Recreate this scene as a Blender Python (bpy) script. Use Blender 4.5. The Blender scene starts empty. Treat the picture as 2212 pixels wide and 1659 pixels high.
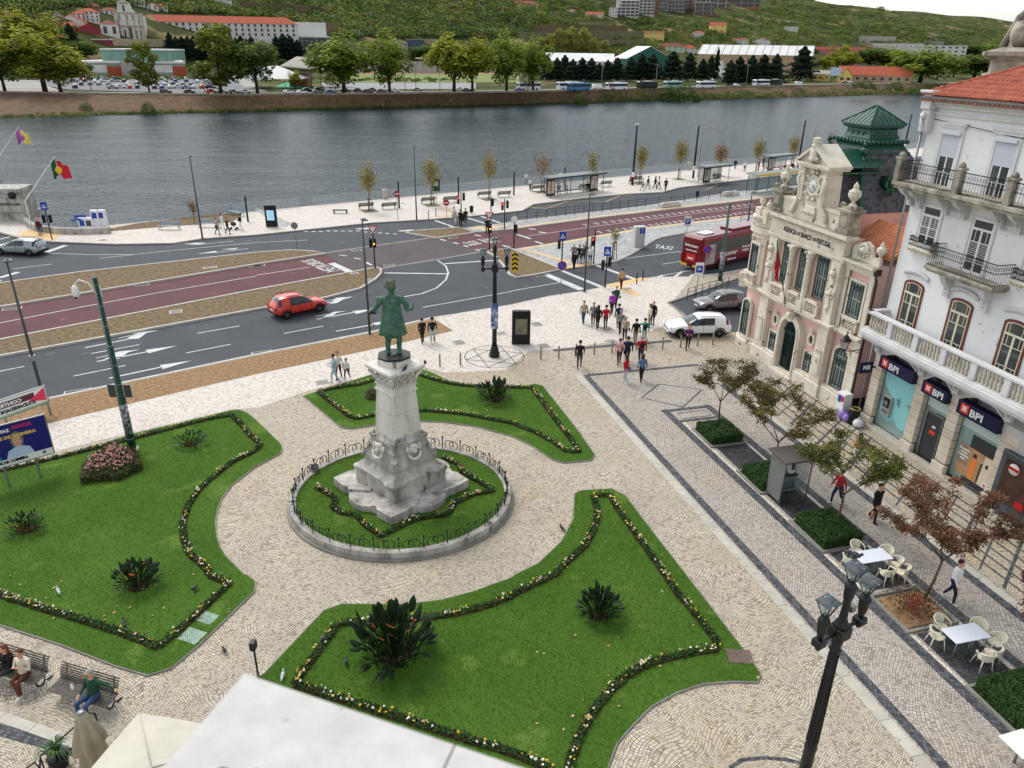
import bpy,math,random
from math import sin,cos,pi,atan2,hypot,sqrt,radians,degrees,atan
import numpy as np
rg=eval("ra"+"nge")
from mathutils import Vector,Matrix
Vc=Vector;MTr=Matrix.Translation;MRt=Matrix.Rotation
rnd=random.Random(7);ru=rnd.uniform
RNG=np.random.default_rng(11)
sc=bpy.context.scene
COL=sc.collection
# camera, world, sun, exposure
FPX,PITCH,ROLL,CH=1610.0,0.4235,0.0155,18.5
_cr,_sr=cos(ROLL),sin(ROLL)
_fw=Vc((0,cos(PITCH),-sin(PITCH)))
_u0=Vc((0,sin(PITCH),cos(PITCH)))
_rt=_cr*Vc((1,0,0))+_sr*_u0
_up=-_sr*Vc((1,0,0))+_cr*_u0
cd=bpy.data.cameras.new('camera');cam=bpy.data.objects.new('camera',cd);COL.objects.link(cam)
cd.sensor_fit='HORIZONTAL';cd.sensor_width=36.0;cd.lens=36.0*FPX/2212.0
cd.clip_start=0.1;cd.clip_end=6000.0
cam.matrix_world=Matrix(((_rt.x,_up.x,-_fw.x,0),(_rt.y,_up.y,-_fw.y,0),(_rt.z,_up.z,-_fw.z,CH),(0,0,0,1)))
cd.dof.use_dof=1;cd.dof.focus_distance=40.0;cd.dof.aperture_fstop=3.2
sc.camera=cam
world=bpy.data.worlds.new("World");sc.world=world;world.use_nodes=1
wn=world.node_tree;wn.nodes.clear()
SUN_EL,SUN_AZ=radians(52),radians(-38)
sky=wn.nodes.new('ShaderNodeTexSky');sky.sky_type='NISHITA';sky.sun_disc=0
sky.sun_elevation=SUN_EL;sky.sun_rotation=SUN_AZ;sky.air_density=1.0;sky.dust_density=1.7;sky.ozone_density=1.0
hs=wn.nodes.new('ShaderNodeHueSaturation');hs.inputs['Saturation'].default_value=0.28
bg=wn.nodes.new('ShaderNodeBackground');bg.inputs['Strength'].default_value=0.15
wo=wn.nodes.new('ShaderNodeOutputWorld')
wn.links.new(sky.outputs[0],hs.inputs['Color']);wn.links.new(hs.outputs[0],bg.inputs['Color']);wn.links.new(bg.outputs[0],wo.inputs['Surface'])
sd=bpy.data.lights.new('sun','SUN');sun=bpy.data.objects.new('sun',sd);COL.objects.link(sun)
sd.energy=0.9;sd.angle=radians(22);sd.color=(1.0,0.96,0.9)
sun.rotation_euler=Vc((sin(SUN_AZ)*cos(SUN_EL),cos(SUN_AZ)*cos(SUN_EL),sin(SUN_EL))).to_track_quat('Z','Y').to_euler()
sc.view_settings.view_transform='Standard';sc.view_settings.look='None'
sc.view_settings.exposure=0.72;sc.view_settings.gamma=1.0
try:sc.view_settings.use_curve_mapping=0
except Exception:pass
sc.render.engine='CYCLES'
sc.cycles.max_bounces=5;sc.cycles.diffuse_bounces=2;sc.cycles.glossy_bounces=3;sc.cycles.transparent_max_bounces=8
sc.cycles.use_denoising=1
# helpers
def ray(u,v):
 return _fw*FPX+_rt*(u-1106.0)-_up*(v-829.5)
def R(u,v,z=0.0):
 d=ray(u,v);k=(z-CH)/d.z
 return Vc((d.x*k,d.y*k,z))
def P(c,r,x,y,z=0.0):
 return R(553*c+x/4.0,414.75*r+y/4.0,z)
def l_(*c):
 if len(c)==1:c=c[0]
 return tuple(((x/255.0)/12.92 if x/255.0<=0.04045 else((x/255.0+0.055)/1.055)**2.4)for x in c)
class MB:
 def __init__(s):s.v=[];s.f=[];s.m=[];s.sm=[];s.T=None
 def tf(s,p):
  p=Vc(p)
  return s.T@p if s.T is not None else p
 def add(s,vs,fs,m=0,smooth=0):
  o=len(s.v);s.v+=[tuple(s.tf(p))for p in vs]
  for f in fs:s.f.append([o+i for i in f]);s.m.append(m);s.sm.append(smooth)
  return s
 def box(s,x0,y0,z0,x1,y1,z1,m=0,bev=0.0):
  if x0>x1:x0,x1=x1,x0
  if y0>y1:y0,y1=y1,y0
  if z0>z1:z0,z1=z1,z0
  if bev<=0:
   return s.add([(x0,y0,z0),(x1,y0,z0),(x1,y1,z0),(x0,y1,z0),(x0,y0,z1),(x1,y0,z1),(x1,y1,z1),(x0,y1,z1)],[(0,3,2,1),(4,5,6,7),(0,1,5,4),(1,2,6,5),(2,3,7,6),(3,0,4,7)],m)
  b=min(bev,(x1-x0)/2.1,(y1-y0)/2.1,(z1-z0)/2.1)
  r=[(x0+b,y0,0),(x1-b,y0,0),(x1,y0+b,0),(x1,y1-b,0),(x1-b,y1,0),(x0+b,y1,0),(x0,y1-b,0),(x0,y0+b,0)]
  q=[(x0+b,y0+b),(x1-b,y0+b),(x1-b,y0+b),(x1-b,y1-b),(x1-b,y1-b),(x0+b,y1-b),(x0+b,y1-b),(x0+b,y0+b)]
  vs=[(a,c,z0)for a,c in q]+[(a,c,z0+b)for a,c,_ in r]+[(a,c,z1-b)for a,c,_ in r]+[(a,c,z1)for a,c in q]
  fs=[(i+8*k,(i+1)%8+8*k,(i+1)%8+8*k+8,i+8*k+8)for k in rg(3)for i in rg(8)]
  fs+=[(7,5,3,1),(24,26,28,30)]
  return s.add(vs,fs,m)
 def prism(s,pts,z0,z1,m=0,cap=1,bottom=1):
  n=len(pts)
  a=sum(pts[i][0]*pts[(i+1)%n][1]-pts[(i+1)%n][0]*pts[i][1]for i in rg(n))
  if a<0:pts=list(pts)[::-1]
  vs=[(p[0],p[1],z0)for p in pts]+[(p[0],p[1],z1)for p in pts]
  fs=[(i,(i+1)%n,(i+1)%n+n,i+n)for i in rg(n)]
  if cap:fs.append(tuple(rg(n,2*n)))
  if bottom:fs.append(tuple(rg(n-1,-1,-1)))
  return s.add(vs,fs,m)
 def xzprism(s,pts,y0,y1,m=0):
  n=len(pts)
  vs=[(p[0],y0,p[1])for p in pts]+[(p[0],y1,p[1])for p in pts]
  return s.add(vs,[(i,(i+1)%n,(i+1)%n+n,i+n)for i in rg(n)]+[tuple(rg(n-1,-1,-1)),tuple(rg(n,2*n))],m)
 def lathe(s,prof,n=12,c=(0,0,0),m=0,smooth=1,a0=0.0,sx=1.0,sy=1.0):
  vs=[];fs=[]
  for r,z in prof:
   for i in rg(n):
    a=a0+2*pi*i/n
    vs.append((c[0]+r*cos(a)*sx,c[1]+r*sin(a)*sy,c[2]+z))
  for k in rg(len(prof)-1):
   for i in rg(n):fs.append((k*n+i,k*n+(i+1)%n,(k+1)*n+(i+1)%n,(k+1)*n+i))
  fs.append(tuple(rg(n-1,-1,-1)));fs.append(tuple((len(prof)-1)*n+i for i in rg(n)))
  return s.add(vs,fs,m,smooth)
 def tube(s,pts,rad,n=8,m=0,smooth=1,closed=0):
  pts=[Vc(p)for p in pts];L=len(pts)
  if not hasattr(rad,'__len__'):rad=[rad]*L
  vs=[];prev=None
  for i,p in enumerate(pts):
   if closed:t=pts[(i+1)%L]-pts[i-1]
   else:t=pts[min(i+1,L-1)]-pts[max(i-1,0)]
   if t.length<1e-9:t=Vc((0,0,1))
   t.normalize()
   if prev is None:
    a=Vc((0,0,1))if abs(t.z)<0.9 else Vc((1,0,0))
    x=t.cross(a).normalized()
   else:
    x=prev-t*prev.dot(t)
    if x.length<1e-6:x=t.orthogonal()
    x.normalize()
   prev=x;y=t.cross(x)
   for k in rg(n):
    g=2*pi*k/n
    vs.append(p+(x*cos(g)+y*sin(g))*rad[i])
  fs=[]
  for i in rg(L if closed else L-1):
   j=(i+1)%L
   for k in rg(n):fs.append((i*n+k,i*n+(k+1)%n,j*n+(k+1)%n,j*n+k))
  if not closed:fs.append(tuple(rg(n-1,-1,-1)));fs.append(tuple((L-1)*n+k for k in rg(n)))
  return s.add(vs,fs,m,smooth)
 def ball(s,c,r,n=8,m=0,sc_=(1,1,1),jit=0.0):
  prof=[];K=max(4,n//2+1)
  vs=[];fs=[]
  for k in rg(K+1):
   th=pi*k/K
   for i in rg(n):
    a=2*pi*i/n;q=1+ru(-jit,jit)
    vs.append((c[0]+r*sc_[0]*sin(th)*cos(a)*q,c[1]+r*sc_[1]*sin(th)*sin(a)*q,c[2]-r*sc_[2]*cos(th)*q))
  for k in rg(K):
   for i in rg(n):fs.append((k*n+i,k*n+(i+1)%n,(k+1)*n+(i+1)%n,(k+1)*n+i))
  return s.add(vs,fs,m,1)
 def mesh(s,name,mats):
  me=bpy.data.meshes.new(name)
  me.from_pydata(s.v,[],s.f)
  for m in(mats if isinstance(mats,(list,tuple))else[mats]):me.materials.append(m)
  me.polygons.foreach_set('material_index',s.m)
  me.polygons.foreach_set('use_smooth',s.sm)
  me.validate(clean_customdata=0);me.update()
  return me
 def B_(s,name,mats,parent=None,**kw):
  return link(name,s.mesh(name,mats),parent,**kw)
def link(name,me,parent=None,loc=None,rz=None,label=None,kind=None):
 o=bpy.data.objects.new(name,me);COL.objects.link(o)
 if parent is not None:o.parent=parent
 if loc is not None:o.location=loc
 if rz is not None:o.rotation_euler=(0,0,rz)
 if label:o['label']=label
 if kind:o['kind']=kind
 return o
def tag(o,label,cat,group=None,kind=None):
 o['label']=label;o['category']=cat
 if group:o['group']=group
 if kind:o['kind']=kind
 return o
def th_(name,label,cat,loc=(0,0,0),rz=0.0,group=None):
 o=bpy.data.objects.new(name,None);COL.objects.link(o);o.empty_display_size=0.2
 o.location=loc;o.rotation_euler=(0,0,rz)
 return tag(o,label,cat,group)
_kids={}
def dup(root,loc=None,rz=None,label=None,group=None,scale=None):
 r=root.copy();COL.objects.link(r)
 if loc is not None:r.location=loc
 if rz is not None:r.rotation_euler=(0,0,rz)
 if scale is not None:r.scale=scale if hasattr(scale,'__len__')else(scale,)*3
 if label:r['label']=label
 if group:r['group']=group
 def kids(o):
  if o.name not in _kids:_kids[o.name]=list(o.children)
  return _kids[o.name]
 for ch in kids(root):
  c=ch.copy();COL.objects.link(c);c.parent=r
  for g in kids(ch):
   d=g.copy();COL.objects.link(d);d.parent=c
 return r
def stc(name,mb,m):return mb.B_(name,m,kind='structure')
ORD='first second third fourth fifth sixth seventh eighth ninth tenth eleventh twelfth thirteenth fourteenth fifteenth sixteenth seventeenth'.split()
def sheet(name,pts,z,m,kind='structure',parent=None):
 mb=MB();vs=[(p[0],p[1],z)for p in pts]
 n=len(vs);a=sum(vs[i][0]*vs[(i+1)%n][1]-vs[(i+1)%n][0]*vs[i][1]for i in rg(n))
 if a<0:vs=vs[::-1]
 mb.add(vs,[tuple(rg(n))])
 return mb.B_(name,m,parent,kind=kind)
def slab(name,pts,z0,z1,mtop,mside=None,kind='structure'):
 mb=MB();n=len(pts)
 a=sum(pts[i][0]*pts[(i+1)%n][1]-pts[(i+1)%n][0]*pts[i][1]for i in rg(n))
 if a<0:pts=list(pts)[::-1]
 vs=[(p[0],p[1],z0)for p in pts]+[(p[0],p[1],z1)for p in pts]
 mb.add(vs,[(i,(i+1)%n,(i+1)%n+n,i+n)for i in rg(n)],1);mb.add(vs,[tuple(rg(n,2*n))],0)
 return mb.B_(name,[mtop,mside or mtop],kind=kind)
def sl_(pts,k=6,closed=0):
 pts=[Vc(p)for p in pts];n=len(pts);out=[]
 for i in rg(n if closed else n-1):
  g=(lambda j:pts[j%n])if closed else(lambda j:pts[max(0,min(n-1,j))])
  a,b,c,d=g(i-1),g(i),g(i+1),g(i+2)
  for t in rg(k):
   t/=k
   out.append(0.5*((2*b)+(-a+c)*t+(2*a-5*b+4*c-d)*t*t+(-a+3*b-3*c+d)*t**3))
 if not closed:out.append(pts[-1])
 return out
def offset(pts,d,closed=0):
 out=[];n=len(pts)
 for i in rg(n):
  a=pts[i-1]if(closed or i>0)else pts[i];b=pts[(i+1)%n]if(closed or i<n-1)else pts[i]
  t=Vc((b[0]-a[0],b[1]-a[1]));t.normalize()
  out.append(Vc((pts[i][0]-t.y*d,pts[i][1]+t.x*d,pts[i][2]if len(pts[i])>2 else 0)))
 return out
def rb_(mb,pts,w,z,m=0,h=None,closed=0):
 L=offset(pts,w/2,closed);Q=offset(pts,-w/2,closed);n=len(pts)
 for i in rg(n if closed else n-1):
  j=(i+1)%n
  a,b,c,d=Q[i],Q[j],L[j],L[i]
  if h is None:mb.add([(a.x,a.y,z),(b.x,b.y,z),(c.x,c.y,z),(d.x,d.y,z)],[(0,1,2,3)],m)
  else:
   vs=[(p.x,p.y,zz)for zz in(z-h,z)for p in(a,b,c,d)]
   f=[(4,5,6,7),(0,1,5,4),(2,3,7,6)]
   if not closed and i==0:f.append((3,0,4,7))
   if not closed and j==n-1:f.append((1,2,6,5))
   mb.add(vs,f,m)
 return mb
# materials
_mats={}
def mat(name,col,rough=0.75,col2=None,scale=3.0,amount=1.0,detail=4.0,bump=0.0,bscale=None,metal=0.0,spec=0.35,emit=None,coat=0.0,alpha=None,trans=0.0,tintattr=0,speck=None,stretch=None,objrand=0.0):
 if name in _mats:return _mats[name]
 m=bpy.data.materials.new(name);m.use_nodes=1;nt=m.node_tree;N=nt.nodes;Lk=nt.links
 b=N['Principled BSDF'];b.inputs['Roughness'].default_value=rough;b.inputs['Metallic'].default_value=metal
 b.inputs['Specular IOR Level'].default_value=spec
 if coat:b.inputs['Coat Weight'].default_value=coat;b.inputs['Coat Roughness'].default_value=0.08
 c1=(*col,1);b.inputs['Base Color'].default_value=c1
 if alpha is not None:b.inputs['Alpha'].default_value=alpha
 geo=N.new('ShaderNodeNewGeometry');vec=geo.outputs['Position']
 if stretch:
  mp=N.new('ShaderNodeVectorMath');mp.operation='MULTIPLY';mp.inputs[1].default_value=stretch
  Lk.new(vec,mp.inputs[0]);vec=mp.outputs[0]
 cur=None
 if col2 is not None:
  mx=N.new('ShaderNodeMix');mx.data_type='RGBA';mx.inputs['A'].default_value=c1;mx.inputs['B'].default_value=(*col2,1)
  if tintattr:
   at=N.new('ShaderNodeAttribute');at.attribute_name='tint';Lk.new(at.outputs['Fac'],mx.inputs['Factor'])
  else:
   tx=N.new('ShaderNodeTexNoise');tx.inputs['Scale'].default_value=scale;tx.inputs['Detail'].default_value=detail;tx.inputs['Roughness'].default_value=0.62
   Lk.new(vec,tx.inputs['Vector'])
   mr=N.new('ShaderNodeMapRange');mr.inputs['From Min'].default_value=0.5-0.22/amount;mr.inputs['From Max'].default_value=0.5+0.22/amount
   Lk.new(tx.outputs['Fac'],mr.inputs['Value']);Lk.new(mr.outputs[0],mx.inputs['Factor'])
  cur=mx.outputs['Result']
 if speck:
  t2=N.new('ShaderNodeTexNoise');t2.inputs['Scale'].default_value=speck[1];t2.inputs['Detail'].default_value=3;Lk.new(vec,t2.inputs['Vector'])
  m2=N.new('ShaderNodeMapRange');m2.inputs['From Min'].default_value=speck[2];m2.inputs['From Max'].default_value=speck[2]+0.07;Lk.new(t2.outputs['Fac'],m2.inputs['Value'])
  x2=N.new('ShaderNodeMix');x2.data_type='RGBA';x2.inputs['B'].default_value=(*speck[0],1)
  if cur:Lk.new(cur,x2.inputs['A'])
  else:x2.inputs['A'].default_value=c1
  Lk.new(m2.outputs[0],x2.inputs['Factor']);cur=x2.outputs['Result']
 if objrand:
  oi=N.new('ShaderNodeObjectInfo');hv=N.new('ShaderNodeHueSaturation')
  r3=N.new('ShaderNodeMapRange');r3.inputs['To Min'].default_value=1-objrand;r3.inputs['To Max'].default_value=1+objrand
  Lk.new(oi.outputs['Random'],r3.inputs['Value']);Lk.new(r3.outputs[0],hv.inputs['Value'])
  if cur:Lk.new(cur,hv.inputs['Color'])
  else:hv.inputs['Color'].default_value=c1
  cur=hv.outputs[0]
 if cur:Lk.new(cur,b.inputs['Base Color'])
 if bump:
  tb=N.new('ShaderNodeTexNoise');tb.inputs['Scale'].default_value=bscale or scale*4;tb.inputs['Detail'].default_value=3;Lk.new(vec,tb.inputs['Vector'])
  bp=N.new('ShaderNodeBump');bp.inputs['Strength'].default_value=min(1,bump);bp.inputs['Distance'].default_value=0.02 if bump<=1 else 0.02*bump
  Lk.new(tb.outputs['Fac'],bp.inputs['Height']);Lk.new(bp.outputs[0],b.inputs['Normal'])
 if emit:b.inputs['Emission Color'].default_value=(*emit[0],1);b.inputs['Emission Strength'].default_value=emit[1]
 if trans:
  tr=N.new('ShaderNodeBsdfTranslucent');ms=N.new('ShaderNodeMixShader');ms.inputs[0].default_value=trans
  if cur:Lk.new(cur,tr.inputs['Color'])
  else:tr.inputs['Color'].default_value=c1
  Lk.new(b.outputs[0],ms.inputs[1]);Lk.new(tr.outputs[0],ms.inputs[2]);Lk.new(ms.outputs[0],N['Material Output'].inputs['Surface'])
 _mats[name]=m
 return m
def cobble(name,cols,joint,size,rot=0.6,patch=None,pscale=0.25,wob=1.0,rnd_=0.45,jw=0.06,aspect=1.0,bump=0.6):
 m=bpy.data.materials.new(name);m.use_nodes=1;nt=m.node_tree;N=nt.nodes;L=nt.links;b=N['Principled BSDF']
 b.inputs['Roughness'].default_value=0.7;b.inputs['Specular IOR Level'].default_value=0.3
 geo=N.new('ShaderNodeNewGeometry')
 n1=N.new('ShaderNodeTexNoise');n1.inputs['Scale'].default_value=0.33;n1.inputs['Detail'].default_value=1.5;L.new(geo.outputs['Position'],n1.inputs['Vector'])
 sb=N.new('ShaderNodeVectorMath');sb.operation='SUBTRACT';sb.inputs[1].default_value=(0.5,0.5,0.5);L.new(n1.outputs['Color'],sb.inputs[0])
 ml=N.new('ShaderNodeVectorMath');ml.operation='SCALE';ml.inputs['Scale'].default_value=wob;L.new(sb.outputs[0],ml.inputs[0])
 ad=N.new('ShaderNodeVectorMath');ad.operation='ADD';L.new(geo.outputs['Position'],ad.inputs[0]);L.new(ml.outputs[0],ad.inputs[1])
 mp=N.new('ShaderNodeMapping');mp.inputs['Rotation'].default_value=(0,0,rot);mp.inputs['Scale'].default_value=(1.0,aspect,0.0);L.new(ad.outputs[0],mp.inputs['Vector'])
 def vor(f):
  v=N.new('ShaderNodeTexVoronoi');v.voronoi_dimensions='2D';v.feature=f;v.inputs['Scale'].default_value=1.0/size;v.inputs['Randomness'].default_value=rnd_
  L.new(mp.outputs[0],v.inputs['Vector']);return v
 v1=vor('F1');v2=vor('DISTANCE_TO_EDGE')
 sep=N.new('ShaderNodeSeparateColor');L.new(v1.outputs['Color'],sep.inputs[0])
 rp=N.new('ShaderNodeValToRGB');rp.color_ramp.interpolation='LINEAR'
 e=rp.color_ramp.elements;e[0].position=0;e[0].color=(*cols[0],1);e[1].position=1;e[1].color=(*cols[-1],1)
 for i,c in enumerate(cols[1:-1]):q=e.new((i+1)/(len(cols)-1));q.color=(*c,1)
 L.new(sep.outputs[0],rp.inputs[0]);cur=rp.outputs[0]
 if patch:
  for k,(pc,sc2,th)in enumerate(patch):
   n2=N.new('ShaderNodeTexNoise');n2.inputs['Scale'].default_value=sc2;n2.inputs['Detail'].default_value=4
   n2.inputs['Roughness'].default_value=0.6
   mo=N.new('ShaderNodeVectorMath');mo.operation='ADD';mo.inputs[1].default_value=(37.0*k,11.0*k,5.0*k);L.new(geo.outputs['Position'],mo.inputs[0]);L.new(mo.outputs[0],n2.inputs['Vector'])
   r2=N.new('ShaderNodeMapRange');r2.inputs['From Min'].default_value=th;r2.inputs['From Max'].default_value=th+0.16;L.new(n2.outputs['Fac'],r2.inputs['Value'])
   x=N.new('ShaderNodeMix');x.data_type='RGBA';x.blend_type='MULTIPLY';x.inputs['B'].default_value=(*pc,1);L.new(r2.outputs[0],x.inputs['Factor']);L.new(cur,x.inputs['A']);cur=x.outputs['Result']
 j=N.new('ShaderNodeMapRange');j.inputs['From Min'].default_value=0.0;j.inputs['From Max'].default_value=jw;L.new(v2.outputs['Distance'],j.inputs['Value'])
 mx=N.new('ShaderNodeMix');mx.data_type='RGBA';mx.inputs['A'].default_value=(*joint,1);L.new(j.outputs[0],mx.inputs['Factor']);L.new(cur,mx.inputs['B']);L.new(mx.outputs['Result'],b.inputs['Base Color'])
 bp=N.new('ShaderNodeBump');bp.inputs['Strength'].default_value=bump;bp.inputs['Distance'].default_value=0.012;L.new(j.outputs[0],bp.inputs['Height']);L.new(bp.outputs[0],b.inputs['Normal'])
 return m
W=lambda*c:l_(*c)
M=dict(calcada=cobble('calcada_cream',[l_(150,140,120),l_(196,184,160),l_(214,202,178),l_(205,196,180),l_(178,170,156)],l_(86,78,68),0.083,0.75,[((1.0,0.95,0.84),0.22,0.5),((0.86,0.84,0.88),0.5,0.56),((0.8,0.77,0.72),1.3,0.6)],wob=2.4,rnd_=0.35,jw=0.16,aspect=1.25),calcada_r=cobble('calcada_grey',[l_(150,143,134),l_(188,180,168),l_(200,192,180),l_(175,168,160)],l_(92,86,80),0.10,0.25,[((0.88,0.86,0.86),0.4,0.52),((1.0,0.95,0.86),0.2,0.5)],wob=1.6,rnd_=0.35,jw=0.15,aspect=1.2),calcada_w=cobble('calcada_white',[l_(190,182,170),l_(222,214,202),l_(232,225,215)],l_(160,152,142),0.11,0.4,[((0.9,0.87,0.84),0.35,0.54)],wob=2,jw=0.12),basalt=cobble('basalt_setts',[l_(58,60,64),l_(84,86,90),l_(104,105,108)],l_(40,40,42),0.12,0.25,None,wob=0.5,rnd_=0.3,jw=0.1,bump=0.5),basalt_d=cobble('basalt_dark',[l_(48,50,53),l_(66,68,71),l_(80,81,84)],l_(34,34,36),0.10,0.9,None,wob=0.5,rnd_=0.4,jw=0.1,bump=0.5),platform=cobble('platform_setts',[l_(140,142,140),l_(172,173,170),l_(188,187,182)],l_(120,120,118),0.22,0.55,[((0.75,0.78,0.8),0.5,0.52)],wob=0.3,rnd_=0.25,jw=0.05,bump=0.2),tactile=mat('tactile_yellow',l_(226,194,138),0.8,l_(205,176,126),2.0,bump=0.3,bscale=30),asphalt=mat('asphalt',l_(78,82,86),0.85,l_(64,68,72),0.35,amount=1.0,detail=9,bump=0.25,bscale=60,speck=(l_(88,91,94),.7,0.64)),asphalt_b=mat('asphalt_brown',l_(92,84,84),0.85,l_(76,70,72),0.5,detail=8,bump=0.25,bscale=60),busway=mat('busway_red',l_(104,62,64),0.85,l_(84,54,58),0.3,detail=8,bump=0.2,bscale=60,speck=(l_(124,88,84),0.8,0.66),stretch=(1,1.4,1)),kerb=mat('kerb_stone',l_(206,202,192),0.7,l_(178,174,164),1.2,bump=0.2,bscale=20),kerb_d=mat('kerb_granite',l_(150,148,140),0.75,l_(118,114,104),1.5,bump=0.3,bscale=20),slabs=mat('limestone_slab',l_(196,190,176),0.6,l_(172,168,156),2.2,bump=0.15,bscale=25,objrand=0.09,speck=(l_(150,146,136),4,0.62)),paint=mat('road_paint',l_(214,216,212),0.6,l_(176,180,178),2.5,detail=8,speck=(l_(120,122,122),6,0.66)),lawn=mat('lawn_grass',l_(84,116,42),0.9,l_(58,92,30),0.35,amount=.7,detail=9,bump=1.0,bscale=28,spec=0.1,speck=(l_(94,122,50),.5,0.6)),blade=mat('grass_blade',l_(58,94,28),0.7,l_(118,146,62),tintattr=1,spec=0.15,trans=0.25),mulch=mat('bark_mulch',l_(168,140,106),0.9,l_(124,98,70),5,amount=1.5,detail=8,bump=1.0,bscale=18,spec=0.1),dry=mat('dry_grass',l_(142,124,100),0.95,l_(100,86,66),3.0,amount=1.4,detail=9,bump=1.0,bscale=12,spec=0.05,speck=(l_(84,88,54),1.6,0.66)),soil=mat('dark_soil',l_(62,46,34),0.95,l_(84,62,44),6,bump=0.8,bscale=30,spec=0.1),leafA=mat('leaf_dark',l_(28,52,20),0.6,l_(66,96,40),tintattr=1,spec=0.25,trans=0.2),marble=mat('monument_marble',l_(232,228,220),0.6,l_(196,190,178),1.6,amount=0.9,detail=8,bump=0.25,bscale=14,stretch=(1,1,.35),speck=(l_(130,124,114),2.1,0.63)),marble_d=mat('weathered_marble',l_(206,201,191),0.75,l_(118,114,107),1.5,amount=1.1,detail=9,bump=0.35,bscale=12,speck=(l_(92,88,82),3,0.64),stretch=(1,1,0.4)),bronze=mat('green_bronze',l_(86,132,110),0.55,l_(34,60,50),4,amount=.8,detail=7,bump=0.3,bscale=12,metal=0.1),iron=mat('cast_iron',l_(24,27,29),0.45,l_(34,38,40),6,metal=0.3,spec=0.5),irong=mat('fence_iron',l_(26,32,32),0.5,l_(60,66,60),6,metal=0.3),steel=mat('galvanised',l_(150,154,156),0.4,l_(126,130,132),4,metal=0.6),greypole=mat('grey_pole',l_(76,80,84),0.45,metal=0.3),navy=mat('navy_pole',l_(26,32,48),0.4,metal=0.2),greenpole=mat('green_pole',l_(22,62,52),0.45,l_(30,74,62),3,metal=0.2),black=mat('black_plastic',l_(16,16,18),0.5),white=mat('white_paint',l_(232,232,230),0.5),red=mat('red_paint',l_(190,24,34),0.5),glass=mat('dark_glass',l_(34,42,46),0.08,spec=0.8),clear=mat('pale_glass',l_(150,170,172),0.05,spec=0.6,alpha=0.35),tyre=mat('tyre_rubber',l_(20,20,21),0.85),rim=mat('alloy_rim',l_(120,122,126),0.3,metal=0.7),bark=mat('bark',l_(104,88,70),0.9,l_(72,60,48),6,bump=0.6,bscale=20),barkd=mat('bark_dark',l_(70,58,46),0.9,l_(46,38,30),4,bump=0.6,bscale=10),)
def glyphs(body,size,name='lettering',font_scale=(1,1)):
 cu=bpy.data.curves.new(name,'FONT');cu.body=body;cu.size=size;cu.align_x='CENTER';cu.align_y='CENTER';cu.resolution_u=2
 cu.extrude=0.004;cu.offset=.012
 o=bpy.data.objects.new(name,cu);COL.objects.link(o)
 dg=bpy.context.evaluated_depsgraph_get();me=bpy.data.meshes.new_from_object(o.evaluated_get(dg))
 bpy.data.objects.remove(o);bpy.data.curves.remove(cu)
 return me
def text(body,size,m,parent=None,T=None,name='lettering',label=None,width=None,kind=None):
 me=glyphs(body,size,name);me.materials.clear();me.materials.append(m)
 if width:
  xs=[v.co.x for v in me.vertices];w0=max(xs)-min(xs)
  me.transform(Matrix.Diagonal((width/w0,1,1,1)))
 o=link(name,me,parent,label=label,kind=kind)
 if T is not None:o.matrix_local=T
 return o
def frameT(o,x,y):
 x=Vc(x);y=Vc(y);z=x.cross(y).normalized();o=Vc(o)
 return Matrix(((x.x,y.x,z.x,o.x),(x.y,y.y,z.y,o.y),(x.z,y.z,z.z,o.z),(0,0,0,1)))
# the ground: asphalt below, pavements as slabs on it
RZ=-0.12
def U(*pts,z=0.0):return[R(a,b,z)for a,b in pts]
BANK0,BANK1=R(140,495),R(1660,350)
bd=(BANK1-BANK0).normalized();bd.z=0;bn=Vc((-bd.y,bd.x,0))
def BK(a,b,z=0.0):
 p=BANK0+bd*a+bn*b;return Vc((p.x,p.y,z))
near=MB()
gp=[BK(700,0.3)]+[R(a_,b_,0)for a_,b_ in((141,494.5),(100,491),(82,486),(60,474),(54,452),(-60,452),(-700,520))][::1]+[Vc((-160,0,0)),Vc((-120,-40,0)),Vc((160,-40,0)),BK(700,-200)]
near.prism([(p.x,p.y)for p in gp],-9.0,RZ,0,bottom=0)
ground=near.B_('ground',M['asphalt'],kind='structure')
RIVZ=-4.2
def slabp(name,pts,mt,side=None):return slab(name,pts,RZ-0.05,0.0,mt,side or M['kerb_d'])
plaza_edge=U((-700,1050),(0,883),(104,861),(265,827),(553,766),(803,717),(935,686),(988,678),(1106,658.5),(1188,640),(1266,628.5),(1308,619),(1393,601),(1440,598.5),(1496,598),(1560,590),(1640,575))
far_r=[Vc((40,78,0)),Vc((60,-40,0)),Vc((-100,-40,0))]
plaza=slabp('plaza_paving',plaza_edge+far_r,M['calcada'])
mb=MB()
wp=U((-700,1110),(0,935),(110,913),(250,879.5),(462,829.5),(553,808.5),(828,749.75),(978,714.75),(940,687.5),(988,679),(1106,659.5),(1188,641),(1266,629.5),(1308,620),(1393,602),(1440,599.5),(1496,599),(1452,652),(1475,690),(1350,735),(1215,752),(1140,760),(1090,800),(960,805),(906,790),(800,812),(663,845),(560,880),(500,885),(240,945),(0,1005),(-700,1165))
sheet('pavement_by_the_road',wp,0.004,M['calcada_w'])
mp_=U((-700,1050),(0,885),(104,864),(265,830),(553,769),(803,720),(936,689),(978,714.5),(828,749.75),(553,808.5),(462,829.5),(250,879.5),(110,913),(0,935),(-700,1105))
sheet('mulch_strip',mp_,0.012,M['mulch'])
mb=MB();rb_(mb,plaza_edge[:7],0.22,0.03,h=0.2)
rb_(mb,plaza_edge[6:],0.22,0.008,h=0.2);rb_(mb,U((936,688),(980,714.5)),0.08,0.02,h=0.1)
stc('plaza_kerb',mb,M['kerb'])
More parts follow.
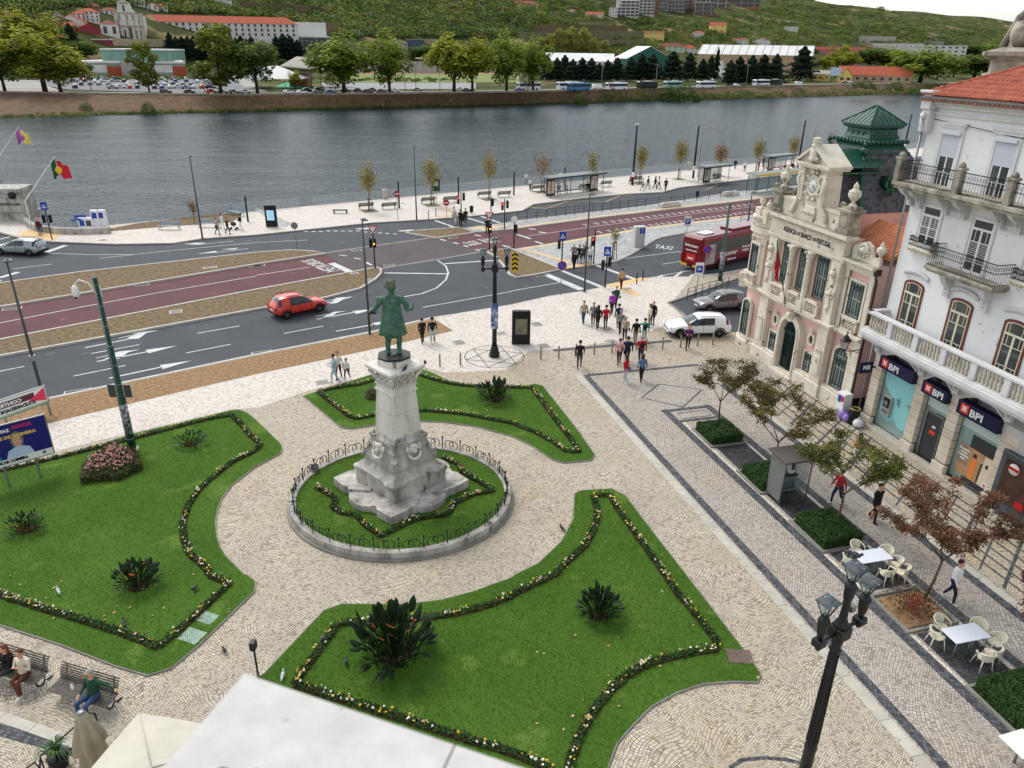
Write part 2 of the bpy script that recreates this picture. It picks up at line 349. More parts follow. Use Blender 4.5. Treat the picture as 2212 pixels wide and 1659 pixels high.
yard=U((1443,654),(1640,583),(1700,583),(1700,730),(1560,715),(1510,703),(1486,686))
sheet('parking_asphalt',yard,0.006,M['asphalt'])
mb=MB();rb_(mb,U((1443,654),(1486,686)),0.25,0.02);rb_(mb,U((1446,655),(1600,600),(1640,585)),0.2,0.12,h=0.14)
stc('parking_kerb',mb,M['kerb_d'])
pe=U((-160,482),(0,502),(37,512),(112,522),(250,527),(375,525),(437,515),(553,507),(803,481),(928,473.5),(1015,467),(1106,457),(1128,455),(1153,441),(1256,428.5),(1356,418.5),(1431,415),(1468,405),(1543,396),(1659,382),(1760,372),(1900,350))
prom=slabp('promenade',pe+[BK(260,0.1)]+U((141,495),(101,491.5),(83,486.5),(61,474.5),(55,453),(-60,453),(-400,478)),M['calcada_w'],M['kerb'])
mb=MB();rb_(mb,pe,0.28,0.006);stc('promenade_kerb',mb,M['kerb_d'])
sheet('dry_bed',U((235,494),(235,500),(330,492),(500,480),(516,470),(525,459),(420,468),(300,482)),0.008,M['dry'])
sheet('grey_paving_strip',U((549,451),(562,451),(640,487),(600,490)),0.008,M['platform'])
def tact(name,*pts):sheet(name,U(*pts),0.010,M['tactile'])
tact('tactile_paving',(35,509),(62,496),(138,503),(112,520))
bw1=U((-700,790),(0,663),(375,601),(700,547),(757,585),(553,623),(180,696),(0,731),(-700,880),z=RZ)
sheet('red_busway',bw1,RZ+0.004,M['busway'])
sheet('crossing_asphalt',U((703,547),(945,513),(1040,543),(822,580),(760,585),z=RZ),RZ+0.004,M['asphalt_b'])
sheet('red_busway',U((945,512.5),(1023,502),(1106,494.7),(1281,471.5),(1628,431.5),(1760,417),(1760,445),(1628,463),(1381,492.5),(1213,521.5),(1112,537),(1042,542.5),z=RZ),RZ+0.004,M['busway'])
medA=U((-700,720),(0,611),(175,587),(553,545),(628,540),(673,542),(704,546.5),(553,570),(375,600),(0,662),(-700,788))
medB=U((-700,882),(0,733),(180,698),(553,625),(755.5,588),(803,579),(814,577.5),(822,581),(823,589),(811,602),(778,622),(703,642),(553,667),(225,727),(0,768),(-700,925))
medC=U((877,502.5),(885,499),(990,491),(1003,493.5),(1023,502),(943,513.5),(898,506))
medD=U((1053,544),(1062,539.5),(1106,537.5),(1213,581),(1160,592),(1116,598),(1101,592),(1083,567),(1068,552))
def median(name,pts,tall=0.13):
 mb=MB();mb.prism([(p.x,p.y)for p in pts],RZ-0.05,0.0,0,bottom=0)
 o=mb.B_(name,M['dry'],kind='structure')
 k=MB();rb_(k,pts,0.2,0.035,h=0.2,closed=1);k.B_('kerb',M['kerb'],o)
 return o
for nm,q in(('median',medA),('median',medB),('traffic_island',medC),('traffic_island',medD)):median(nm,q)
plE=U((1108,538),(1213,521.5),(1381,492.5),(1628,463),(1760,447),(1760,470),(1623,487.5),(1500,499),(1430,512),(1418,516),(1368,547),(1350,556),(1334,563.5),(1281,572),(1213.5,581))
slabp('bus_platform',plE,M['platform'],M['kerb'])
plF=U((1004,492),(1040,487),(1085,482),(1116,476),(1381,446),(1581,415),(1760,395),(1760,413),(1628,430.5),(1281,471),(1106,494.5),(1025,501))
slabp('bus_platform',plF,M['platform'],M['kerb'])
mb=MB()
rb_(mb,offset(U((1118,536),(1213,521.5),(1381,492.5),(1760,447)),-0.45),0.45,0.006)
rb_(mb,offset(U((1106,494.5),(1281,471),(1628,430.5),(1760,413)),0.45),0.45,0.006)
rb_(mb,U((1135,541),(1160,546),(1230,567)),0.5,0.0065);rb_(mb,U((1218,578),(1281,569)),0.8,0.0075)
rb_(mb,U((1018,494),(1080,489)),0.9,0.006);rb_(mb,U((1040,497),(1100,486)),0.4,0.008)
rb_(mb,U((945,468),(1000,464)),1.0,0.012);rb_(mb,U((960,452),(985,459)),0.9,0.013)
rb_(mb,U((1315,618),(1393,602)),0.9,0.012);rb_(mb,U((1336,617),(1376,638)),0.8,0.014)
stc('tactile_paving',mb,M['tactile'])
mb=MB()
for pl in[((705,546),(800,532),(945,512)),((822,580),(960,558),(1042,543))]:rb_(mb,U(*pl,z=RZ),0.35,RZ+0.010)
stc('concrete_band',mb,M['kerb_d'])
mk=MB();zz=RZ+0.012
def ln(pl,w=0.12,z=zz):rb_(mk,U(*pl,z=RZ),w,z)
def t4(c,r,pts):return[(553*c+x/4,414.75*r+y/4)for x,y in pts]
for pl in[(0,1,[(0,1132),(700,995),(1400,865),(2212,728)]),(1,1,[(0,720),(460,650)]),(0,1,[(420,530),(800,542),(1150,540),(1600,495),(2212,437)]),(0,1,[(855,574),(1155,543)]),(0,1,[(1720,455),(2020,425)]),(0,1,[(115,665),(450,623)]),(1,1,[(0,437),(450,415)]),(1,1,[(1440,998),(2212,860)]),(2,1,[(0,855),(430,780)]),(2,1,[(980,575),(1440,515)]),(2,1,[(1300,625),(1485,595)]),(2,1,[(130,382),(700,300),(1400,210),(2100,125)]),(0,1,[(787,1397),(1205,1320)]),(0,1,[(1705,1222),(2070,1158)]),(0,1,[(1608,1392),(1993,1317)]),(0,1,[(0,1550),(210,1508)]),(0,1,[(635,1592),(1085,1500)]),(1,1,[(240,1223),(580,1160)])]:ln(t4(*pl))
for pl in[(1,1,[(1110,700),(1650,708)]),(1,1,[(1630,620),(2060,592)])]:ln(t4(*pl),0.3)
ln([(1570/4+553,414.75+592/4),(1640/4+553,414.75+640/4),(553+1662/4,414.75+700/4),(553+1640/4,414.75+760/4),(553+1560/4,414.75+830/4),(553+1430/4,414.75+880/4),(553+1270/4,414.75+907/4)],0.16)
ln(t4(1,1,[(650,615),(815,692)]),0.7);ln(t4(1,1,[(720,545),(785,553)]),0.2);ln(t4(1,1,[(848,570),(905,582)]),0.2);ln(t4(1,1,[(952,607),(998,633)]),0.25)
for a in[(1890,370,1945,382),(1590,408,1640,420),(1705,437,1750,447),(1795,462,1835,473),(1895,495,1940,508),(2130,462,2200,480)]:ln(t4(1,1,[a[:2],a[2:]]),0.3)
for a in[(145,318,205,324),(230,345,305,357),(45,367,160,405),(200,428,265,448)]:ln(t4(2,1,[a[:2],a[2:]]),0.35)
for i in rg(13):
 x=415+i*64;y=342-(5 if 2<i<8 else 0)+max(0,i-7)*4;ln(t4(1,1,[(x,y),(x+35,y+1)]),0.3)
for a in[(430,680,775,822),(725,633,1105,770)]:ln(t4(2,1,[a[:2],a[2:]]),0.45)
ln(t4(2,1,[(290,712),(605,845)]),0.75);ln(t4(2,1,[(225,718),(300,712)]),0.5)
for a in[(1545,245,1710,305),(1830,225,1990,275),(1930,205,2110,268)]:ln(t4(1,1,[a[:2],a[2:]]),0.35)
for k,(ya,yb)in enumerate(((282,100),(345,165))):
 for i in rg(26):
  q=(i/26.0)**0.85;x=610+(2090-610)*q+k*120*(1-q);y=ya+(yb-ya)*q
  ln(t4(2,1,[(x,y),(x+34-14*q,y-4)]),0.22,zz);ln(t4(2,1,[(x+24-8*q,y+9-2*q),(x+54-20*q,y+5-2*q)]),0.22,zz+0.001)
for a in[(1270,735,1310,718),(1405,735,1470,688),(1540,730,1570,712)]:ln(t4(2,1,[a[:2],a[2:]]),0.3,zz)
ln(t4(2,1,[(1200,740),(1500,685),(1600,680)]),0.12,zz+0.001)
ln([(-100,655),(0,605)],0.4);ln([(0,600),(40,588)],0.5);ln([(100,545),(142,530)],0.6);ln([(0,517),(25,511)],0.3)
mk.B_('road_marking',M['paint'],kind='structure')
mk=MB()
for pl in[((1142,448),(1180,450),(1226,435)),((1106+545/4*2,439),)]:
 if len(pl)>1:ln(pl,0.12)
ln(t4(2,1,[(150,135),(295,143),(480,83),(660,78),(810,83),(940,30),(1060,25)]),0.14);ln(t4(2,0,[(1380,1640),(1560,1600)]),0.12);ln(t4(2,0,[(1670,1640),(1780,1595)]),0.12)
mk.B_('yellow_marking',M['tactile'],kind='structure')
mk=MB()
def poly(c,r,pts,z=zz):
 q=U(*t4(c,r,pts),z=RZ);vs=[(p.x,p.y,z)for p in q];n=len(vs)
 a=sum(vs[i][0]*vs[(i+1)%n][1]-vs[(i+1)%n][0]*vs[i][1]for i in rg(n))
 mk.add(vs if a>0 else vs[::-1],[tuple(rg(n))])
for c,r,pts in[(0,1,[(1380,1497),(1655,1458),(1405,1532)]),(0,1,[(1258,1365),(1535,1328),(1285,1395)]),(0,1,[(1130,1240),(1180,1215),(1385,1196),(1270,1217),(1200,1268),(1095,1275)]),(0,1,[(990,1390),(1040,1378),(1215,1362),(1110,1385),(1030,1440),(940,1452),(890,1450),(960,1420)]),(1,1,[(690,915),(840,905),(750,930),(700,960),(640,968),(665,940)]),(1,1,[(830,1030),(1040,1008),(870,1055)]),(1,1,[(640,1050),(680,1035),(780,1030),(700,1045),(640,1085),(560,1095),(610,1065)]),(1,1,[(1000,1135),(1075,1122),(1090,1140),(1040,1152)]),(1,1,[(850,318),(1000,306),(970,322),(890,324)]),(1,1,[(1220,335),(1370,323),(1320,338),(1250,342)]),(0,1,[(1700,535),(1860,510),(1890,522)]),(0,1,[(1900,498),(2060,483),(2030,497)]),(0,1,[(1600,452),(1680,440),(1790,440),(1720,455)])]:
 poly(c,r,pts)
ln(t4(0,1,[(735,1347),(1100,1275)]),0.16);ln(t4(0,1,[(1025,1264),(1180,1230)]),0.12);ln(t4(0,1,[(945,1610),(1400,1512)]),0.16);ln(t4(0,1,[(838,1466),(1270,1382)]),0.16);ln(t4(0,1,[(830,1435),(1000,1400)]),0.1)
ln(t4(1,1,[(690,1204),(1010,1148)]),0.16);ln(t4(1,1,[(528,1100),(850,1040)]),0.16);ln(t4(1,1,[(510,1076),(640,1055)]),0.1);ln(t4(1,1,[(590,968),(660,948)]),0.16);ln(t4(1,1,[(600,945),(690,925)]),0.1)
ln(t4(0,1,[(1890,522),(2145,488)]),0.14)
mk.B_('arrow_marking',M['paint'],kind='structure')
def road_text(body,o,e,u3,w_fit=1,z=RZ+0.014):
 O=R(*o,RZ);E=R(*e,RZ);UU=R(*u3,RZ);me=glyphs(body,1.0)
 xs=[v.co.x for v in me.vertices];ys=[v.co.y for v in me.vertices]
 x0,x1,y0,y1=min(xs),max(xs),min(ys),max(ys)
 X=(E-O);Y=(UU-O)
 for v in me.vertices:
  p=O+X*((v.co.x-x0)/(x1-x0))+Y*((v.co.y-y0)/(y1-y0));v.co=(p.x,p.y,z+v.co.z*0.1)
 me.materials.clear();me.materials.append(M['paint']);link('road_lettering',me,kind='structure')
def q4(c,r,x,y):return(553*c+x/4,414.75*r+y/4)
road_text('METROBUS',q4(1,1,725,675),q4(1,1,490,578),q4(1,1,615,697))
road_text('BUS',q4(1,1,1955,447),q4(1,1,1880,420),q4(1,1,1850,466))
road_text('METRO',q4(1,1,2125,430),q4(1,1,2010,398),q4(1,1,2010,444))
road_text('TAXI',q4(2,1,1225,485),q4(2,1,1378,502),q4(2,1,1245,455))
def cover(c,r,x,y,w,l,mt,rz=0.45,fr=1,z=None,dz=0.0):
 p=P(c,r,x,y,0 if z is None else z);base=(0.0 if z is None else z)+dz
 mb=MB();mb.box(-w/2,-l/2,0.0,w/2,l/2,0.02,0)
 if fr:mb.box(-w/2+0.07,-l/2+0.07,0.02,w/2-0.07,l/2-0.07,0.026,1)
 o=mb.B_('manhole_cover',[M['kerb']if fr else mt,mt],kind='structure');o.location=(p.x,p.y,base+0.006);o.rotation_euler=(0,0,rz)
gd=mat('grate_dark',l_(70,70,70),0.7)
for a in[(0,1,105,1008,1.3,.6,RZ),(0,1,1225,803,1.1,.6,RZ),(0,1,2205,640,1.1,.5,RZ),(1,1,25,635,1.1,.6,RZ),(1,1,870,505,1.0,.5,RZ),(1,1,1150,634,1.0,.5,RZ),(1,1,50,1388,1.3,.5,RZ),(0,2,670,65,1.4,.5,RZ),(0,1,1565,445,1.2,.5,RZ),(1,1,1700,398,1.0,.6,RZ),(2,1,250,722,1.1,.6,RZ),(2,1,1475,520,.8,.5,RZ)]:
 cover(*a[:6],gd,z=a[6])
for a in[(0,1,1520,1037,.9,.9),(0,1,1815,655,1.2,.7),(1,1,850,705,.7,.6),(1,1,985,760,.7,.6),(1,1,2120,1222,.7,.6),(0,1,888,416,.8,.5),(1,1,1270,98,.5,.4),(2,1,1000,836,.7,.5),(2,1,860,1295,.8,.8),(2,1,820,1182,.8,.8),(2,1,210,1143,.8,.8),(2,1,275,1332,.8,.8),(1,1,1752,1302,.8,.8),(2,1,1745,1465,.9,.9),(1,1,570,1645,.8,.6)]:
 cover(*a,M['kerb_d'],dz=0.01)
gc=mat('green_cover',l_(150,178,160),0.6,l_(128,150,136),6)
for a in[(0,3,1795,375,.62,.5,-.35),(0,3,1665,530,.75,.6,-.35)]:cover(*a[:6],gc,rz=a[6],fr=0,dz=0.05)
cover(2,3,1965,710,.8,.62,mat('rust_cover',l_(110,92,84),.7),rz=-.1,fr=0,dz=0.06)
# the tree walk on the right, in metres along and across it
SO=P(2,2,600,0);SD=Vc((0.2625,-0.9649,0));SN=Vc((0.9649,0.2625,0));SRZ=atan2(SD.y,SD.x)
def S(s,t,z=0.0):p=SO+SD*s+SN*t;return Vc((p.x,p.y,z))
def srect(s0,s1,t0,t1):return[S(s0,t0),S(s1,t0),S(s1,t1),S(s0,t1)]
sheet('tree_walk_paving',srect(-1.3,34,0.5,13.3),0.004,M['calcada_r'])
def band(name,s0,s1,t0,t1,z,m):sheet(name,srect(s0,s1,t0,t1),z,m)
kerb_line=MB().box(0,0,0,.01,.01,.002).B_('kerb_line',M['kerb'],kind='structure');kerb_line.location=S(-1.3,0.1,-0.002)
s_=-1.4;lens=[1.7,1.2,1.9,1.6,1.2,1.8,1.5,2.0,1.3,1.6,1.0,1.9,1.7,1.4,2.0,1.5,1.8,1.3,1.6,1.9,1.6,1.8,1.5]
for L_ in lens:
 t0=0.02+max(0,s_)*0.014
 mb=MB();a,b,c,d=[S(s_+.008,t0),S(s_+L_-.008,t0+.02),S(s_+L_-.008,t0+.44),S(s_+.008,t0+.42)]
 mb.prism([(q.x-SO.x,q.y-SO.y)for q in(a,b,c,d)],-0.05,0.022+ru(0,.006));o=mb.B_('slab',M['slabs'],kerb_line);o.location=(SO-kerb_line.location);o.location.z=0.002
 s_+=L_
mb=MB();pts=[S(-1.0,0.72),S(9,0.82),S(20,1.0),S(34,1.2)];rb_(mb,pts,0.36,0.0085)
rb_(mb,[S(-1.15,.6),S(-1.15,8.4)],0.3,0.009);stc('basalt_band',mb,M['basalt'])
mb=MB()
rb_(mb,[S(4.4,3.35),S(34,4.0)],0.42,0.0085);rb_(mb,[S(4.4,6.0),S(34,6.75)],0.42,0.0085);rb_(mb,[S(2.0,8.35),S(34,8.75)],0.42,0.0085)
rb_(mb,[S(4.6,3.35),S(4.6,6.0)],0.32,0.0095);rb_(mb,[S(5.95,3.35),S(5.95,6.0)],0.26,0.0095)
for q in([(2.67,2.76),(4.35,4.58),(2.43,6.76),(1.07,4.61)],):rb_(mb,[S(*w)for w in q],0.13,0.0095,closed=1)
rb_(mb,[S(5.0,3.9),S(5.0,5.6),S(5.7,5.6),S(5.7,3.9)],0.09,0.0098,closed=1)
stc('basalt_band',mb,M['basalt'])
edge2=MB().box(0,0,0,.01,.01,.002).B_('kerb_line',M['kerb'],kind='structure');edge2.location=S(2,8.9,-0.002)
for i in rg(22):
 mb=MB();a=2.0+i*1.45;mb.box(0.008,0,-0.05,1.442,0.34,0.02)
 o=mb.B_('slab',M['slabs'],edge2);o.location=S(a,8.86+a*0.012,0.002)-edge2.location;o.rotation_euler=(0,0,SRZ)
 o.scale=(1,-1,1);o.location+=SN*0.34*0
sheet('shop_front_paving',srect(2.2,34,9.28,13.3),0.012,M['calcada'])
mb=MB()
for i in rg(27):
 s0=2.6+i*1.16
 rb_(mb,[S(s0-.75,12.7),S(s0+1.6,9.3)],0.13 if i%2 else 0.075,0.0165+(i%2)*0.0006)
for k in rg(6):
 t_=9.8+k*0.55;[rb_(mb,[S(2.2+j,t_),S(3.2+j,t_)],0.10,0.0172)for j in rg(30)]
stc('basalt_grid',mb,M['basalt'])
HED=[(7.1,8.9),(11.65,13.4),(15.9,17.9),(20.9,22.6),(25.4,27.5)]
DRK=[(9.05,11.5),(13.55,15.75),(18.1,20.5),(22.85,25.3),(27.7,30)]
for a,b in DRK:sheet('sett_square',srect(a,b,3.95+a*.012,5.6+a*.02),0.008,M['basalt_d'])
mb=MB()
rb_(mb,[S(6.1,3.72),S(34,4.22)],0.16,0.0075);rb_(mb,[S(6.1,5.72),S(34,6.4)],0.16,0.0075)
stc('pale_gutter',mb,M['calcada_w'])
for a,b in HED:
 mb=MB();t0,t1=3.72+a*.012,5.62+a*.02
 pts=srect(a-.12,b+.12,t0,t1);rb_(mb,pts,0.16,0.10,h=0.12,closed=1)
 stc('planter_kerb',mb,M['kerb_d'])
sheet('planter_mulch',srect(20.95,22.55,4.0,5.95),0.05,M['mulch'])
LAMP=R(1068,769.8)
mb=MB();circ=lambda r,n:[LAMP+Vc((cos(2*pi*i/n)*r,sin(2*pi*i/n)*r,0))for i in rg(n)]
rb_(mb,circ(1.95,48),0.06,0.0085,closed=1)
for k in rg(2):
 q=[LAMP+Vc((cos(2*pi*(i/3)+k*pi/3+.35)*1.9,sin(2*pi*(i/3)+k*pi/3+.35)*1.9,0))for i in rg(3)]
 rb_(mb,q,0.13,0.0095+k*.001,closed=1)
rb_(mb,U(*t4(2,1,[(355,1370),(900,1325),(1380,1288)])),0.4,0.009)
rb_(mb,U(*t4(2,3,[(1880,1659),(1990,1590),(2212,1568)])),0.12,0.009);rb_(mb,U(*t4(3,3,[(0,1575),(150,1585),(290,1620)])),0.12,0.009)
stc('basalt_pattern',mb,M['basalt'])
mb=MB();e0,e1=P(0,3,-300,1150),P(0,3,1100,1600);rb_(mb,[P(0,3,-300,1250),P(0,3,900,1580)],0.35,0.0085);stc('basalt_band',mb,M['basalt'])
kl=MB().box(0,0,0,.01,.01,.002).B_('kerb_line',M['kerb'],kind='structure');k0=P(0,3,-200,1095);kd=(P(0,3,640,1390)-k0);KL=kd.length;kd.normalize();kl.location=(k0.x,k0.y,-0.002)
for i in rg(8):
 mb=MB();mb.box(0.01,-0.32,-0.05,1.19,0.0,0.02);o=mb.B_('slab',M['slabs'],kl);o.location=kd*(i*1.2-1.2);o.location.z=0.002;o.rotation_euler=(0,0,atan2(kd.y,kd.x))
# river
wm=bpy.data.materials.new('river_water');wm.use_nodes=1;nt=wm.node_tree;b=nt.nodes['Principled BSDF']
b.inputs['Base Color'].default_value=(*l_(28,50,56),1);b.inputs['Roughness'].default_value=0.16;b.inputs['Specular IOR Level'].default_value=0.2;b.inputs['IOR'].default_value=1.33
g=nt.nodes.new('ShaderNodeNewGeometry');mp=nt.nodes.new('ShaderNodeMapping');mp.inputs['Rotation'].default_value=(0,0,-0.5);mp.inputs['Scale'].default_value=(0.6,1.6,1);nt.links.new(g.outputs['Position'],mp.inputs[0])
h=[]
for s_c,dt,st in((1.1,3,1.0),(0.06,3,2.2)):
 t=nt.nodes.new('ShaderNodeTexNoise');t.inputs['Scale'].default_value=s_c;t.inputs['Detail'].default_value=dt;nt.links.new(mp.outputs[0],t.inputs['Vector']);h.append((t,st))
ma=nt.nodes.new('ShaderNodeMath');ma.operation='MULTIPLY_ADD';ma.inputs[1].default_value=2.5;nt.links.new(h[1][0].outputs['Fac'],ma.inputs[0]);nt.links.new(h[0][0].outputs['Fac'],ma.inputs[2])
bp=nt.nodes.new('ShaderNodeBump');bp.inputs['Strength'].default_value=0.9;bp.inputs['Distance'].default_value=0.3;nt.links.new(ma.outputs[0],bp.inputs['Height']);nt.links.new(bp.outputs[0],b.inputs['Normal'])
sheet('river_water',[BK(-200,-2),BK(900,-2),BK(900,330),BK(-200,330)],RIVZ,wm)
# foliage helpers
def lm_(name,pts,size,mats,midx=None,tint=None,up=0.35,asp=0.55,seed=0,outward=None,bend=0.0):
 g=np.random.default_rng(seed+len(pts));n=len(pts);pts=np.asarray(pts,float)
 nr=g.normal(size=(n,3));nr[:,2]=np.abs(nr[:,2])+up
 if outward is not None:nr+=outward*1.2
 nr/=np.linalg.norm(nr,axis=1,keepdims=1)
 a=g.normal(size=(n,3));a-=(a*nr).sum(1,keepdims=1)*nr;a/=np.linalg.norm(a,axis=1,keepdims=1);b=np.cross(nr,a)
 s=(np.asarray(size)*g.uniform(0.65,1.35,n))[:,None]
 v=np.stack([pts-a*s*.5,pts+b*s*asp*.5,pts+a*s*.5,pts-b*s*asp*.5],1).reshape(-1,3)
 me=bpy.data.meshes.new(name);me.vertices.add(4*n);me.vertices.foreach_set('co',v.astype(np.float32).ravel())
 me.loops.add(4*n);me.loops.foreach_set('vertex_index',np.arange(4*n,dtype=np.int32));me.polygons.add(n)
 me.polygons.foreach_set('loop_start',np.arange(0,4*n,4,dtype=np.int32));
 try:me.polygons.foreach_set('loop_total',np.full(n,4,dtype=np.int32))
 except Exception:pass
 for m in mats:me.materials.append(m)
 if midx is not None:me.polygons.foreach_set('material_index',np.asarray(midx,dtype=np.int32))
 at=me.attributes.new('tint','FLOAT','FACE');at.data.foreach_set('value',(g.random(n)if tint is None else np.clip(tint,0,1)).astype(np.float32))
 me.update(calc_edges=1);return me
def joinmesh(me,mb,mats,name=None):
 import bmesh
 bm=bmesh.new();bm.from_mesh(me);k=len(me.materials)
 for m in mats:me.materials.append(m)
 vs=[bm.verts.new(p)for p in mb.v]
 for f,mi,sm in zip(mb.f,mb.m,mb.sm):
  try:q=bm.faces.new([vs[i]for i in f])
  except ValueError:continue
  q.material_index=k+mi;q.smooth=sm
 bm.to_mesh(me);bm.free();return me
def inside(poly,x,y):
 r=np.zeros(len(x),bool);n=len(poly);j=n-1
 for i in rg(n):
  xi,yi,xj,yj=poly[i][0],poly[i][1],poly[j][0],poly[j][1]
  c=((yi>y)!=(yj>y))&(x<(xj-xi)*(y-yi)/((yj-yi)if yj!=yi else 1e-9)+xi);r^=c;j=i
 return r
def scatter(poly,n,g=RNG):
 xs=[p[0]for p in poly];ys=[p[1]for p in poly]
 x=g.uniform(min(xs),max(xs),n*3);y=g.uniform(min(ys),max(ys),n*3);k=inside(poly,x,y)
 return x[k][:n],y[k][:n]
def grass(name,poly,z,dens,h=0.055,m=None,parent=None,label=None):
 a=0.0;n=len(poly)
 for i in rg(n):a+=poly[i][0]*poly[(i+1)%n][1]-poly[(i+1)%n][0]*poly[i][1]
 k=int(abs(a)/2*dens);x,y=scatter(poly,k);k=len(x)
 hh=h*RNG.uniform(.6,1.4,k);an=RNG.uniform(0,6.283,k);w=0.011;lx=RNG.normal(0,.02,k);ly=RNG.normal(0,.02,k)
 v=np.empty((k,3,3));v[:,0]=np.c_[x-np.cos(an)*w,y-np.sin(an)*w,np.full(k,z)];v[:,1]=np.c_[x+np.cos(an)*w,y+np.sin(an)*w,np.full(k,z)];v[:,2]=np.c_[x+lx,y+ly,z+hh]
 me=bpy.data.meshes.new(name);me.vertices.add(3*k);me.vertices.foreach_set('co',v.astype(np.float32).ravel());me.loops.add(3*k)
 me.loops.foreach_set('vertex_index',np.arange(3*k,dtype=np.int32));me.polygons.add(k);me.polygons.foreach_set('loop_start',np.arange(0,3*k,3,dtype=np.int32))
 me.materials.append(m or M['blade']);at=me.attributes.new('tint','FLOAT','FACE');at.data.foreach_set('value',RNG.random(k).astype(np.float32));me.update(calc_edges=1)
 o=link(name,me,parent);o['kind']='stuff'
 if label:tag(o,label,'grass',kind='stuff')
 return o
def vz(base,u,v):
 d=ray(u,v);k=(base.x*d.x+base.y*d.y)/(d.x*d.x+d.y*d.y);return CH+d.z*k
# lawns
LZ=0.07
def lawn(name,pts,dens=330):
 poly=[(p.x,p.y)for p in pts]
 mb=MB();mb.prism(poly,-0.05,LZ,0,bottom=0);o=mb.B_(name,M['lawn'],kind='structure')
 k=MB();rb_(k,pts,0.09,0.06,h=0.1,closed=1);k.B_('edging',M['kerb_d'],o)
 return poly
def TP(c,r,pts):return[P(c,r,x,y)for x,y in pts]
L1=TP(0,2,[(-1200,1035),(-400,850),(0,762),(500,640),(1160,438),(2000,236),(2060,232),(2130,255),(2212,320)])+TP(1,2,[(215,530),(222,560),(212,602),(0,718)])+TP(0,2,[(2212,715),(2000,880),(1920,985),(1880,1080),(1858,1200),(1870,1330),(1900,1420),(1950,1500),(2110,1659)])+TP(0,3,[(2130,0),(2205,60),(2195,140),(1720,600),(1480,800),(1280,862),(1000,780),(540,600),(0,425),(-700,190),(-1400,0)])
L2=TP(1,2,[(415,110),(735,378),(770,385),(830,388),(1040,358)])+[P(1,2,1240,330)]+TP(1,2,[(1440,325),(1640,333),(1900,370),(2212,455)])+TP(2,2,[(150,525),(350,655),(440,683),(680,665),(712,620),(560,400),(430,235),(262,22),(190,5)])+[R(1150,833,0),R(1100,836,0),R(1000,831,0),R(965,822,0),R(935,808,0),R(905,797,0),R(880,798,0),R(800,812,0)]
L3=TP(2,2,[(545,955),(600,930),(860,915),(980,975),(1130,1180),(1500,1659)])+TP(2,3,[(1600,130),(1990,640),(2140,850),(2115,922),(1900,915),(1650,935),(1420,1010),(1200,1130),(1030,1300),(900,1450),(820,1659),(790,1850),(600,2000),(200,1950)])+TP(1,3,[(1300,1560),(-50,1000),(-70,930),(70,860),(590,310),(740,255),(1300,255),(1600,220),(1900,140),(2212,25)])+TP(2,2,[(30,1659),(230,1560),(430,1370),(530,1180)])
for nm,pts in(('lawn',L1),('lawn',L2),('lawn',L3)):
 poly=lawn(nm,pts);grass('grass',poly,LZ-0.005,420 if pts is L3 else 260,label={0:'short mown grass on the left lawn beside the rose bed',1:'short mown grass on the lawn behind the monument',2:'short mown grass on the lawn in the foreground right of centre'}[[L1,L2,L3].index(pts)])
# pansy borders
fy=mat('petal_yellow',l_(232,198,60),.6,trans=.2);fw_=mat('petal_white',l_(236,232,214),.6,trans=.2);fo=mat('petal_pink',l_(206,160,140),.6,trans=.2);fp=mat('petal_purple',l_(70,50,80),.6)
def border(pts,label,w=0.27,z=LZ,dens=200,closed=0,mixed=(.45,.85,.95)):
 L=[]
 for a,b in zip(pts[:-1],pts[1:]):
  d=b-a;n=max(1,int(d.length*dens));t=RNG.random(n);s=RNG.uniform(-1,1,n)*w/2;q=Vc((-d.y,d.x,0)).normalized()
  L.append(np.c_[a.x+d.x*t+q.x*s,a.y+d.y*t+q.y*s,np.full(n,z)])
 p=np.concatenate(L);n=len(p);cl=np.sin(p[:,0]*9.0)*np.cos(p[:,1]*8.0)
 p[:,2]+=0.02+RNG.random(n)*0.12+0.03*cl
 fl=RNG.random(n)<0.05*(1+0.9*np.sin(p[:,0]*2.1+p[:,1]*3.3));p[fl,2]=z+0.17+RNG.random(fl.sum())*0.04
 r=RNG.random(n);mi=np.where(fl,np.where(r<mixed[0],1,np.where(r<mixed[1],2,np.where(r<mixed[2],3,4))),0)
 me=lm_('flower_border',p,np.where(fl,0.095,0.085),[M['leafA'],fy,fw_,fo,fp],mi,asp=.8,up=0.8)
 o=link('flower_border',me);tag(o,label,'flower border',kind='stuff')
 mb=MB();rb_(mb,pts,w+0.04,z+0.012);mb.B_('soil_bed',M['soil'],kind='structure')
 return o
F1=TP(0,2,[(-700,930),(-300,830),(0,765),(600,625),(1300,445),(1800,315),(2000,280),(2080,355),(2160,450)])+TP(1,2,[(45,535)])+TP(0,2,[(2212,590),(2020,680),(1850,810),(1720,930),(1630,1060),(1580,1200),(1590,1350),(1640,1480),(1780,1600)])+TP(0,3,[(1830,20),(1990,80),(1880,180),(1700,350),(1500,530),(1370,630),(1100,520),(700,390),(350,290),(0,175),(-400,40),(-900,-100)])
border(F1,'pansy border of yellow and white flowers running round the left lawn')
F2=TP(1,2,[(1240,275),(1450,240),(1750,265),(2212,350)])+TP(2,2,[(200,430),(350,510),(470,595),(580,600),(500,480),(330,260),(180,50),(100,42),(0,40)])+[R(1080,838.5,0),R(1030,838,0),R(975,832,0),R(935,822,0),R(905,812,0),R(850,812,0)]+TP(1,2,[(900,15),(780,30),(540,75),(600,130),(820,300),(880,310),(1040,280),(1240,275)])
border(F2,'pansy border inside the lawn behind the monument')
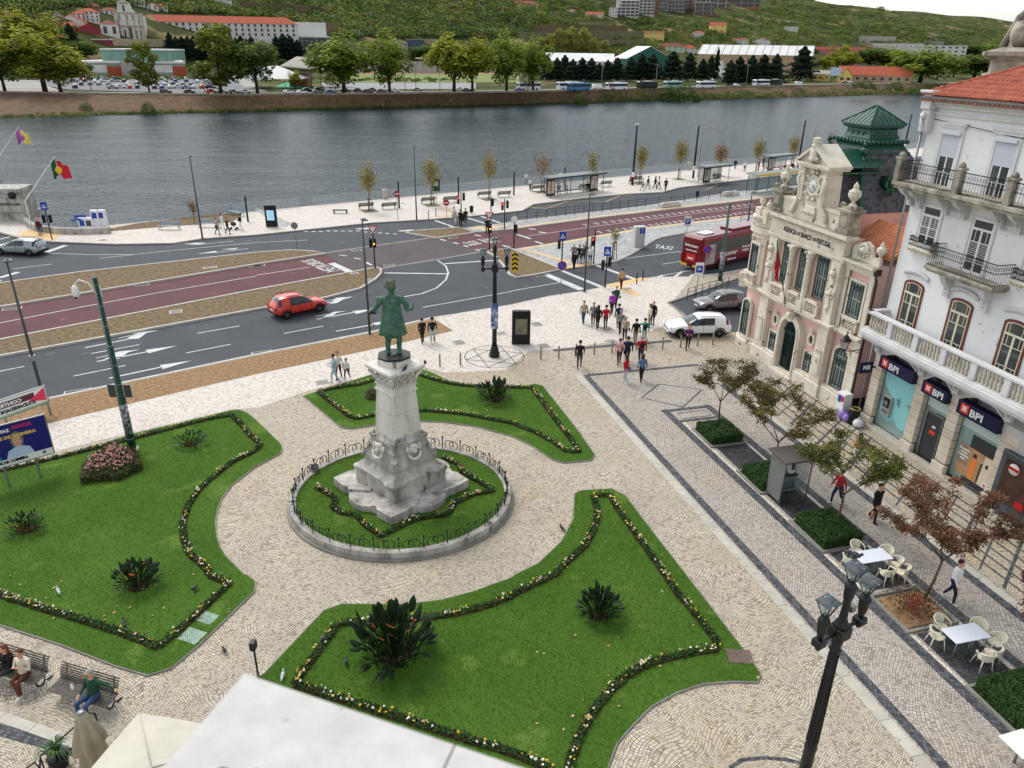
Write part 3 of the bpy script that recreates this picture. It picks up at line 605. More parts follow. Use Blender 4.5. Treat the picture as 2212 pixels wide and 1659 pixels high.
F3=TP(1,3,[(330,950),(420,820),(560,640),(700,440),(760,415),(950,425),(1250,400),(1480,375),(1750,335),(2000,270),(2212,190)])+TP(2,3,[(0,180),(180,90),(380,0)])+TP(2,2,[(400,1620),(640,1400),(720,1230),(735,1100),(700,980),(840,970),(900,1080),(1060,1300),(1320,1659)])+TP(2,3,[(1430,170),(1530,280),(1650,430),(1760,570),(1760,650),(1640,665),(1400,710),(1200,760),(1000,870),(860,990),(760,1110),(660,1250),(580,1400),(520,1560),(480,1700),(440,1780)])
border(F3,'pansy border looping round the foreground lawn past the two large plants')
border(TP(1,3,[(330,950),(900,1130),(1400,1290),(1900,1450)])+TP(2,3,[(0,1540),(230,1640),(440,1780)]),'pansy border along the near edge of the foreground lawn by the parapet')
# bird of paradise plants
sg=mat('strelitzia_leaf',l_(22,40,22),0.55,l_(44,66,36),tintattr=0,scale=3.0,spec=0.25,trans=.1);so=mat('strelitzia_flower',l_(224,120,40),.5)
def strel_leaf(L,bl,bw,lean):
 mb=MB();K=6;pts=[]
 for i in rg(K+1):
  t=i/K;pts.append(Vc((lean*L*(t**1.6),0,L*t*(1-0.25*lean*t))))
 mb.tube(pts,[0.012]*K+[0.008],4,smooth=1)
 d=(pts[-1]-pts[-2]).normalized();x=Vc((0,1,0));n=d.cross(x);p=pts[-1];vs=[];wd=[0.25,.9,1.0,.7,0.0]
 for i in rg(5):
  t=i/4;c=p+d*bl*t-n*0.0+Vc((0.10*lean*bl*t*t*2,0,-0.12*lean*bl*t*t*2));w=bw*wd[i]/2
  vs+=[c-x*w+n*w*0.45*(-1),c,c+x*w-n*w*0.45]
 fs=[]
 for i in rg(4):
  for k in rg(2):fs.append((i*3+k,i*3+k+1,i*3+k+4,i*3+k+3))
 mb.add(vs,fs,0,1);return mb.mesh('leaf',sg)
SL=[strel_leaf(L,bl,bw,le)for L,bl,bw,le in((.70,.38,.15,.30),(.60,.36,.15,.55),(.46,.34,.14,.85),(.78,.38,.14,.14),(.34,.32,.13,1.1),(.66,.36,.14,.42))]
def strel(x,y,width,hgt,n,label,nfl,group='bird of paradise plants on the lawns'):
 t=th_('bird_of_paradise_plant',label,'plant',(x,y,LZ),ru(0,6),group)
 for i in rg(int(n*1.3)):
  q=rnd.random()**.65;w_=rnd.random();a=rnd.uniform(0,6.283);r=q*width*0.33
  k=(3 if w_<.5 else 0 if w_<.8 else 5)if q<.4 else(0 if w_<.2 else 5 if w_<.4 else 1 if w_<.65 else 2 if w_<.85 else 4)
  o=link('leaf',SL[k],t,(cos(a)*r,sin(a)*r,0),a+ru(-.5,.5));s=hgt/1.18*ru(.82,1.1);o.scale=(s*min(1.1,width/hgt*.62),s,s)
  o.rotation_euler.x=rnd.uniform(-.18,.18)
 mb=MB()
 for i in rg(nfl):
  a=rnd.uniform(0,6.283);r=width*ru(.15,.46);z=hgt*ru(.6,.95)*(1-.2*r/width);c=Vc((cos(a)*r,sin(a)*r,z))
  mb.tube([(c.x*.4,c.y*.4,0),tuple(c)],.008,4,1)
  for k in rg(3):mb.tube([c,c+Vc((cos(a+k-1)*.10,sin(a+k-1)*.10,.13-.04*k))],[.016,.004],4,0)
 if nfl:mb.B_('blossoms',[so,sg],t,kind='stuff')
 d=MB();d.lathe([(width*.24,0.0),(width*.16,.05),(0.02,.06)],12);d.B_('dry_litter',M['soil'],t)
 return t
def strelp(c,r,x,y,w_px,top,n,label,nfl):
 b=P(c,r,x,y);d=hypot(b.x,b.y);dist=sqrt(d*d+CH*CH);w=w_px/4/FPX*dist*0.97
 u,v=553*c+x/4,414.75*r+y/4;z=vz(b,u,v-(y-top)/4);strel(b.x,b.y,w*0.92,max(.7,z*0.93-0.12),n,label,nfl)
strelp(1,3,1210,700,620,230,120,'largest bird of paradise plant with orange flowers, on the foreground lawn above the parapet',9)
strelp(2,3,760,350,340,70,95,'dark bird of paradise plant alone on the right half of the foreground lawn',0)
b5=lambda x,y:None
strelp(0,3,1205,100,330,-170,85,'bird of paradise plant on the left lawn nearest the green cover plates',4)
strelp(0,2,235,1265,330,1105,75,'bird of paradise plant at the left edge below the rose bed',2)
strelp(0,2,1650,530,250,390,65,'bird of paradise plant beside the tall green pole',0)
strelp(1,2,2070,140,300,-75,80,'bird of paradise plant on the lawn behind the monument, nearest the lamp',5)
g=np.random.default_rng(5);d=g.normal(size=(900,3));d/=np.linalg.norm(d,axis=1,keepdims=1);d[:,2]=np.abs(d[:,2]);sp=P(1,2,1015,120)
rl=mat('leaf_red_brown',l_(82,52,38),.6,l_(60,84,40),tintattr=1,trans=.2)
o=link('round_shrub',lm_('foliage',d*g.uniform(.6,1,(900,1))*np.array([.5,.5,.62]),.09,[rl],outward=d),loc=(sp.x,sp.y,LZ));tag(o,'small rounded red brown shrub half hidden behind the monument shaft','shrub')
bx=mat('box_hedge_leaf',l_(40,54,22),.6,l_(96,98,48),tintattr=1,trans=.15,spec=.2)
def hedge_leaves(poly,z0,z1,dens,size,seed=0,inner=1):
 g=np.random.default_rng(seed);n=len(poly);A=abs(sum(poly[i][0]*poly[(i+1)%n][1]-poly[(i+1)%n][0]*poly[i][1]for i in rg(n)))/2
 x,y=scatter(poly,int(A*dens),g);top=np.c_[x,y,z1+g.normal(0,.025,len(x))+.05*np.sin(x*7)*np.cos(y*6)]
 L=[top];O=[np.tile([0,0,1.0],(len(x),1))]
 ca=np.array([sum(p[0]for p in poly)/n,sum(p[1]for p in poly)/n])
 for i in rg(n):
  a=np.array(poly[i][:2]);b=np.array(poly[(i+1)%n][:2]);l=np.hypot(*(b-a));k=int(l*(z1-z0)*dens*1.1);t=g.random(k)[:,None];q=a+(b-a)*t
  nn=np.array([b[1]-a[1],a[0]-b[0]])/l
  if((a+b)/2-ca)@nn<0:nn=-nn
  q=q+nn*g.normal(0,.025,(k,1));L.append(np.c_[q,g.uniform(z0,z1,k)]);O.append(np.tile([nn[0],nn[1],.2],(k,1)))
 return np.concatenate(L),np.concatenate(O)
rp=[(p.x,p.y)for p in TP(0,2,[(705,880),(900,850),(1030,850),(1240,745),(1190,655),(1175,605),(960,590),(840,640),(730,750)])]
ctr=(sum(p[0]for p in rp)/9,sum(p[1]for p in rp)/9);inn=[(ctr[0]+(p[0]-ctr[0])*.8,ctr[1]+(p[1]-ctr[1])*.8)for p in rp]
pts_,out_=hedge_leaves(rp,LZ,.42,380,.09,3)
t=th_('rose_bed','pink rose bed inside a low clipped hedge on the left lawn','rose bed',(ctr[0],ctr[1],0))
sh=np.array([ctr[0],ctr[1],0]);o=link('hedge',lm_('hedge',pts_-sh,.09,[bx],outward=out_,seed=4),t,kind='stuff')
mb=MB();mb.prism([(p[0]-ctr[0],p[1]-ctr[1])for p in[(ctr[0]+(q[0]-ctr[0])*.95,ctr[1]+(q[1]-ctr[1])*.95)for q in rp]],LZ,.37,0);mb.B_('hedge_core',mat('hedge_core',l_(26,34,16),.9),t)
x,y=scatter(inn,420,np.random.default_rng(8));fl=np.c_[x,y,.5+np.random.default_rng(9).uniform(0,.28,len(x))]
P2=[];
for q in fl:P2+=[q+RNG.normal(0,.022,3)for _ in rg(5)]
pk=mat('rose_pink',l_(234,190,186),.6,l_(214,138,146),tintattr=1,trans=.2)
k=np.random.default_rng(3).random(len(fl))<.55
P3=[q for i,q in enumerate(P2)if k[i//5]];link('roses',lm_('roses',np.array(P3)-sh,.065,[pk],asp=.9),t,kind='stuff')
x,y=scatter(inn,2600,np.random.default_rng(18));link('rose_foliage',lm_('rose_foliage',np.c_[x,y,.3+RNG.uniform(0,.35,len(x))]-sh,.09,[bx]),t,kind='stuff')
# monument
RC=Vc((-4.85,28.33,0));RX,RY=4.72,4.27
def ell(k,n=72,dr=0.0):return[Vc((RC.x+cos(2*pi*i/n)*(RX*k+dr),RC.y+sin(2*pi*i/n)*(RY*k+dr),0))for i in rg(n)]
wall=th_('ring_kerb','low round stone kerb wall enclosing the grass round the monument','kerb wall',(0,0,0))
mb=MB();mb.prism([(p.x,p.y)for p in ell(1,96,.30)],-.02,.10,0,bottom=0);mb.B_('footing',M['kerb_d'],wall)
E1,E2=ell(1,96,.16),ell(1,96,-.12)
for q in rg(16):
 mb=MB()
 for i in rg(q*6,q*6+6):
  f=0.03 if i==q*6 else 0;g_=0.0
  a,b,c,d=E2[i].lerp(E2[(i+1)%96],f),E1[i].lerp(E1[(i+1)%96],f),E1[(i+1)%96],E2[(i+1)%96]
  mb.prism([(a.x,a.y),(b.x,b.y),(c.x,c.y),(d.x,d.y)],.1,.36+(q%3)*.003)
 mb.B_('kerb_stone',M['marble_d'],wall)
IZ=0.30
mb=MB();ip=ell(1,96,-.12);mb.prism([(p.x,p.y)for p in ip],.05,IZ,0,bottom=0);mb.B_('lawn',M['lawn'],kind='structure')
grass('grass',[(p.x,p.y)for p in ell(1,60,-.16)],IZ-.005,420,label='short mown grass in the round bed under the monument')
zz_=IZ
B1=[P(1,2,x,y,.35)for x,y in[(515,885),(600,930),(690,985),(660,1060),(740,1110),(860,1125),(950,1220),(1080,1310),(1200,1250),(1330,1180),(1440,1150),(1640,1130),(1680,1090),(1710,1030),(1860,955),(2050,915),(1960,860),(1790,760),(1750,690),(1600,625)]]
o=border(B1,'low zigzag flower border in the round bed at the foot of the monument',w=.26,z=IZ,dens=220,mixed=(.2,.5,.95))
MC=Vc((-4.95,28.9,0))
mon=th_('monument_pedestal','tall white marble monument pedestal rising from the round fenced lawn','monument',(MC.x,MC.y,0))
def sq(mb,prof,m=0,n=4,a0=0.0):mb.lathe(prof,n,(0,0,0),m,0,a0)
mb=MB()
for a in(0,pi/2,pi,1.5*pi):
 c,s=cos(a),sin(a);rot=lambda x,y:(x*c-y*s,x*s+y*c)
 mb.prism([rot(x,y)for x,y in[(1.2,-1.0),(2.15,-.95),(2.25,-.72),(2.45,-.68),(3.05,0),(2.45,.68),(2.25,.72),(2.15,.95),(1.2,1.0)]],IZ-.1,.70)
mb.B_('stepped_plate',M['marble_d'],mon)
mb=MB()
for a in(1,3,5,7):mb.lathe([(1.02,IZ-.1),(1.02,.60)],24,(cos(a*pi/4)*1.55,sin(a*pi/4)*1.55,0),0,0)
mb.B_('round_step',M['marble_d'],mon)
mb=MB();sq(mb,[(1.98,.6),(1.98,1.36),(2.06,1.38),(2.06,1.46),(1.96,1.50),(1.62,1.72),(1.58,1.76),(1.58,1.84),(1.5,1.95)])
for a in(0,1,2,3):
 c,s=cos(a*pi/2),sin(a*pi/2);T0=MRt(a*pi/2,4,'Z')
 mb.T=T0;mb.prism([(1.25,0),(1.62,-.37),(2.02,0),(1.62,.37)],.6,1.22);mb.prism([(1.2,0),(1.64,-.42),(2.08,0),(1.64,.42)],1.22,1.30);mb.lathe([(.47,1.30),(.5,1.36),(.47,1.44),(.36,1.50),(.1,1.52)],4,(1.62,0,0),0,1)
mb.T=None;mb.B_('base_block',M['marble_d'],mon)
mb=MB();sq(mb,[(1.62,1.9),(1.62,2.02),(1.5,2.2),(1.34,2.45),(1.30,2.5),(1.36,2.52),(1.36,2.62),(1.26,2.70),(1.22,2.86),(1.26,2.88),(1.26,2.96),(1.08,3.05),(1.02,3.2)])
for a in rg(4):
 mb.T=MRt(a*pi/2,4,'Z');mb.prism([(.9,-.26),(1.5,-.12),(1.62,0),(1.5,.12),(.9,.26)],1.95,2.35);mb.xzprism([(1.2,2.3),(1.66,1.95),(1.66,2.05),(1.3,2.55)],-.14,.14)
mb.T=None;mb.B_('middle_block',M['marble_d'],mon)
for a in rg(4):
 T0=MRt(a*pi/2+pi/4,4,'Z');mb=MB();mb.T=T0
 mb.ball((1.0,0,2.68),.2,10,sc_=(.9,1.1,1.1),jit=.05);mb.ball((1.18,0,2.60),.09,8,jit=.05);mb.ball((1.08,0,2.84),.13,8,sc_=(.8,1.6,.7),jit=.08)
 for s in(-1,1):
  mb.ball((1.02,s*.2,2.72),.1,8,jit=.1);mb.tube([(1.02,s*.30,2.86),(1.06,s*.36,2.72),(1.1,s*.3,2.6),(1.1,s*.22,2.66)],[.05,.06,.05,.03],6)
 arc=[(1.12+.10*sin(t*pi),.3*cos(t*pi),2.52-.26*sin(t*pi))for t in[i/10 for i in rg(11)]]
 mb.tube(arc,[.05+.025*sin(i*pi/10)+.01*(i%2)for i in rg(11)],6)
 mb.B_('lion_mask',M['marble'],mon)
def shaft(z0,z1,r0,r1,name='shaft_block'):
 mb=MB();g_=0.06;q=[]
 for z,r in((z0,r0),(z1,r1)):
  h=[]
  for a in rg(4):
   c,s=cos(a*pi/2),sin(a*pi/2)
   for x,y in[(r*.86,-.14*r),(r*.86+.02,-.06),(r*.97,-.045),(r*.97,.045),(r*.86+.02,.06),(r*.86,.14*r)]:h.append((x*c-y*s,x*s+y*c))
  q.append((z,h))
 n=24;vs=[(x,y,z)for z,h in q for x,y in h]
 mb.add(vs,[(i,(i+1)%n,(i+1)%n+n,i+n)for i in rg(n)]+[tuple(rg(n,2*n)),tuple(rg(n-1,-1,-1))]);return mb.B_(name,M['marble'],mon)
shaft(3.18,4.30,1.02,.94);shaft(4.315,5.12,.935,.86)
mb=MB();sq(mb,[(.87,5.13),(.92,5.16),(.92,5.22),(.86,5.26),(.84,5.42),(.9,5.44),(.9,5.50)]);mb.B_('necking',M['marble'],mon)
mb=MB();sq(mb,[(.82,5.50),(.82,6.0),(1.02,6.08),(1.10,6.12)])
for a in rg(4):
 for k in(-1,0,1):
  mb.T=MRt(a*pi/2+pi/4,4,'Z');mb.tube([(.60,k*.34-.12,5.55),(.64,k*.34-.12,5.85),(.70,k*.34,5.98),(.64,k*.34+.12,5.85),(.60,k*.34+.12,5.55)],.035,6);mb.ball((.63,k*.34,5.7),.08,6,jit=.1)
 mb.T=MRt(a*pi/2,4,'Z');mb.tube([(.8,0,5.55),(.9,0,5.8),(1.02,0,5.98),(1.12,0,6.02),(1.08,0,6.1)],[.06,.08,.09,.07,.04],6)
mb.T=None;mb.B_('capital',M['marble'],mon)
mb=MB();sq(mb,[(1.10,6.12),(1.2,6.14),(1.27,6.2),(1.27,6.30),(1.20,6.33),(.78,6.42)]);mb.B_('cornice',M['marble'],mon)
mb=MB();mb.lathe([(.72,6.40),(.72,6.66)],8,a0=pi/8,smooth=0);mb.B_('octagonal_block',M['marble'],mon)
mb=MB()
for a in rg(4):
 mb.T=MRt(a*pi/2,4,'Z');mb.tube([(1.28,0,3.0),(1.12,0,3.06),(1.05,0,3.2)],[.05,.09,.03],6)
 for s in(-1,1):mb.tube([(1.2,s*.1,3.02),(1.0,s*.22,3.06),(.84,s*.34,3.16),(.8,s*.42,3.1)],[.04,.05,.04,.015],5)
mb.T=None;mb.B_('leaf_scrolls',M['marble_d'],mon)
# iron fence on the ring
fence=th_('iron_fence','ornate low iron hoop fence on the round kerb of the monument','fence')
NP=30;fm=M['irong']
mb=MB();mb.tube([(0,0,0),(0,0,.52)],.024,6);mb.ball((0,0,.12),.03,6);mb.ball((0,0,.30),.025,6);mb.lathe([(.012,.5),(.05,.55),(.03,.6),(.055,.63),(.01,.64)],6)
for a in(-1,1):mb.tube([(0,0,.16),(a*.08,0,.2),(a*.1,0,.26)],.008,4)
post_me=mb.mesh('post',fm)
def hoop(L):
 mb=MB();r=.23
 for cx in(-.12,.12):
  c=[(cx+cos(t)*r,0,.24+sin(t)*r*.98)for t in[-.6+i*(pi+1.2)/14 for i in rg(15)]];mb.tube(c,.018,5)
 mb.tube([(-L/2,0,.06),(L/2,0,.06)],.010,4)
 mb.tube([(-.05,0,.44),(-.12,0,.34),(-.04,0,.22),(.06,0,.16),(.1,0,.08)],.016,4);mb.tube([(-.3,0,.07),(-.26,0,.2),(-.34,0,.28)],.009,4);mb.tube([(.3,0,.07),(.26,0,.2),(.34,0,.28)],.009,4)
 return mb.mesh('hoop_panel',fm)
panel_me=hoop(.93)
for i in rg(NP):
 a=2*pi*i/NP;am=2*pi*(i+.5)/NP
 link('post',post_me,fence,(RC.x+cos(a)*RX,RC.y+sin(a)*RY,.36))
 o=link('hoop_panel',panel_me,fence,(RC.x+cos(am)*RX*.995,RC.y+sin(am)*RY*.995,.36));o.rotation_euler=(0,0,atan2(cos(am)*RY,-sin(am)*RX));o.scale=(1,1,1.05)
t=th_('spotlight','black floodlight box on the left rim of the round bed','floodlight',tuple(P(1,2,510,750,.36)));t.rotation_euler=(0,0,.6)
mb=MB();mb.box(-.16,-.1,.08,.16,.1,.34,0,.02);mb.box(-.13,-.13,.11,.13,-.1,.31,1);mb.B_('housing',[M['black'],M['clear']],t);mb=MB();mb.tube([(-.18,0,.2),(-.18,0,0),(.18,0,0),(.18,0,.2)],.015,5);mb.B_('bracket',M['iron'],t)
t=th_('spotlight','small dark box light on a thin post between the two lawns','path light',tuple(P(1,3,20,866)))
mb=MB();mb.tube([(0,0,0),(0,0,1.25)],.035,8);mb.B_('post',M['iron'],t);mb=MB();mb.box(-.09,-.13,1.15,.09,.13,1.45,0,.02);mb.box(-.1,-.08,1.2,-.09,.08,1.38,1);mb.B_('housing',[M['iron'],M['clear']],t)
# far bank: embankment, road level, hills
FZ=1.0
top_px=[(0,0,-900,800),(0,0,0,800),(0,0,800,815),(0,0,2000,822),(1,0,1000,812),(2,0,0,795),(2,0,1300,765),(3,0,0,745),(3,0,1200,725),(3,0,1640,722)]
topl=[P(c,r,x,y,FZ)for c,r,x,y in top_px]+[BK(800,204,FZ)]
watl=[P(c,0,x,y,RIVZ)for c,x,y in((0,-900,1060),(0,0,1018),(0,2000,968),(1,1000,930),(2,0,900),(2,1300,868),(3,0,848),(3,1200,812),(3,1640,800))]+[BK(800,196,RIVZ)]
watl=[watl[0].copy()]+watl;watl=watl[:2]+[watl[2].lerp(watl[3],.4)]+watl[3:];watl=watl[:len(topl)]
def subdiv(L,k):return[L[i].lerp(L[i+1],t/k)for i in rg(len(L)-1)for t in rg(k)]+[L[-1]]
TL,WL=subdiv(topl,24),subdiv(watl,24)
m_bank=mat('bank_stone',l_(122,92,72),.95,l_(86,76,52),.35,amount=1.2,detail=9,bump=1.5,bscale=.9,speck=(l_(160,146,128),1.1,.64))
mb=MB();vs=[];n=len(TL);KK=6
for i in rg(n):
 for k in rg(KK+1):
  p=WL[i].lerp(TL[i],k/KK);j=0.35 if 0<k<KK else 0
  vs.append((p.x,p.y,p.z-(0.8 if k==0 else 0)+ru(-j,j)))
mb.add(vs,[(i*(KK+1)+k,(i+1)*(KK+1)+k,(i+1)*(KK+1)+k+1,i*(KK+1)+k+1)for i in rg(n-1)for k in rg(KK)],0,1);stc('far_bank',mb,m_bank)
def bank_ab(x,y):q=Vc((x,y,0))-BANK0;return q.x*bd.x+q.y*bd.y,q.x*bn.x+q.y*bn.y
FOOT=405.0
def terr(x,y):
 a,b=(x-BANK0.x)*bd.x+(y-BANK0.y)*bd.y,(x-BANK0.x)*bn.x+(y-BANK0.y)*bn.y
 phi=np.degrees(np.arctan2(x,y))
 foot=np.interp(a,[-300,0,200,420,700,1200],[385,385,470,500,470,430])
 Hh=np.interp(phi,[-40,0,12,18,22,26,30,34,40],[190,190,176,150,134,126,122,114,108])
 w=9*np.sin(a/61.0+1.3)*np.sin(b/83.0)+5*np.sin(a/23.0+b/37.0)
 s=np.maximum(0,b-foot+w)
 z=FZ+Hh*(1-np.exp(-s*0.30/Hh*1.25));z=z+np.minimum(1,s/80)*(3*np.sin(a/31.0)*np.cos(b/27.0))
 return z
def land(u,v,dmin=300):
 d=ray(u,v);h=hypot(d.x,d.y);t=np.arange(dmin,1900,3.0);x=d.x/h*t;y=d.y/h*t;q=terr(x,y);k=np.nonzero(CH+d.z/h*t<=q)[0]
 k=int(k[0])if len(k)else 200
 return Vc((float(x[k]),float(y[k]),float(q[k])))
NA,ND=170,110;A_=np.radians(np.linspace(-50,52,NA));D_=np.concatenate([np.linspace(0,1,ND)**1.25])
vs=[];tops=[(atan2(p.x,p.y),hypot(p.x,p.y))for p in TL];ta=np.array([q[0]for q in tops]);td=np.array([q[1]for q in tops]);o_=np.argsort(ta)
for a in A_:
 d0=float(np.interp(a,ta[o_],td[o_]))
 if a<ta.min():d0=td[np.argmin(ta)]
 dd=d0+D_*(2100-d0);x=np.sin(a)*dd;y=np.cos(a)*dd;z=terr(x,y);z[0]=FZ
 vs+=list(zip(x,y,z))
m_hill=mat('hillside',l_(92,94,58),.95,l_(52,64,36),.012,amount=1.3,detail=10,bump=2,bscale=.35,spec=.05,speck=(l_(140,122,88),.03,.58))
mb=MB();mb.add(vs,[(i*ND+k,(i+1)*ND+k,(i+1)*ND+k+1,i*ND+k+1)[::-1]for i in rg(NA-1)for k in rg(ND-1)],0,1);stc('hills',mb,m_hill)
m_fasph=mat('far_paving',l_(168,164,156),.9,l_(140,138,132),.05,detail=6)
mb=MB();rl_=[p for p in TL[6:]];L2_=offset(rl_,14)
mb2=MB()
for i in rg(len(rl_)-1):mb2.add([(rl_[i].x,rl_[i].y,FZ+.04),(rl_[i+1].x,rl_[i+1].y,FZ+.04),(L2_[i+1].x,L2_[i+1].y,FZ+.04),(L2_[i].x,L2_[i].y,FZ+.04)],[(0,1,2,3)])
stc('far_road',mb2,m_fasph)
mb=MB();rb_(mb,TL,.5,FZ+.55,h=.8);stc('far_wall',mb,mat('far_wall',l_(170,160,142),.9,l_(110,98,80),.4,detail=8))
def F(c,x,y,z=FZ):return P(c,0,x,y,z)
sheet('car_park',[F(0,300,690),F(0,900,655),F(0,2160,655),F(0,2212,790),F(0,1500,800),F(0,600,775),F(0,420,745)],FZ+.05,mat('far_asphalt',l_(128,130,132),.9,l_(112,114,116),.05))
sheet('pale_square',[F(0,-400,700),F(0,300,690),F(0,420,745),F(0,540,790),F(0,-400,790)],FZ+.05,m_fasph)
sheet('pale_road',[F(0,1985,650),F(0,2060,640),F(0,2212,730),F(0,2212,760),F(1,100,790),F(1,-60,792)],FZ+.06,m_fasph)
m_field=mat('far_field',l_(112,132,66),.95,l_(124,128,76),.05);m_track=mat('far_track',l_(166,164,160),.9,l_(126,128,130),.06,detail=7,stretch=(1,3,1));m_dryf=mat('far_dry_field',l_(160,148,108),.95,l_(140,132,92),.05)
sheet('running_track',[F(1,600,775),F(1,1900,768),F(1,1900,715),F(1,560,715)],FZ+.05,m_track)
sheet('football_field',[F(1,800,712),F(1,2212,712),F(2,60,705),F(2,60,655),F(1,2212,645),F(1,800,638)],FZ+.05,m_field)
sheet('red_track_edge',[F(1,900,637),F(1,2200,643),F(1,2200,632),F(1,900,620)],FZ+.05,mat('far_red',l_(170,122,98),.9))
sheet('dry_field',[F(1,150,600),F(1,620,592),F(1,640,540),F(1,150,530)],FZ+.05,m_dryf)
sheet('green_court',[F(1,120,770),F(1,480,765),F(1,390,712),F(1,250,715)],FZ+.06,mat('court_green',l_(60,150,104),.8))
def clump(n,r,seed):
 g=np.random.default_rng(seed);d=g.normal(size=(n,3));d/=np.linalg.norm(d,axis=1,keepdims=1);d[:,2]=np.abs(d[:,2])*0.95-0.12
 return d*r*g.uniform(.72,1.03,(n,1)),d
def mass(name,centres,radii,tints,mats,mi,label,cat='vegetation',leaf=1.1,n=100,seed=1,flat=.8):
 g=np.random.default_rng(seed);V=[clump(n,1.0,k+seed)for k in rg(7)];P_,O_,T_,S_,MI=[],[],[],[],[]
 for i,(c,r)in enumerate(zip(centres,radii)):
  p,d=V[i%7];a=g.uniform(0,6.28);co,si=cos(a),sin(a);q=np.c_[p[:,0]*co-p[:,1]*si,p[:,0]*si+p[:,1]*co,p[:,2]*flat]
  dd=np.c_[d[:,0]*co-d[:,1]*si,d[:,0]*si+d[:,1]*co,d[:,2]]
  P_.append(q*r+np.asarray(c));O_.append(dd);T_.append(np.clip(tints[i]+g.normal(0,.16,len(q)),0,1));S_.append(np.full(len(q),leaf*(r/4.5)**.5));MI.append(np.full(len(q),mi[i]))
 me=lm_(name,np.concatenate(P_),np.concatenate(S_),mats,np.concatenate(MI),np.concatenate(T_),up=.3,asp=.75,outward=np.concatenate(O_))
 o=link(name,me);return tag(o,label,cat,kind='stuff')
wf=[mat('wood_leaf_green',l_(48,72,34),.8,l_(128,150,72),tintattr=1,spec=.1,trans=.12),mat('wood_leaf_olive',l_(84,94,42),.8,l_(168,164,84),tintattr=1,spec=.1,trans=.12),mat('wood_leaf_grey',l_(64,82,56),.8,l_(130,146,106),tintattr=1,spec=.1,trans=.12),mat('wood_leaf_brown',l_(86,66,40),.8,l_(150,112,64),tintattr=1,spec=.1)]
def hill_points(px,n,seed,rmin,rmax,dens_fn=None):
 g=np.random.default_rng(seed);poly=[(553*c+x/4,y/4)for c,x,y in px];x,y=scatter(poly,n,g);cs=[];rs=[];tt=[];mi=[]
 for a,b in zip(x,y):
  p=land(a,b);cs.append((p.x,p.y,p.z));d=hypot(p.x,p.y);rs.append(g.uniform(rmin,rmax));tt.append(g.beta(2,2));k=g.random();mi.append(0 if k<.68 else(1 if k<.86 else(2 if k<.98 else 3)))
 return cs,rs,tt,mi
def woods(px,n,seed,rmin,rmax,label,nl=100,leaf=1.2,name='woodland'):
 cs,rs,tt,mi=hill_points(px,n,seed,rmin,rmax);return mass(name,cs,rs,tt,wf,mi,label,'woodland',leaf,nl,seed)
woods([(1,640,-60),(1,2212,-60),(2,300,-60),(2,300,120),(2,0,300),(1,2212,330),(1,700,330),(1,640,200)],1500,21,4.5,8.5,'mixed green woodland covering the middle of the hillside',100)
woods([(0,-100,-60),(1,700,-60),(1,740,300),(1,250,210),(0,2212,150),(0,1500,110),(0,1250,40),(0,600,60),(0,-100,150)],860,22,4.5,8.5,'dark green trees on the slope above the monastery',100)
woods([(2,300,-60),(2,900,-60),(2,860,150),(2,500,230),(2,60,290),(2,0,200)],420,23,3,6,'green trees left of the white apartment blocks',90)
woods([(2,1000,160),(2,1700,190),(2,2212,60),(3,0,60),(3,760,200),(3,780,400),(3,0,420),(2,2212,400),(2,1500,400),(2,1250,330),(2,1000,230)],1000,24,3,6.5,'scrub and trees on the slope above the warehouses',80,1.0,'scrub')
woods([(3,0,20),(3,900,60),(3,2000,170),(3,2100,420),(3,800,400),(3,760,200),(3,0,100)],1250,25,2.5,6.5,'scattered green scrub on the open hillside at the right',70,1.0,'scrub')
woods([(3,850,-40),(3,1300,-10),(3,2150,55),(3,2140,165),(3,1600,90),(3,1000,95),(3,850,40)],620,26,6,9,'dark line of trees along the right hill crest',90,1.3)
woods([(2,2212,-30),(3,850,-30),(3,700,20),(3,400,10),(3,0,40)],170,27,3,6,'sparse trees on the hilltop between the crest wood and the blocks',80)
woods([(0,0,120),(0,600,130),(0,620,260),(0,480,360),(0,0,420),(0,-60,300)],130,28,3,5,'green garden trees between the houses at the left',90)
woods([(2,820,330),(2,1280,330),(2,1290,440),(2,820,480)],110,29,3,5.5,'green and yellow trees behind the green warehouse',90)
def flat_mass(px,n,seed,rmin,rmax,label,name='shrubbery',nl=90,leaf=1.0,zz=FZ,mi_=None,tint=None):
 g=np.random.default_rng(seed);poly=[(F(c,x,y).x,F(c,x,y).y)for c,x,y in px];x,y=scatter(poly,n,g)
 return mass(name,[(a,b,zz+.3)for a,b in zip(x,y)],g.uniform(rmin,rmax,len(x)),g.beta(2,2,len(x))if tint is None else np.full(len(x),tint),wf,[mi_ if mi_ is not None else int(g.random()<.25)for _ in x],label,'shrubs',leaf,nl,seed)
flat_mass([(3,0,715),(3,700,700),(3,1640,690),(3,1640,665),(3,700,660),(3,0,690)],60,31,1.2,2.6,'low green bushes along the far road at the right')
flat_mass([(1,140,700),(1,640,700),(1,1700,712),(1,1700,690),(1,700,690),(1,140,670)],60,33,1.2,2.6,'line of low bushes behind the running track')
flat_mass([(0,760,690),(0,1950,690),(0,1950,672),(0,760,672)],60,34,1.5,2.6,'hedge of small trees between the car park and the hall')
g=np.random.default_rng(41);cs,rs,tt,mi=[],[],[],[]
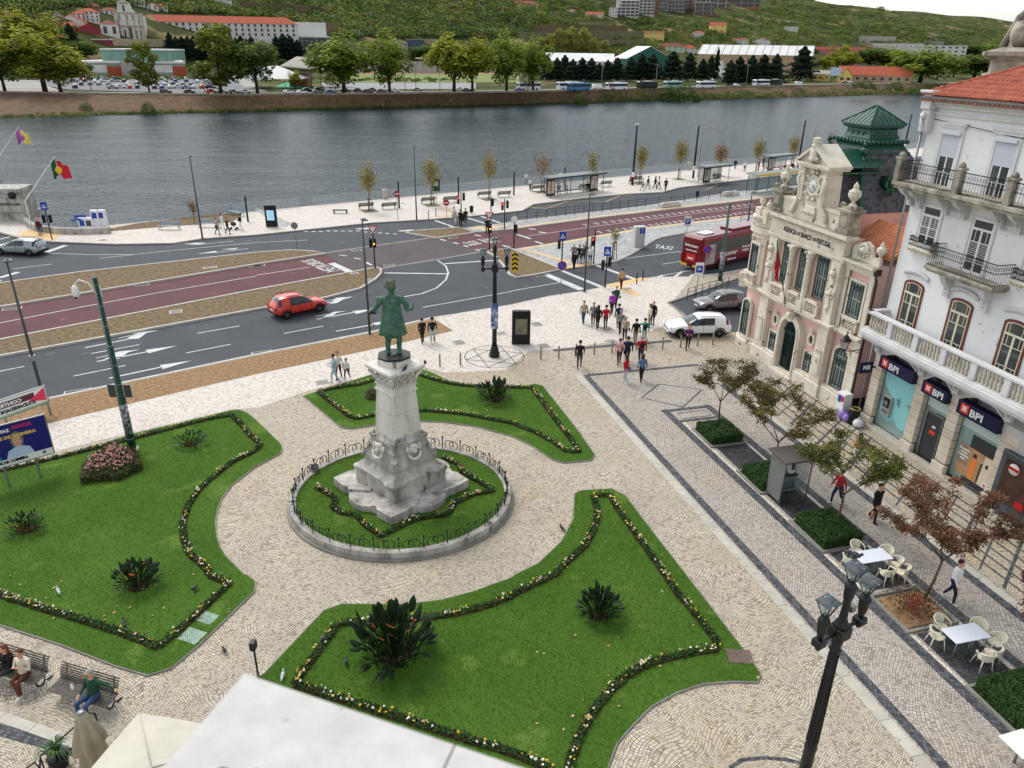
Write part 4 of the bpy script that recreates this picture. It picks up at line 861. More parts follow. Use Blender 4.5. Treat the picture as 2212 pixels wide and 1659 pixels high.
for i in rg(len(TL)-1):
 fr=i/len(TL);wd=0.14 if fr<.55 else 0.75
 for _ in rg(7 if fr<.55 else 13):
  k=abs(g.normal(0,wd*.45));k=min(k,.95);t_=g.random();p=WL[i].lerp(WL[i+1],t_).lerp(TL[i].lerp(TL[i+1],t_),k)
  cs.append((p.x,p.y,p.z));rs.append(g.uniform(.5,1.3)if fr<.55 else g.uniform(.8,2.2));tt.append(g.beta(2,2.4));mi.append(0 if g.random()<.8 else 1)
mass('bank_vegetation',cs,rs,tt,wf,mi,'reeds and brambles along the far water line','riverside plants',.62,46,41)
# far trees, one object each
def crown_pts(kind,n,seed):
 g=np.random.default_rng(seed);P_,D_2=[],[]
 if kind=='plane':
  K=38
  for k in rg(K):
   d=g.normal(size=3);d/=np.linalg.norm(d);q=g.random()**.45;c=np.array([d[0]*.40*q,d[1]*.40*q,.60+d[2]*.31*q]);c[2]+=.04*g.normal()
   if c[2]<.42:c[:2]*=.75
   v=g.normal(size=(n//K,3));v/=np.linalg.norm(v,axis=1,keepdims=1);r=g.uniform(.10,.155);P_.append(c+v*r*g.uniform(.6,1.05,(len(v),1)));D_2.append(v*.6+np.array([0,0,.5])+d*.5)
 elif kind=='poplar':
  K=30
  for k in rg(K):
   h=.18+.80*(k+.5)/K;w=.30*sin(pi*min(1,(h-.05)/.98))**.8+.03;a=g.uniform(0,6.28);q=g.random()**.5;c=np.array([cos(a)*w*q,sin(a)*w*q,h])
   v=g.normal(size=(n//K,3));v/=np.linalg.norm(v,axis=1,keepdims=1);P_.append(c+v*np.array([.10,.10,.075])*g.uniform(.6,1.1,(len(v),1)));D_2.append(v+np.array([0,0,.3]))
 elif kind=='cypress':
  h=g.random(n)**.8;w=(.42*(1-h)**.75+.02)*(1+.28*np.sin(h*31+seed)+.15*g.normal(size=n));a=g.uniform(0,6.28,n);q=g.random(n)**.3
  P_.append(np.c_[np.cos(a)*w*q,np.sin(a)*w*q,.06+.94*h]);D_2.append(np.c_[np.cos(a),np.sin(a),np.full(n,.2)])
 return np.concatenate(P_),np.concatenate(D_2)
TM={}
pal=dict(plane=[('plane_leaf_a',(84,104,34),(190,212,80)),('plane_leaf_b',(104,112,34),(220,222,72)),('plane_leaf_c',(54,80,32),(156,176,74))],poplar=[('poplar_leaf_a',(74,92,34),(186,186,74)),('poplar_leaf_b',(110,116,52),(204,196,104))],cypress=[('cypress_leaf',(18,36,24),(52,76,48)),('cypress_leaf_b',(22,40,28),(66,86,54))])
def tree_mesh(kind,var):
 k=(kind,var)
 if k in TM:return TM[k]
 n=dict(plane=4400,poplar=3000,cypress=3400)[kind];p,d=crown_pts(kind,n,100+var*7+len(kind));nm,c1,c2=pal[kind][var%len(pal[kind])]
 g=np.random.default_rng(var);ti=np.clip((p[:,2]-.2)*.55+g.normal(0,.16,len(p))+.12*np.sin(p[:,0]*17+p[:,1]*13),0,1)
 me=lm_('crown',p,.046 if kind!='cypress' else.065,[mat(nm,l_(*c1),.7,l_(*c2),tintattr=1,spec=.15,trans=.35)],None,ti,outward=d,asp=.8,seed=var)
 mb=MB();hh=dict(plane=.45,poplar=.8,cypress=.3)[kind];r=dict(plane=.022,poplar=.016,cypress=.02)[kind]
 mb.tube([(0,0,-.01),(0.004,0.003,hh*.5),(0,0.006,hh)],[r*1.25,r,r*.6],8)
 if kind=='plane':
  for i in rg(6):
   a=i*1.05+var;mb.tube([(0,0,.22+.03*i),(cos(a)*.1,sin(a)*.1,.36+.04*i),(cos(a)*.24,sin(a)*.24,.52+.045*i)],[.013,.009,.003],6)
 TM[k]=(me,mb.mesh('trunk',M['barkd']));return TM[k]
TREES=[]
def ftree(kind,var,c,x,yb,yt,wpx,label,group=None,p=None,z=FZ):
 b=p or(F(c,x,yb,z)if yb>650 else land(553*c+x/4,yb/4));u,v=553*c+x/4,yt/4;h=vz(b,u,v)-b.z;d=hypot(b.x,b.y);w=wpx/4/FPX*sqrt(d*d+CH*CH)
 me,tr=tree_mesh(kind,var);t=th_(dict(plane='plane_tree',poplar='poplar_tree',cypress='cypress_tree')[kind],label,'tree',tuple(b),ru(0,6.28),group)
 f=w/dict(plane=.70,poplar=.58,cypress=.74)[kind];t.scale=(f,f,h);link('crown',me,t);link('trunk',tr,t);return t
G1='plane trees along the far river road';G2='poplars on the far bank';G3='dark cypresses on the far bank'
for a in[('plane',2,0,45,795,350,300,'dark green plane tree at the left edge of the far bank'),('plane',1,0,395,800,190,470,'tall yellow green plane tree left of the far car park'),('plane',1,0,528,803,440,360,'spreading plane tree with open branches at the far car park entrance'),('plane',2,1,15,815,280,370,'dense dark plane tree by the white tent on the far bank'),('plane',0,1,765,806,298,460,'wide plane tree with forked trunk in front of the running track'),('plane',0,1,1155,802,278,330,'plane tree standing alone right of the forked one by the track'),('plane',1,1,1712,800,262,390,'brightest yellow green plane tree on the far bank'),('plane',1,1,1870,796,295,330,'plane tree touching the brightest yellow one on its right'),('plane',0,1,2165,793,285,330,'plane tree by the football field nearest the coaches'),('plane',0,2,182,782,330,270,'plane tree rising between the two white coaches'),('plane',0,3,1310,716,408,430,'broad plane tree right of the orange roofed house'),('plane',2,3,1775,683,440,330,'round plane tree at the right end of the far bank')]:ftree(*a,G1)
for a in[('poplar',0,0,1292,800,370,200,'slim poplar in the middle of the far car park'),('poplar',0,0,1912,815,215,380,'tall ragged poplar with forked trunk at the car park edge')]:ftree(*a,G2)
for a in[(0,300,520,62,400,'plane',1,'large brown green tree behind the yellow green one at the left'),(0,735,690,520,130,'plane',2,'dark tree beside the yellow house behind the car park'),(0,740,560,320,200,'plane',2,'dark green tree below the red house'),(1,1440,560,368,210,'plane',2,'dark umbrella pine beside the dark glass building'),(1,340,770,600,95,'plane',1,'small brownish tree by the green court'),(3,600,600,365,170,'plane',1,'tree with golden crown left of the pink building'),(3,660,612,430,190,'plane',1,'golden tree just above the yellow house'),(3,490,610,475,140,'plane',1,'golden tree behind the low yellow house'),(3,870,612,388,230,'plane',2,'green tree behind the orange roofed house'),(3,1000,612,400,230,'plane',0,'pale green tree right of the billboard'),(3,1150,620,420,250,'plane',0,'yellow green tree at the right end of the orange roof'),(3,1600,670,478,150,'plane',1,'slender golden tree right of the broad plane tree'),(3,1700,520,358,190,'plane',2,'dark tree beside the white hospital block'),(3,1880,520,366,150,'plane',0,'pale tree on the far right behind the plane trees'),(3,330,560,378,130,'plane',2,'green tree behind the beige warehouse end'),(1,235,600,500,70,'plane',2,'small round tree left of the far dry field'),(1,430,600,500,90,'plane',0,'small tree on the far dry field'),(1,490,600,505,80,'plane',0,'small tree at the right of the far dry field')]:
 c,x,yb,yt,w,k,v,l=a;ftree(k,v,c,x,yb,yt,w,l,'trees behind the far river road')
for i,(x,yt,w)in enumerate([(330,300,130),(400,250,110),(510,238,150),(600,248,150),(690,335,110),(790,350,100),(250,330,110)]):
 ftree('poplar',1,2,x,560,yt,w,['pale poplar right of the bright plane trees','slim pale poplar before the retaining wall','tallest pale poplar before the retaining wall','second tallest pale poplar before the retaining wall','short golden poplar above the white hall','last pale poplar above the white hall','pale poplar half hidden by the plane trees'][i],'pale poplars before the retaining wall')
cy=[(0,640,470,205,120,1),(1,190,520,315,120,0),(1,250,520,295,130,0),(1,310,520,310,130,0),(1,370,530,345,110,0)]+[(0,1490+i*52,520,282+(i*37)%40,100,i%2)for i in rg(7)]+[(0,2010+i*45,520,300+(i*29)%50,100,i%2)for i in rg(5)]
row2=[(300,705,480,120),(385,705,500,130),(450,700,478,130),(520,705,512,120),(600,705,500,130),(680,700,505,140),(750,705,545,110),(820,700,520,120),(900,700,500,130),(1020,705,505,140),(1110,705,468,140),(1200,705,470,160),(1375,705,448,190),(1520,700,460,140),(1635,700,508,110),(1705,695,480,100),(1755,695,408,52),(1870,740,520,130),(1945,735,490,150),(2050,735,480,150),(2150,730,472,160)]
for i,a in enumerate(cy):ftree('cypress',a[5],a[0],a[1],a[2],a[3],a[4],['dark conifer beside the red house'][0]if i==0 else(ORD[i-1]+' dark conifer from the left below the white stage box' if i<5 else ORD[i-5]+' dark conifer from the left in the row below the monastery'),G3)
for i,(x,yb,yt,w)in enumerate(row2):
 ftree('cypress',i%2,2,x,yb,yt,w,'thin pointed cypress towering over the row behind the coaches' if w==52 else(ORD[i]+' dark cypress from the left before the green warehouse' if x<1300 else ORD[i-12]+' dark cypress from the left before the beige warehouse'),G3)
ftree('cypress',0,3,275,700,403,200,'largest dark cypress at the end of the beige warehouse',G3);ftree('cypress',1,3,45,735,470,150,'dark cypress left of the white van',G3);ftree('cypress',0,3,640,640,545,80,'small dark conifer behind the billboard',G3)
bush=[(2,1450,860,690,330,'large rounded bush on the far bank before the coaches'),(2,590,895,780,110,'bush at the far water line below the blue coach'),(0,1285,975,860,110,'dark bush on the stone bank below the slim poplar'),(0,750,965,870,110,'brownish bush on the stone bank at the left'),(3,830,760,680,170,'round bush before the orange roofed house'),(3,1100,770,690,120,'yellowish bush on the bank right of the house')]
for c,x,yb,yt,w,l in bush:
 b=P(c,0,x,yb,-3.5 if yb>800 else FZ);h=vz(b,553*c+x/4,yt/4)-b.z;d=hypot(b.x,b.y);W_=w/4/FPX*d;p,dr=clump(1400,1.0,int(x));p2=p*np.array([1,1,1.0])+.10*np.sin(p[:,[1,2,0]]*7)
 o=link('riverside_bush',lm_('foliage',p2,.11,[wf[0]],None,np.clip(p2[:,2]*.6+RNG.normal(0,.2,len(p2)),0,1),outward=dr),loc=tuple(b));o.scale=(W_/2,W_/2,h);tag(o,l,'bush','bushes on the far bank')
# far buildings
roofm=mat('far_roof',l_(190,98,70),.9,l_(150,74,56),.6,detail=6);roofb=mat('far_roof_brown',l_(150,88,68),.9,l_(120,74,60),.6)
wallw=mat('far_white_wall',l_(222,220,214),.85,l_(196,192,184),.25,detail=6);wallb=mat('far_beige_wall',l_(190,164,136),.85,l_(166,142,118),.3);walln=mat('far_brown_wall',l_(150,104,76),.85)
wally=mat('far_yellow_wall',l_(226,200,120),.85);wallr=mat('far_red_wall',l_(150,50,62),.85);wallp=mat('far_pink_wall',l_(196,124,118),.85);wallg=mat('far_green_wall',l_(40,98,88),.7);wallgr=mat('far_grey_wall',l_(150,148,142),.85)
wint=mat('far_window',l_(48,52,58),.3,spec=.5);stone_y=mat('far_stone',l_(186,172,140),.85,l_(150,136,108),.4);whiteroof=mat('far_white_roof',l_(226,226,222),.6,l_(206,206,202),.1)
glassd=mat('far_glass',l_(40,52,62),.15,spec=.6);conc=mat('far_concrete',l_(176,170,160),.9,l_(150,144,134),.3)
CB=lambda c,x,y:(553*c+x/4,y/4)
def site(c,x,yb,flat=0,p=None):
 if p is not None:return p
 u,v=CB(c,x,yb)
 return R(u,v,FZ)if flat else land(u,v)
def block(name,label,c,x0,x1,yb,ye,depth,wm,roof='hip',rm=None,rh=2.5,floors=2,cols=4,yaw=0.0,flat=0,group=None,wsz=(.9,1.2),win=wint,p=None,cat='house',eave=.5,trimm=None,base_drop=6.0,skiprow=()):
 b=site(c,(x0+x1)/2,yb,flat,p);d=sqrt(b.x*b.x+b.y*b.y+(CH-b.z)**2);w=(x1-x0)/4/FPX*d
 h=vz(b,*CB(c,(x0+x1)/2,ye))-b.z;face=-atan2(b.x,b.y)+yaw
 t=th_(name,label,cat,tuple(b),face,group)
 mb=MB();mb.box(-w/2,0,-base_drop,w/2,depth,h,0)
 if roof=='gable':mb.add([(-w/2,0,h),(w/2,0,h),(0,0,h+rh),(-w/2,depth,h),(w/2,depth,h),(0,depth,h+rh)],[(0,1,2),(3,5,4)],0)
 mb.B_('wall',wm,t)
 r=MB();e=eave
 if roof=='hip':
  k=min(depth/2+e,w/2+e)*.95;L=[(-w/2-e,-e,h),(w/2+e,-e,h),(w/2+e,depth+e,h),(-w/2-e,depth+e,h),(-w/2-e+k,depth/2,h+rh),(w/2+e-k,depth/2,h+rh)]
  r.add(L,[(0,1,5,4),(1,2,5),(2,3,4,5),(3,0,4),(3,2,1,0)])
 elif roof=='side':
  r.add([(-w/2-e,-e,h),(w/2+e,-e,h),(w/2+e,depth+e,h),(-w/2-e,depth+e,h),(-w/2-e,depth/2,h+rh),(w/2+e,depth/2,h+rh)],[(0,1,5,4),(2,3,4,5),(1,2,5),(3,0,4),(3,2,1,0)])
 elif roof=='gable':
  r.add([(-w/2-e,-e,h-.2),(0,-e,h+rh),(w/2+e,-e,h-.2),(-w/2-e,depth+e,h-.2),(0,depth+e,h+rh),(w/2+e,depth+e,h-.2),(-w/2-e,-e,h-.5),(0,-e,h+rh-.3),(w/2+e,-e,h-.5),(-w/2-e,depth+e,h-.5),(0,depth+e,h+rh-.3),(w/2+e,depth+e,h-.5)],[(0,1,4,3),(1,2,5,4),(6,9,10,7),(7,10,11,8),(0,6,7,1),(1,7,8,2),(0,3,9,6),(2,8,11,5)])
 else:r.box(-w/2-.3,-.3,h,w/2+.3,depth+.3,h+.5)
 ro=r.B_('roof',rm or roofm,t)
 if floors*cols:
  wm_=MB();wm_.box(-wsz[0]/2,-.08,0,wsz[0]/2,.05,wsz[1],0);me=wm_.mesh('window',win)
  for f in rg(floors):
   if f in skiprow:continue
   for k in rg(cols):
    link('window',me,t,(-w/2+w*(k+.5)/cols,0,h*(f+.5)/floors-wsz[1]/2+.2))
 return t,w,h,depth
mb_,w,h,dp=block('monastery','long white monastery wing with red roof beyond the sports hall',1,-950,232,318,196,15,wallw,'hip',roofm,4.5,3,26,yaw=-.16,cat='monastery',base_drop=14,wsz=(1.4,1.9))
b=land(*CB(0,1140,345));yaw_=-atan2(b.x,b.y)-.10;d_=hypot(b.x,b.y);k_=b.dot(_fw)/FPX/4*.97
ch=th_('church','cream stone church front with a bell gable and arched porch left of the monastery','church',tuple(b),yaw_)
X=lambda x:(x-1140)*k_;Z=lambda y:(345-y)*k_
mb=MB();mb.xzprism([(X(1022),-8),(X(1258),-8),(X(1258),Z(135)),(X(1215),Z(140)),(X(1180),Z(110)),(X(1165),Z(50)),(X(1115),Z(25)),(X(1072),Z(50)),(X(1065),Z(110)),(X(1050),Z(140)),(X(1022),Z(140))],0,5,0);mb.box(X(1030),5,-5,X(1250),30,Z(150));mb.B_('wall',wallw,ch)
mb=MB()
for x in(1022,1055,1150-26,1150+30,1225,1250):mb.box(X(x),-.4,0,X(x+9),0,Z(150))
for y,e in((245,0),(140,6),(60,-38)):mb.box(X(1018-e+(30 if e<0 else 0)),-.7,Z(y),X(1262+e-(60 if e<0 else 0)),0,Z(y-7))
mb.B_('stone_trim',stone_y,ch)
for x in(1057,1095,1140,1187,1227):
 mb=MB();r=8 if x!=1140 else 14;top=275 if x!=1140 else 255
 q=[(X(x-r),0),(X(x+r),0),(X(x+r),Z(top+8))]+[(X(x)+cos(a)*r*k_,Z(top+8)+sin(a)*r*k_)for a in(.6,1.2,1.57,2,2.6)]+[(X(x-r),Z(top+8))]
 mb.xzprism(q,-.15,.02);mb.B_('arch',wint,ch)
for x,y0,y1,r in((1072,195,150,7),(1130,195,150,8),(1178,195,150,7),(1117,125,75,8),(1048,215,190,6),(1220,220,195,6)):
 mb=MB();mb.box(X(x-r),-.12,Z(y0),X(x+r),.02,Z(y1));mb.B_('window',wallgr if y1>100 else wint,ch)
mb=MB();mb.add([(X(1065),-.6,Z(52)),(X(1170),-.6,Z(52)),(X(1117),-.6,Z(25)),(X(1065),5.5,Z(52)),(X(1170),5.5,Z(52)),(X(1117),5.5,Z(25))],[(0,2,5,3),(1,4,5,2)]);mb.B_('roof',stone_y,ch)
block('chapel','white side chapel with two arched windows left of the church',0,905,1020,330,210,10,wallw,'hip',roofb,2.5,1,2,cat='chapel',wsz=(2,4))
for a in[('white house with red roof highest left of the church',0,650,735,190,118,8,wallw,'hip',roofm,2,3,3),('white house with brown tiles beside the highest one',0,725,845,195,100,9,wallw,'hip',roofm,2,3,4),('brown brick turret house above the white houses',0,745,845,85,50,7,walln,'hip',roofb,2,1,3),('white house with dark red roof left of the bell gable',0,890,1010,135,92,9,wallw,'hip',roofb,2,2,4),('white house behind the left trees with brown roof',0,435,560,182,150,9,wallw,'gable',roofb,3,1,2),('white gabled house with orange roof above the orange building',0,535,700,218,182,9,wallw,'gable',roofm,4,1,1),('orange plastered house below the white gable',0,495,620,262,218,8,mat('far_orange_wall',l_(186,110,62),.85),'side',roofm,2,2,3),('crimson house with pediment left of the chapel',0,700,850,300,248,9,wallr,'gable',roofm,3,2,3),('low crimson arcade with white door frames',0,828,955,388,346,7,wallr,'flat',wallw,1,1,5),('white house at the upper left corner',0,-20,48,262,178,9,wallw,'hip',roofb,2,3,2),('pinkish row house at the left edge under the slope',0,60,125,235,140,9,wallb,'gable',roofm,3,2,2),('red roofed house low at the left edge',0,-30,110,300,258,9,wallb,'hip',roofm,2,1,3),('grey house row with red roof behind the poplar avenue',0,505,640,372,318,9,wallgr,'hip',roofm,2,2,5),('small house with terracotta roof right of the dark conifer',0,560,640,425,385,8,wallb,'hip',roofm,1.5,1,2),('white house with red roof above the monastery',0,1285,1360,98,50,9,wallw,'gable',roofb,2.5,2,2),('white house joined to another above the monastery',0,1360,1440,102,52,9,wallw,'hip',roofm,2,2,3),('white villa at the top edge above the bell gable',0,1075,1230,55,8,9,wallw,'flat',wallw,1,2,5),('modern white villa high on the wooded slope',0,1795,1980,62,8,9,wallw,'flat',wallw,1,1,4),('small house with red roof in the wood right of the villas',2,480,552,112,88,8,wallw,'hip',roofb,1.5,1,2),('white house with red roof left of the apartment blocks',2,642,780,156,122,9,wallw,'side',roofm,2.5,1,4),('long brown tiled building at the top edge of the wood',2,-60,215,60,28,12,wallb,'hip',roofb,3,1,6),('white narrow house beside the terraced apartments',2,840,905,150,70,9,wallw,'flat',wallw,1,3,3),('yellow and white terrace house on the lower slope',2,1125,1300,345,282,9,wally,'side',roofb,1.5,2,6),('tall yellow house with red roof on the slope',2,1718,1838,290,216,9,wally,'side',roofm,3,2,2),('white house with orange roof below the yellow one',2,1560,1650,326,284,9,wallw,'hip',roofm,2,1,3),('brownish house left of the white orange roofed one',2,1480,1560,330,298,8,wallb,'flat',wallb,1,1,3),('white house with brown roof above the beige warehouse',2,1915,2032,386,346,9,wallw,'side',roofb,2,1,3),('white gabled house at the right above the beige warehouse',2,2085,2212,402,350,9,wallw,'gable',roofm,3,1,2),('pale pink house behind the green warehouse',2,1292,1345,430,392,8,wallp,'hip',roofb,1.5,2,2),('pale green house with brown roof behind the cypresses',2,1340,1480,450,402,9,mat('far_mint_wall',l_(170,196,170),.85),'hip',roofb,3,2,3),('white house with red roof behind the cypresses',2,1485,1575,455,416,8,wallw,'hip',roofm,3,2,2),('small white gabled shed left of the beige warehouse',2,1570,1650,465,440,8,wallw,'gable',roofm,2,0,0),('small white cottage alone on the right hillside',3,150,240,272,234,8,wallw,'flat',wallw,.5,1,2)]:
 l,c,x0,x1,yb,ye,dp,wm_,rf,rm,rh,fl,co=a;block('far_house',l,c,x0,x1,yb,ye,dp,wm_,rf,rm,rh,fl,co,yaw=ru(-.2,.2),group='houses on the far hillside')
b=R(*CB(0,1480,668),FZ);k_=b.dot(_fw)/FPX/4
sh_=th_('sports_hall','mint green sports hall with flat white roof and brick base by the car park','sports hall',tuple(b),-atan2(b.x,b.y)+.10)
mint=mat('far_mint_glass',l_(128,164,150),.4,l_(104,140,128),.3);brick=mat('far_brick',l_(176,88,58),.85,l_(150,72,48),.5)
mb=MB();mb.box(-670*k_,0,-1,130*k_,45,118*k_,0);mb.B_('wall',wallgr,sh_)
mb=MB();mb.box(-672*k_,-.4,112*k_,132*k_,45.5,128*k_);mb.B_('roof',whiteroof,sh_)
mb=MB();mb.prism([(-510*k_,9),(0,2),(205*k_,34),(-300*k_,44)],120*k_,214*k_);mb.B_('upper_hall',mint,sh_)
mb=MB();mb.prism([(-520*k_,8.5),(2*k_,1.4),(210*k_,34),(-305*k_,45)],214*k_,224*k_);mb.B_('upper_roof',whiteroof,sh_)
for x0,x1 in((-650,-605),(-490,-385),(20,128)):mb=MB();mb.box(x0*k_,-.3,0,x1*k_,.0,(88 if x0>-600 else 30)*k_);mb.B_('brick_panel',brick,sh_)
for x0,x1,m_ in((-655,-610,wallg),(-605,-495,wallw),(-125,20,wallw)):mb=MB();mb.box(x0*k_,-.35,38*k_,x1*k_,-.02,98*k_);mb.B_('banner_panel',m_,sh_)
mb=MB();mb.box(-385*k_,-1.5,0,-270*k_,0,128*k_);mb.B_('entrance',conc,sh_)
for i in rg(5):
 mb=MB();y0=6+i*7;mb.add([(130*k_+.1,y0,118*k_),(130*k_+.1,y0+7,118*k_),(130*k_+.1,y0+3.5,135*k_),(60*k_,y0,118*k_),(60*k_,y0+7,118*k_),(60*k_,y0+3.5,135*k_)],[(0,1,2),(0,2,5,3),(1,4,5,2)]);mb.B_('sawtooth_roof',whiteroof,sh_)
t,w,h,dp=block('concert_hall','dark glazed hall carrying a large plain white box',1,290,622,492,318,25,glassd,'flat',whiteroof,1,2,9,flat=0,cat='concert hall',base_drop=12,wsz=(2.2,.5),win=wallgr,p=land(*CB(1,450,470)))
kx=w/332;mb=MB();mb.box(-w/2-35*kx,6,h+.5,w/2-15*kx,26,h+.5+96*kx);mb.B_('stage_box',whiteroof,t)
mb=MB();mb.box(-w/2-190*kx,-1,h-.4,w/2+3*kx,27,h+.6);mb.B_('canopy',whiteroof,t)
for x in(-.4,-.1,.2,.45):mb=MB();mb.box(w*x-.2,-1.2,-4,w*x+.2,-.8,h);mb.B_('column',conc,t)
block('office_block','dark blue glass office building right of the twin plane trees',1,1315,1452,480,342,20,glassd,'flat',conc,1,5,7,cat='office building',wsz=(1.8,1.4),win=mat('far_blue_pane',l_(64,84,108),.2),base_drop=10)
block('office_block','low beige office wing beside the dark blue glass building',1,1452,1600,400,345,14,wallb,'flat',conc,1,1,6,cat='office building',base_drop=10)
block('office_block','narrow pale concrete tower left of the dark blue glass building',1,1268,1312,480,372,8,conc,'flat',conc,1,3,1,cat='office building',base_drop=10)
st=th_('stadium_stand','pale stepped concrete stands behind the football field','stand',tuple(F(1,1250,632)),-atan2(F(1,1250,632).x,F(1,1250,632).y));k_=F(1,1250,632).length/FPX/4
for i in rg(7):mb=MB();mb.box(-340*k_,i*1.6,0,340*k_,i*1.6+1.6,2.0+i*.95);mb.B_('step',conc,st)
for i in rg(7):mb=MB();mb.box(790*k_,i*1.6,0,880*k_,i*1.6+1.6,2.0+i*.95);mb.B_('step',conc,st)
t=th_('press_stand','small white covered stand at the right end of the stadium steps','stand',tuple(F(1,1495,620)),0.0)
mb=MB();mb.box(-8,0,0,8,6,4.5);mb.B_('base',wallw,t);mb=MB();mb.box(-8,1,4.5,8,7,9);mb.B_('window_band',glassd,t);mb=MB();mb.box(-10,-3,9,9,8,9.6);mb.B_('roof',whiteroof,t)
t=th_('court_canopy','dark open canopy roof on posts over the courts','canopy',tuple(F(1,510,755)),0.0)
mb=MB();mb.add([(-13,-6,9),(12,-6,7),(15,14,12),(-11,14,12.5),(-13,-6,8.6),(12,-6,6.6),(15,14,11.6),(-11,14,12.1)],[(0,1,2,3),(4,7,6,5),(0,4,5,1),(1,5,6,2),(2,6,7,3),(3,7,4,0)]);mb.B_('roof',conc,t)
for i in rg(7):mb=MB();mb.tube([(-12+i*4,-5,0),(-12+i*4,-5,7.5)],.15,5);mb.B_('post',M['greypole'],t)
mb=MB();mb.box(-12,2,0,-4,10,6);mb.B_('wall',walln,t)
for x,y,w_,l in((175,760,9,'white peaked tent beside the green court'),(20,775,4,'small white tent by the dark plane tree')):
 p=F(1,x,y);mb=MB();mb.add([(-w_*1.4,-w_,4),(w_*1.4,-w_,4),(w_*1.4,w_,4),(-w_*1.4,w_,4),(-2,0,9),(2,0,9)],[(0,1,5,4),(1,2,5),(2,3,4,5),(3,0,4)]);o=mb.B_('tent',whiteroof);o.location=p;tag(o,l,'tent')
p=F(2,1795,692);mb=MB();mb.lathe([(7,0),(7,3.2),(3,6.5),(.4,12)],4,a0=.78,smooth=0);o=mb.B_('tent',whiteroof);o.location=p;tag(o,'pointed white tent behind the cypresses','tent')
block('exhibition_hall','low white roofed hall behind the first row of cypresses',2,300,850,600,528,40,wallw,'side',whiteroof,5.5,1,10,cat='hall',flat=1,wsz=(3,1.5),p=P(2,0,575,640,FZ))
t,w,h,dp=block('green_warehouse','dark green warehouse with sloping white metal roof',2,955,1325,610,505,34,wallg,'gable',whiteroof,9,0,0,yaw=.35,cat='warehouse',p=P(2,0,1180,640,FZ))
for i in rg(6):mb=MB();mb.box(-w/2+w*(i+.5)/6-.15,-.15,0,-w/2+w*(i+.5)/6+.15,.0,h);mb.B_('pilaster',M['greenpole'],t)
t,w,h,dp=block('beige_warehouse','long beige warehouse with white ribbed roof behind the right cypresses',2,1650,2480,625,474,40,wallb,'side',whiteroof,7,1,12,yaw=-.1,cat='warehouse',wsz=(4,1),p=P(2,0,2060,660,FZ))
for i in rg(14):mb=MB();mb.add([(-w/2+w*i/14,-.6,h+.12),(-w/2+w*i/14+.5,-.6,h+.12),(-w/2+w*i/14+.5,dp/2,h+7.12),(-w/2+w*i/14,dp/2,h+7.12)],[(0,1,2,3)]);mb.B_('roof_rib',wallgr,t)
def flats(label,c,x0,x1,yb,yt,fl,wm_,bands,depth=14,step=0.0):
 b=land(*CB(c,(x0+x1)/2,yb));d=hypot(b.x,b.y);k=d/FPX/4;w=(x1-x0)*k;h=(yb-yt)*k
 t=th_('apartment_block',label,'apartment block',tuple(b),-atan2(b.x,b.y),'apartment blocks on the hill');mb=MB();mb.box(-w/2,0,-8,w/2,depth,h);mb.B_('wall',wm_,t)
 for f in rg(fl):
  z=h*f/fl;mb=MB();mb.box(-w/2-.4+step*f,-1.6,z+h/fl-.5,w/2+.4,0,z+h/fl);mb.B_('balcony',bands,t)
  g_=MB();g_.box(-w/2+.5+step*f,-.12,z+.5,w/2-.5,.02,z+h/fl-.7);g_.B_('window_band',glassd,t)
  for i in rg(5):mb=MB();mb.box(-w/2+w*i/5+.3,-.25,z+.3,-w/2+w*i/5+1.3,-.12,z+h/fl-.5);mb.B_('wall_pier',wm_ if i%2 else bands,t)
 mb=MB();mb.box(-w/2-.4,-.4,h,w/2+.4,depth,h+.8);mb.B_('roof',bands,t)
for a in[('white terraced apartment block, lower left of the group',2,905,1080,150,38,5,wallw,wallw,14,1.2),('tall white apartment block with continuous balconies',2,1062,1215,130,5,6,wallw,wallw),('rust brown tower joined to the white apartments',2,1212,1258,130,-20,6,walln,walln),('grey block behind the rust tower',2,1262,1345,95,-5,4,wallgr,conc),('unfinished concrete apartment frame with bare floors',2,1350,1480,105,-20,5,conc,conc),('unfinished block with red brick infill',2,1480,1560,85,-20,5,wallr,conc),('small unfinished brick house below the dark block',2,1582,1732,132,50,3,walln,conc),('white block with dark band behind the unfinished house',2,1600,1712,45,-20,3,wallw,glassd),('dark brown block at the top edge',2,1712,1862,65,-20,3,walln,wallw),('long dark brown block at the right of the group',2,1888,2115,62,-15,3,walln,conc)]:flats(*a)
def rwall(label,pts,hpx,m_):
 mb=MB();q=[]
 for c,x,y in pts:b=land(*CB(c,x,y));k=hypot(b.x,b.y)/FPX/4;q.append((b,hpx*k))
 for(a,ha),(b,hb)in zip(q[:-1],q[1:]):
  n=Vc((a.x,a.y,0)).normalized()*2
  mb.add([a-Vc((0,0,3)),b-Vc((0,0,3)),b+Vc((0,0,hb)),a+Vc((0,0,ha)),a+n-Vc((0,0,3)),b+n-Vc((0,0,3)),b+n+Vc((0,0,hb)),a+n+Vc((0,0,ha))],[(0,1,2,3),(3,2,6,7),(4,7,6,5)])
 o=mb.B_('retaining_wall',m_);tag(o,label,'retaining wall')
rw=mat('far_retaining',l_(128,122,96),.95,l_(100,98,72),.15,detail=8)
rwall('long grey green retaining wall terracing the slope, upper tier',[(2,60,352),(2,500,352),(2,900,350),(2,1140,350)],62,rw)
rwall('lower grey retaining wall beneath the upper tier',[(2,330,420),(2,700,415),(2,1140,400)],48,rw)
rwall('concrete retaining wall above the white hospital block',[(3,780,368),(3,950,372),(3,1100,372)],42,conc)
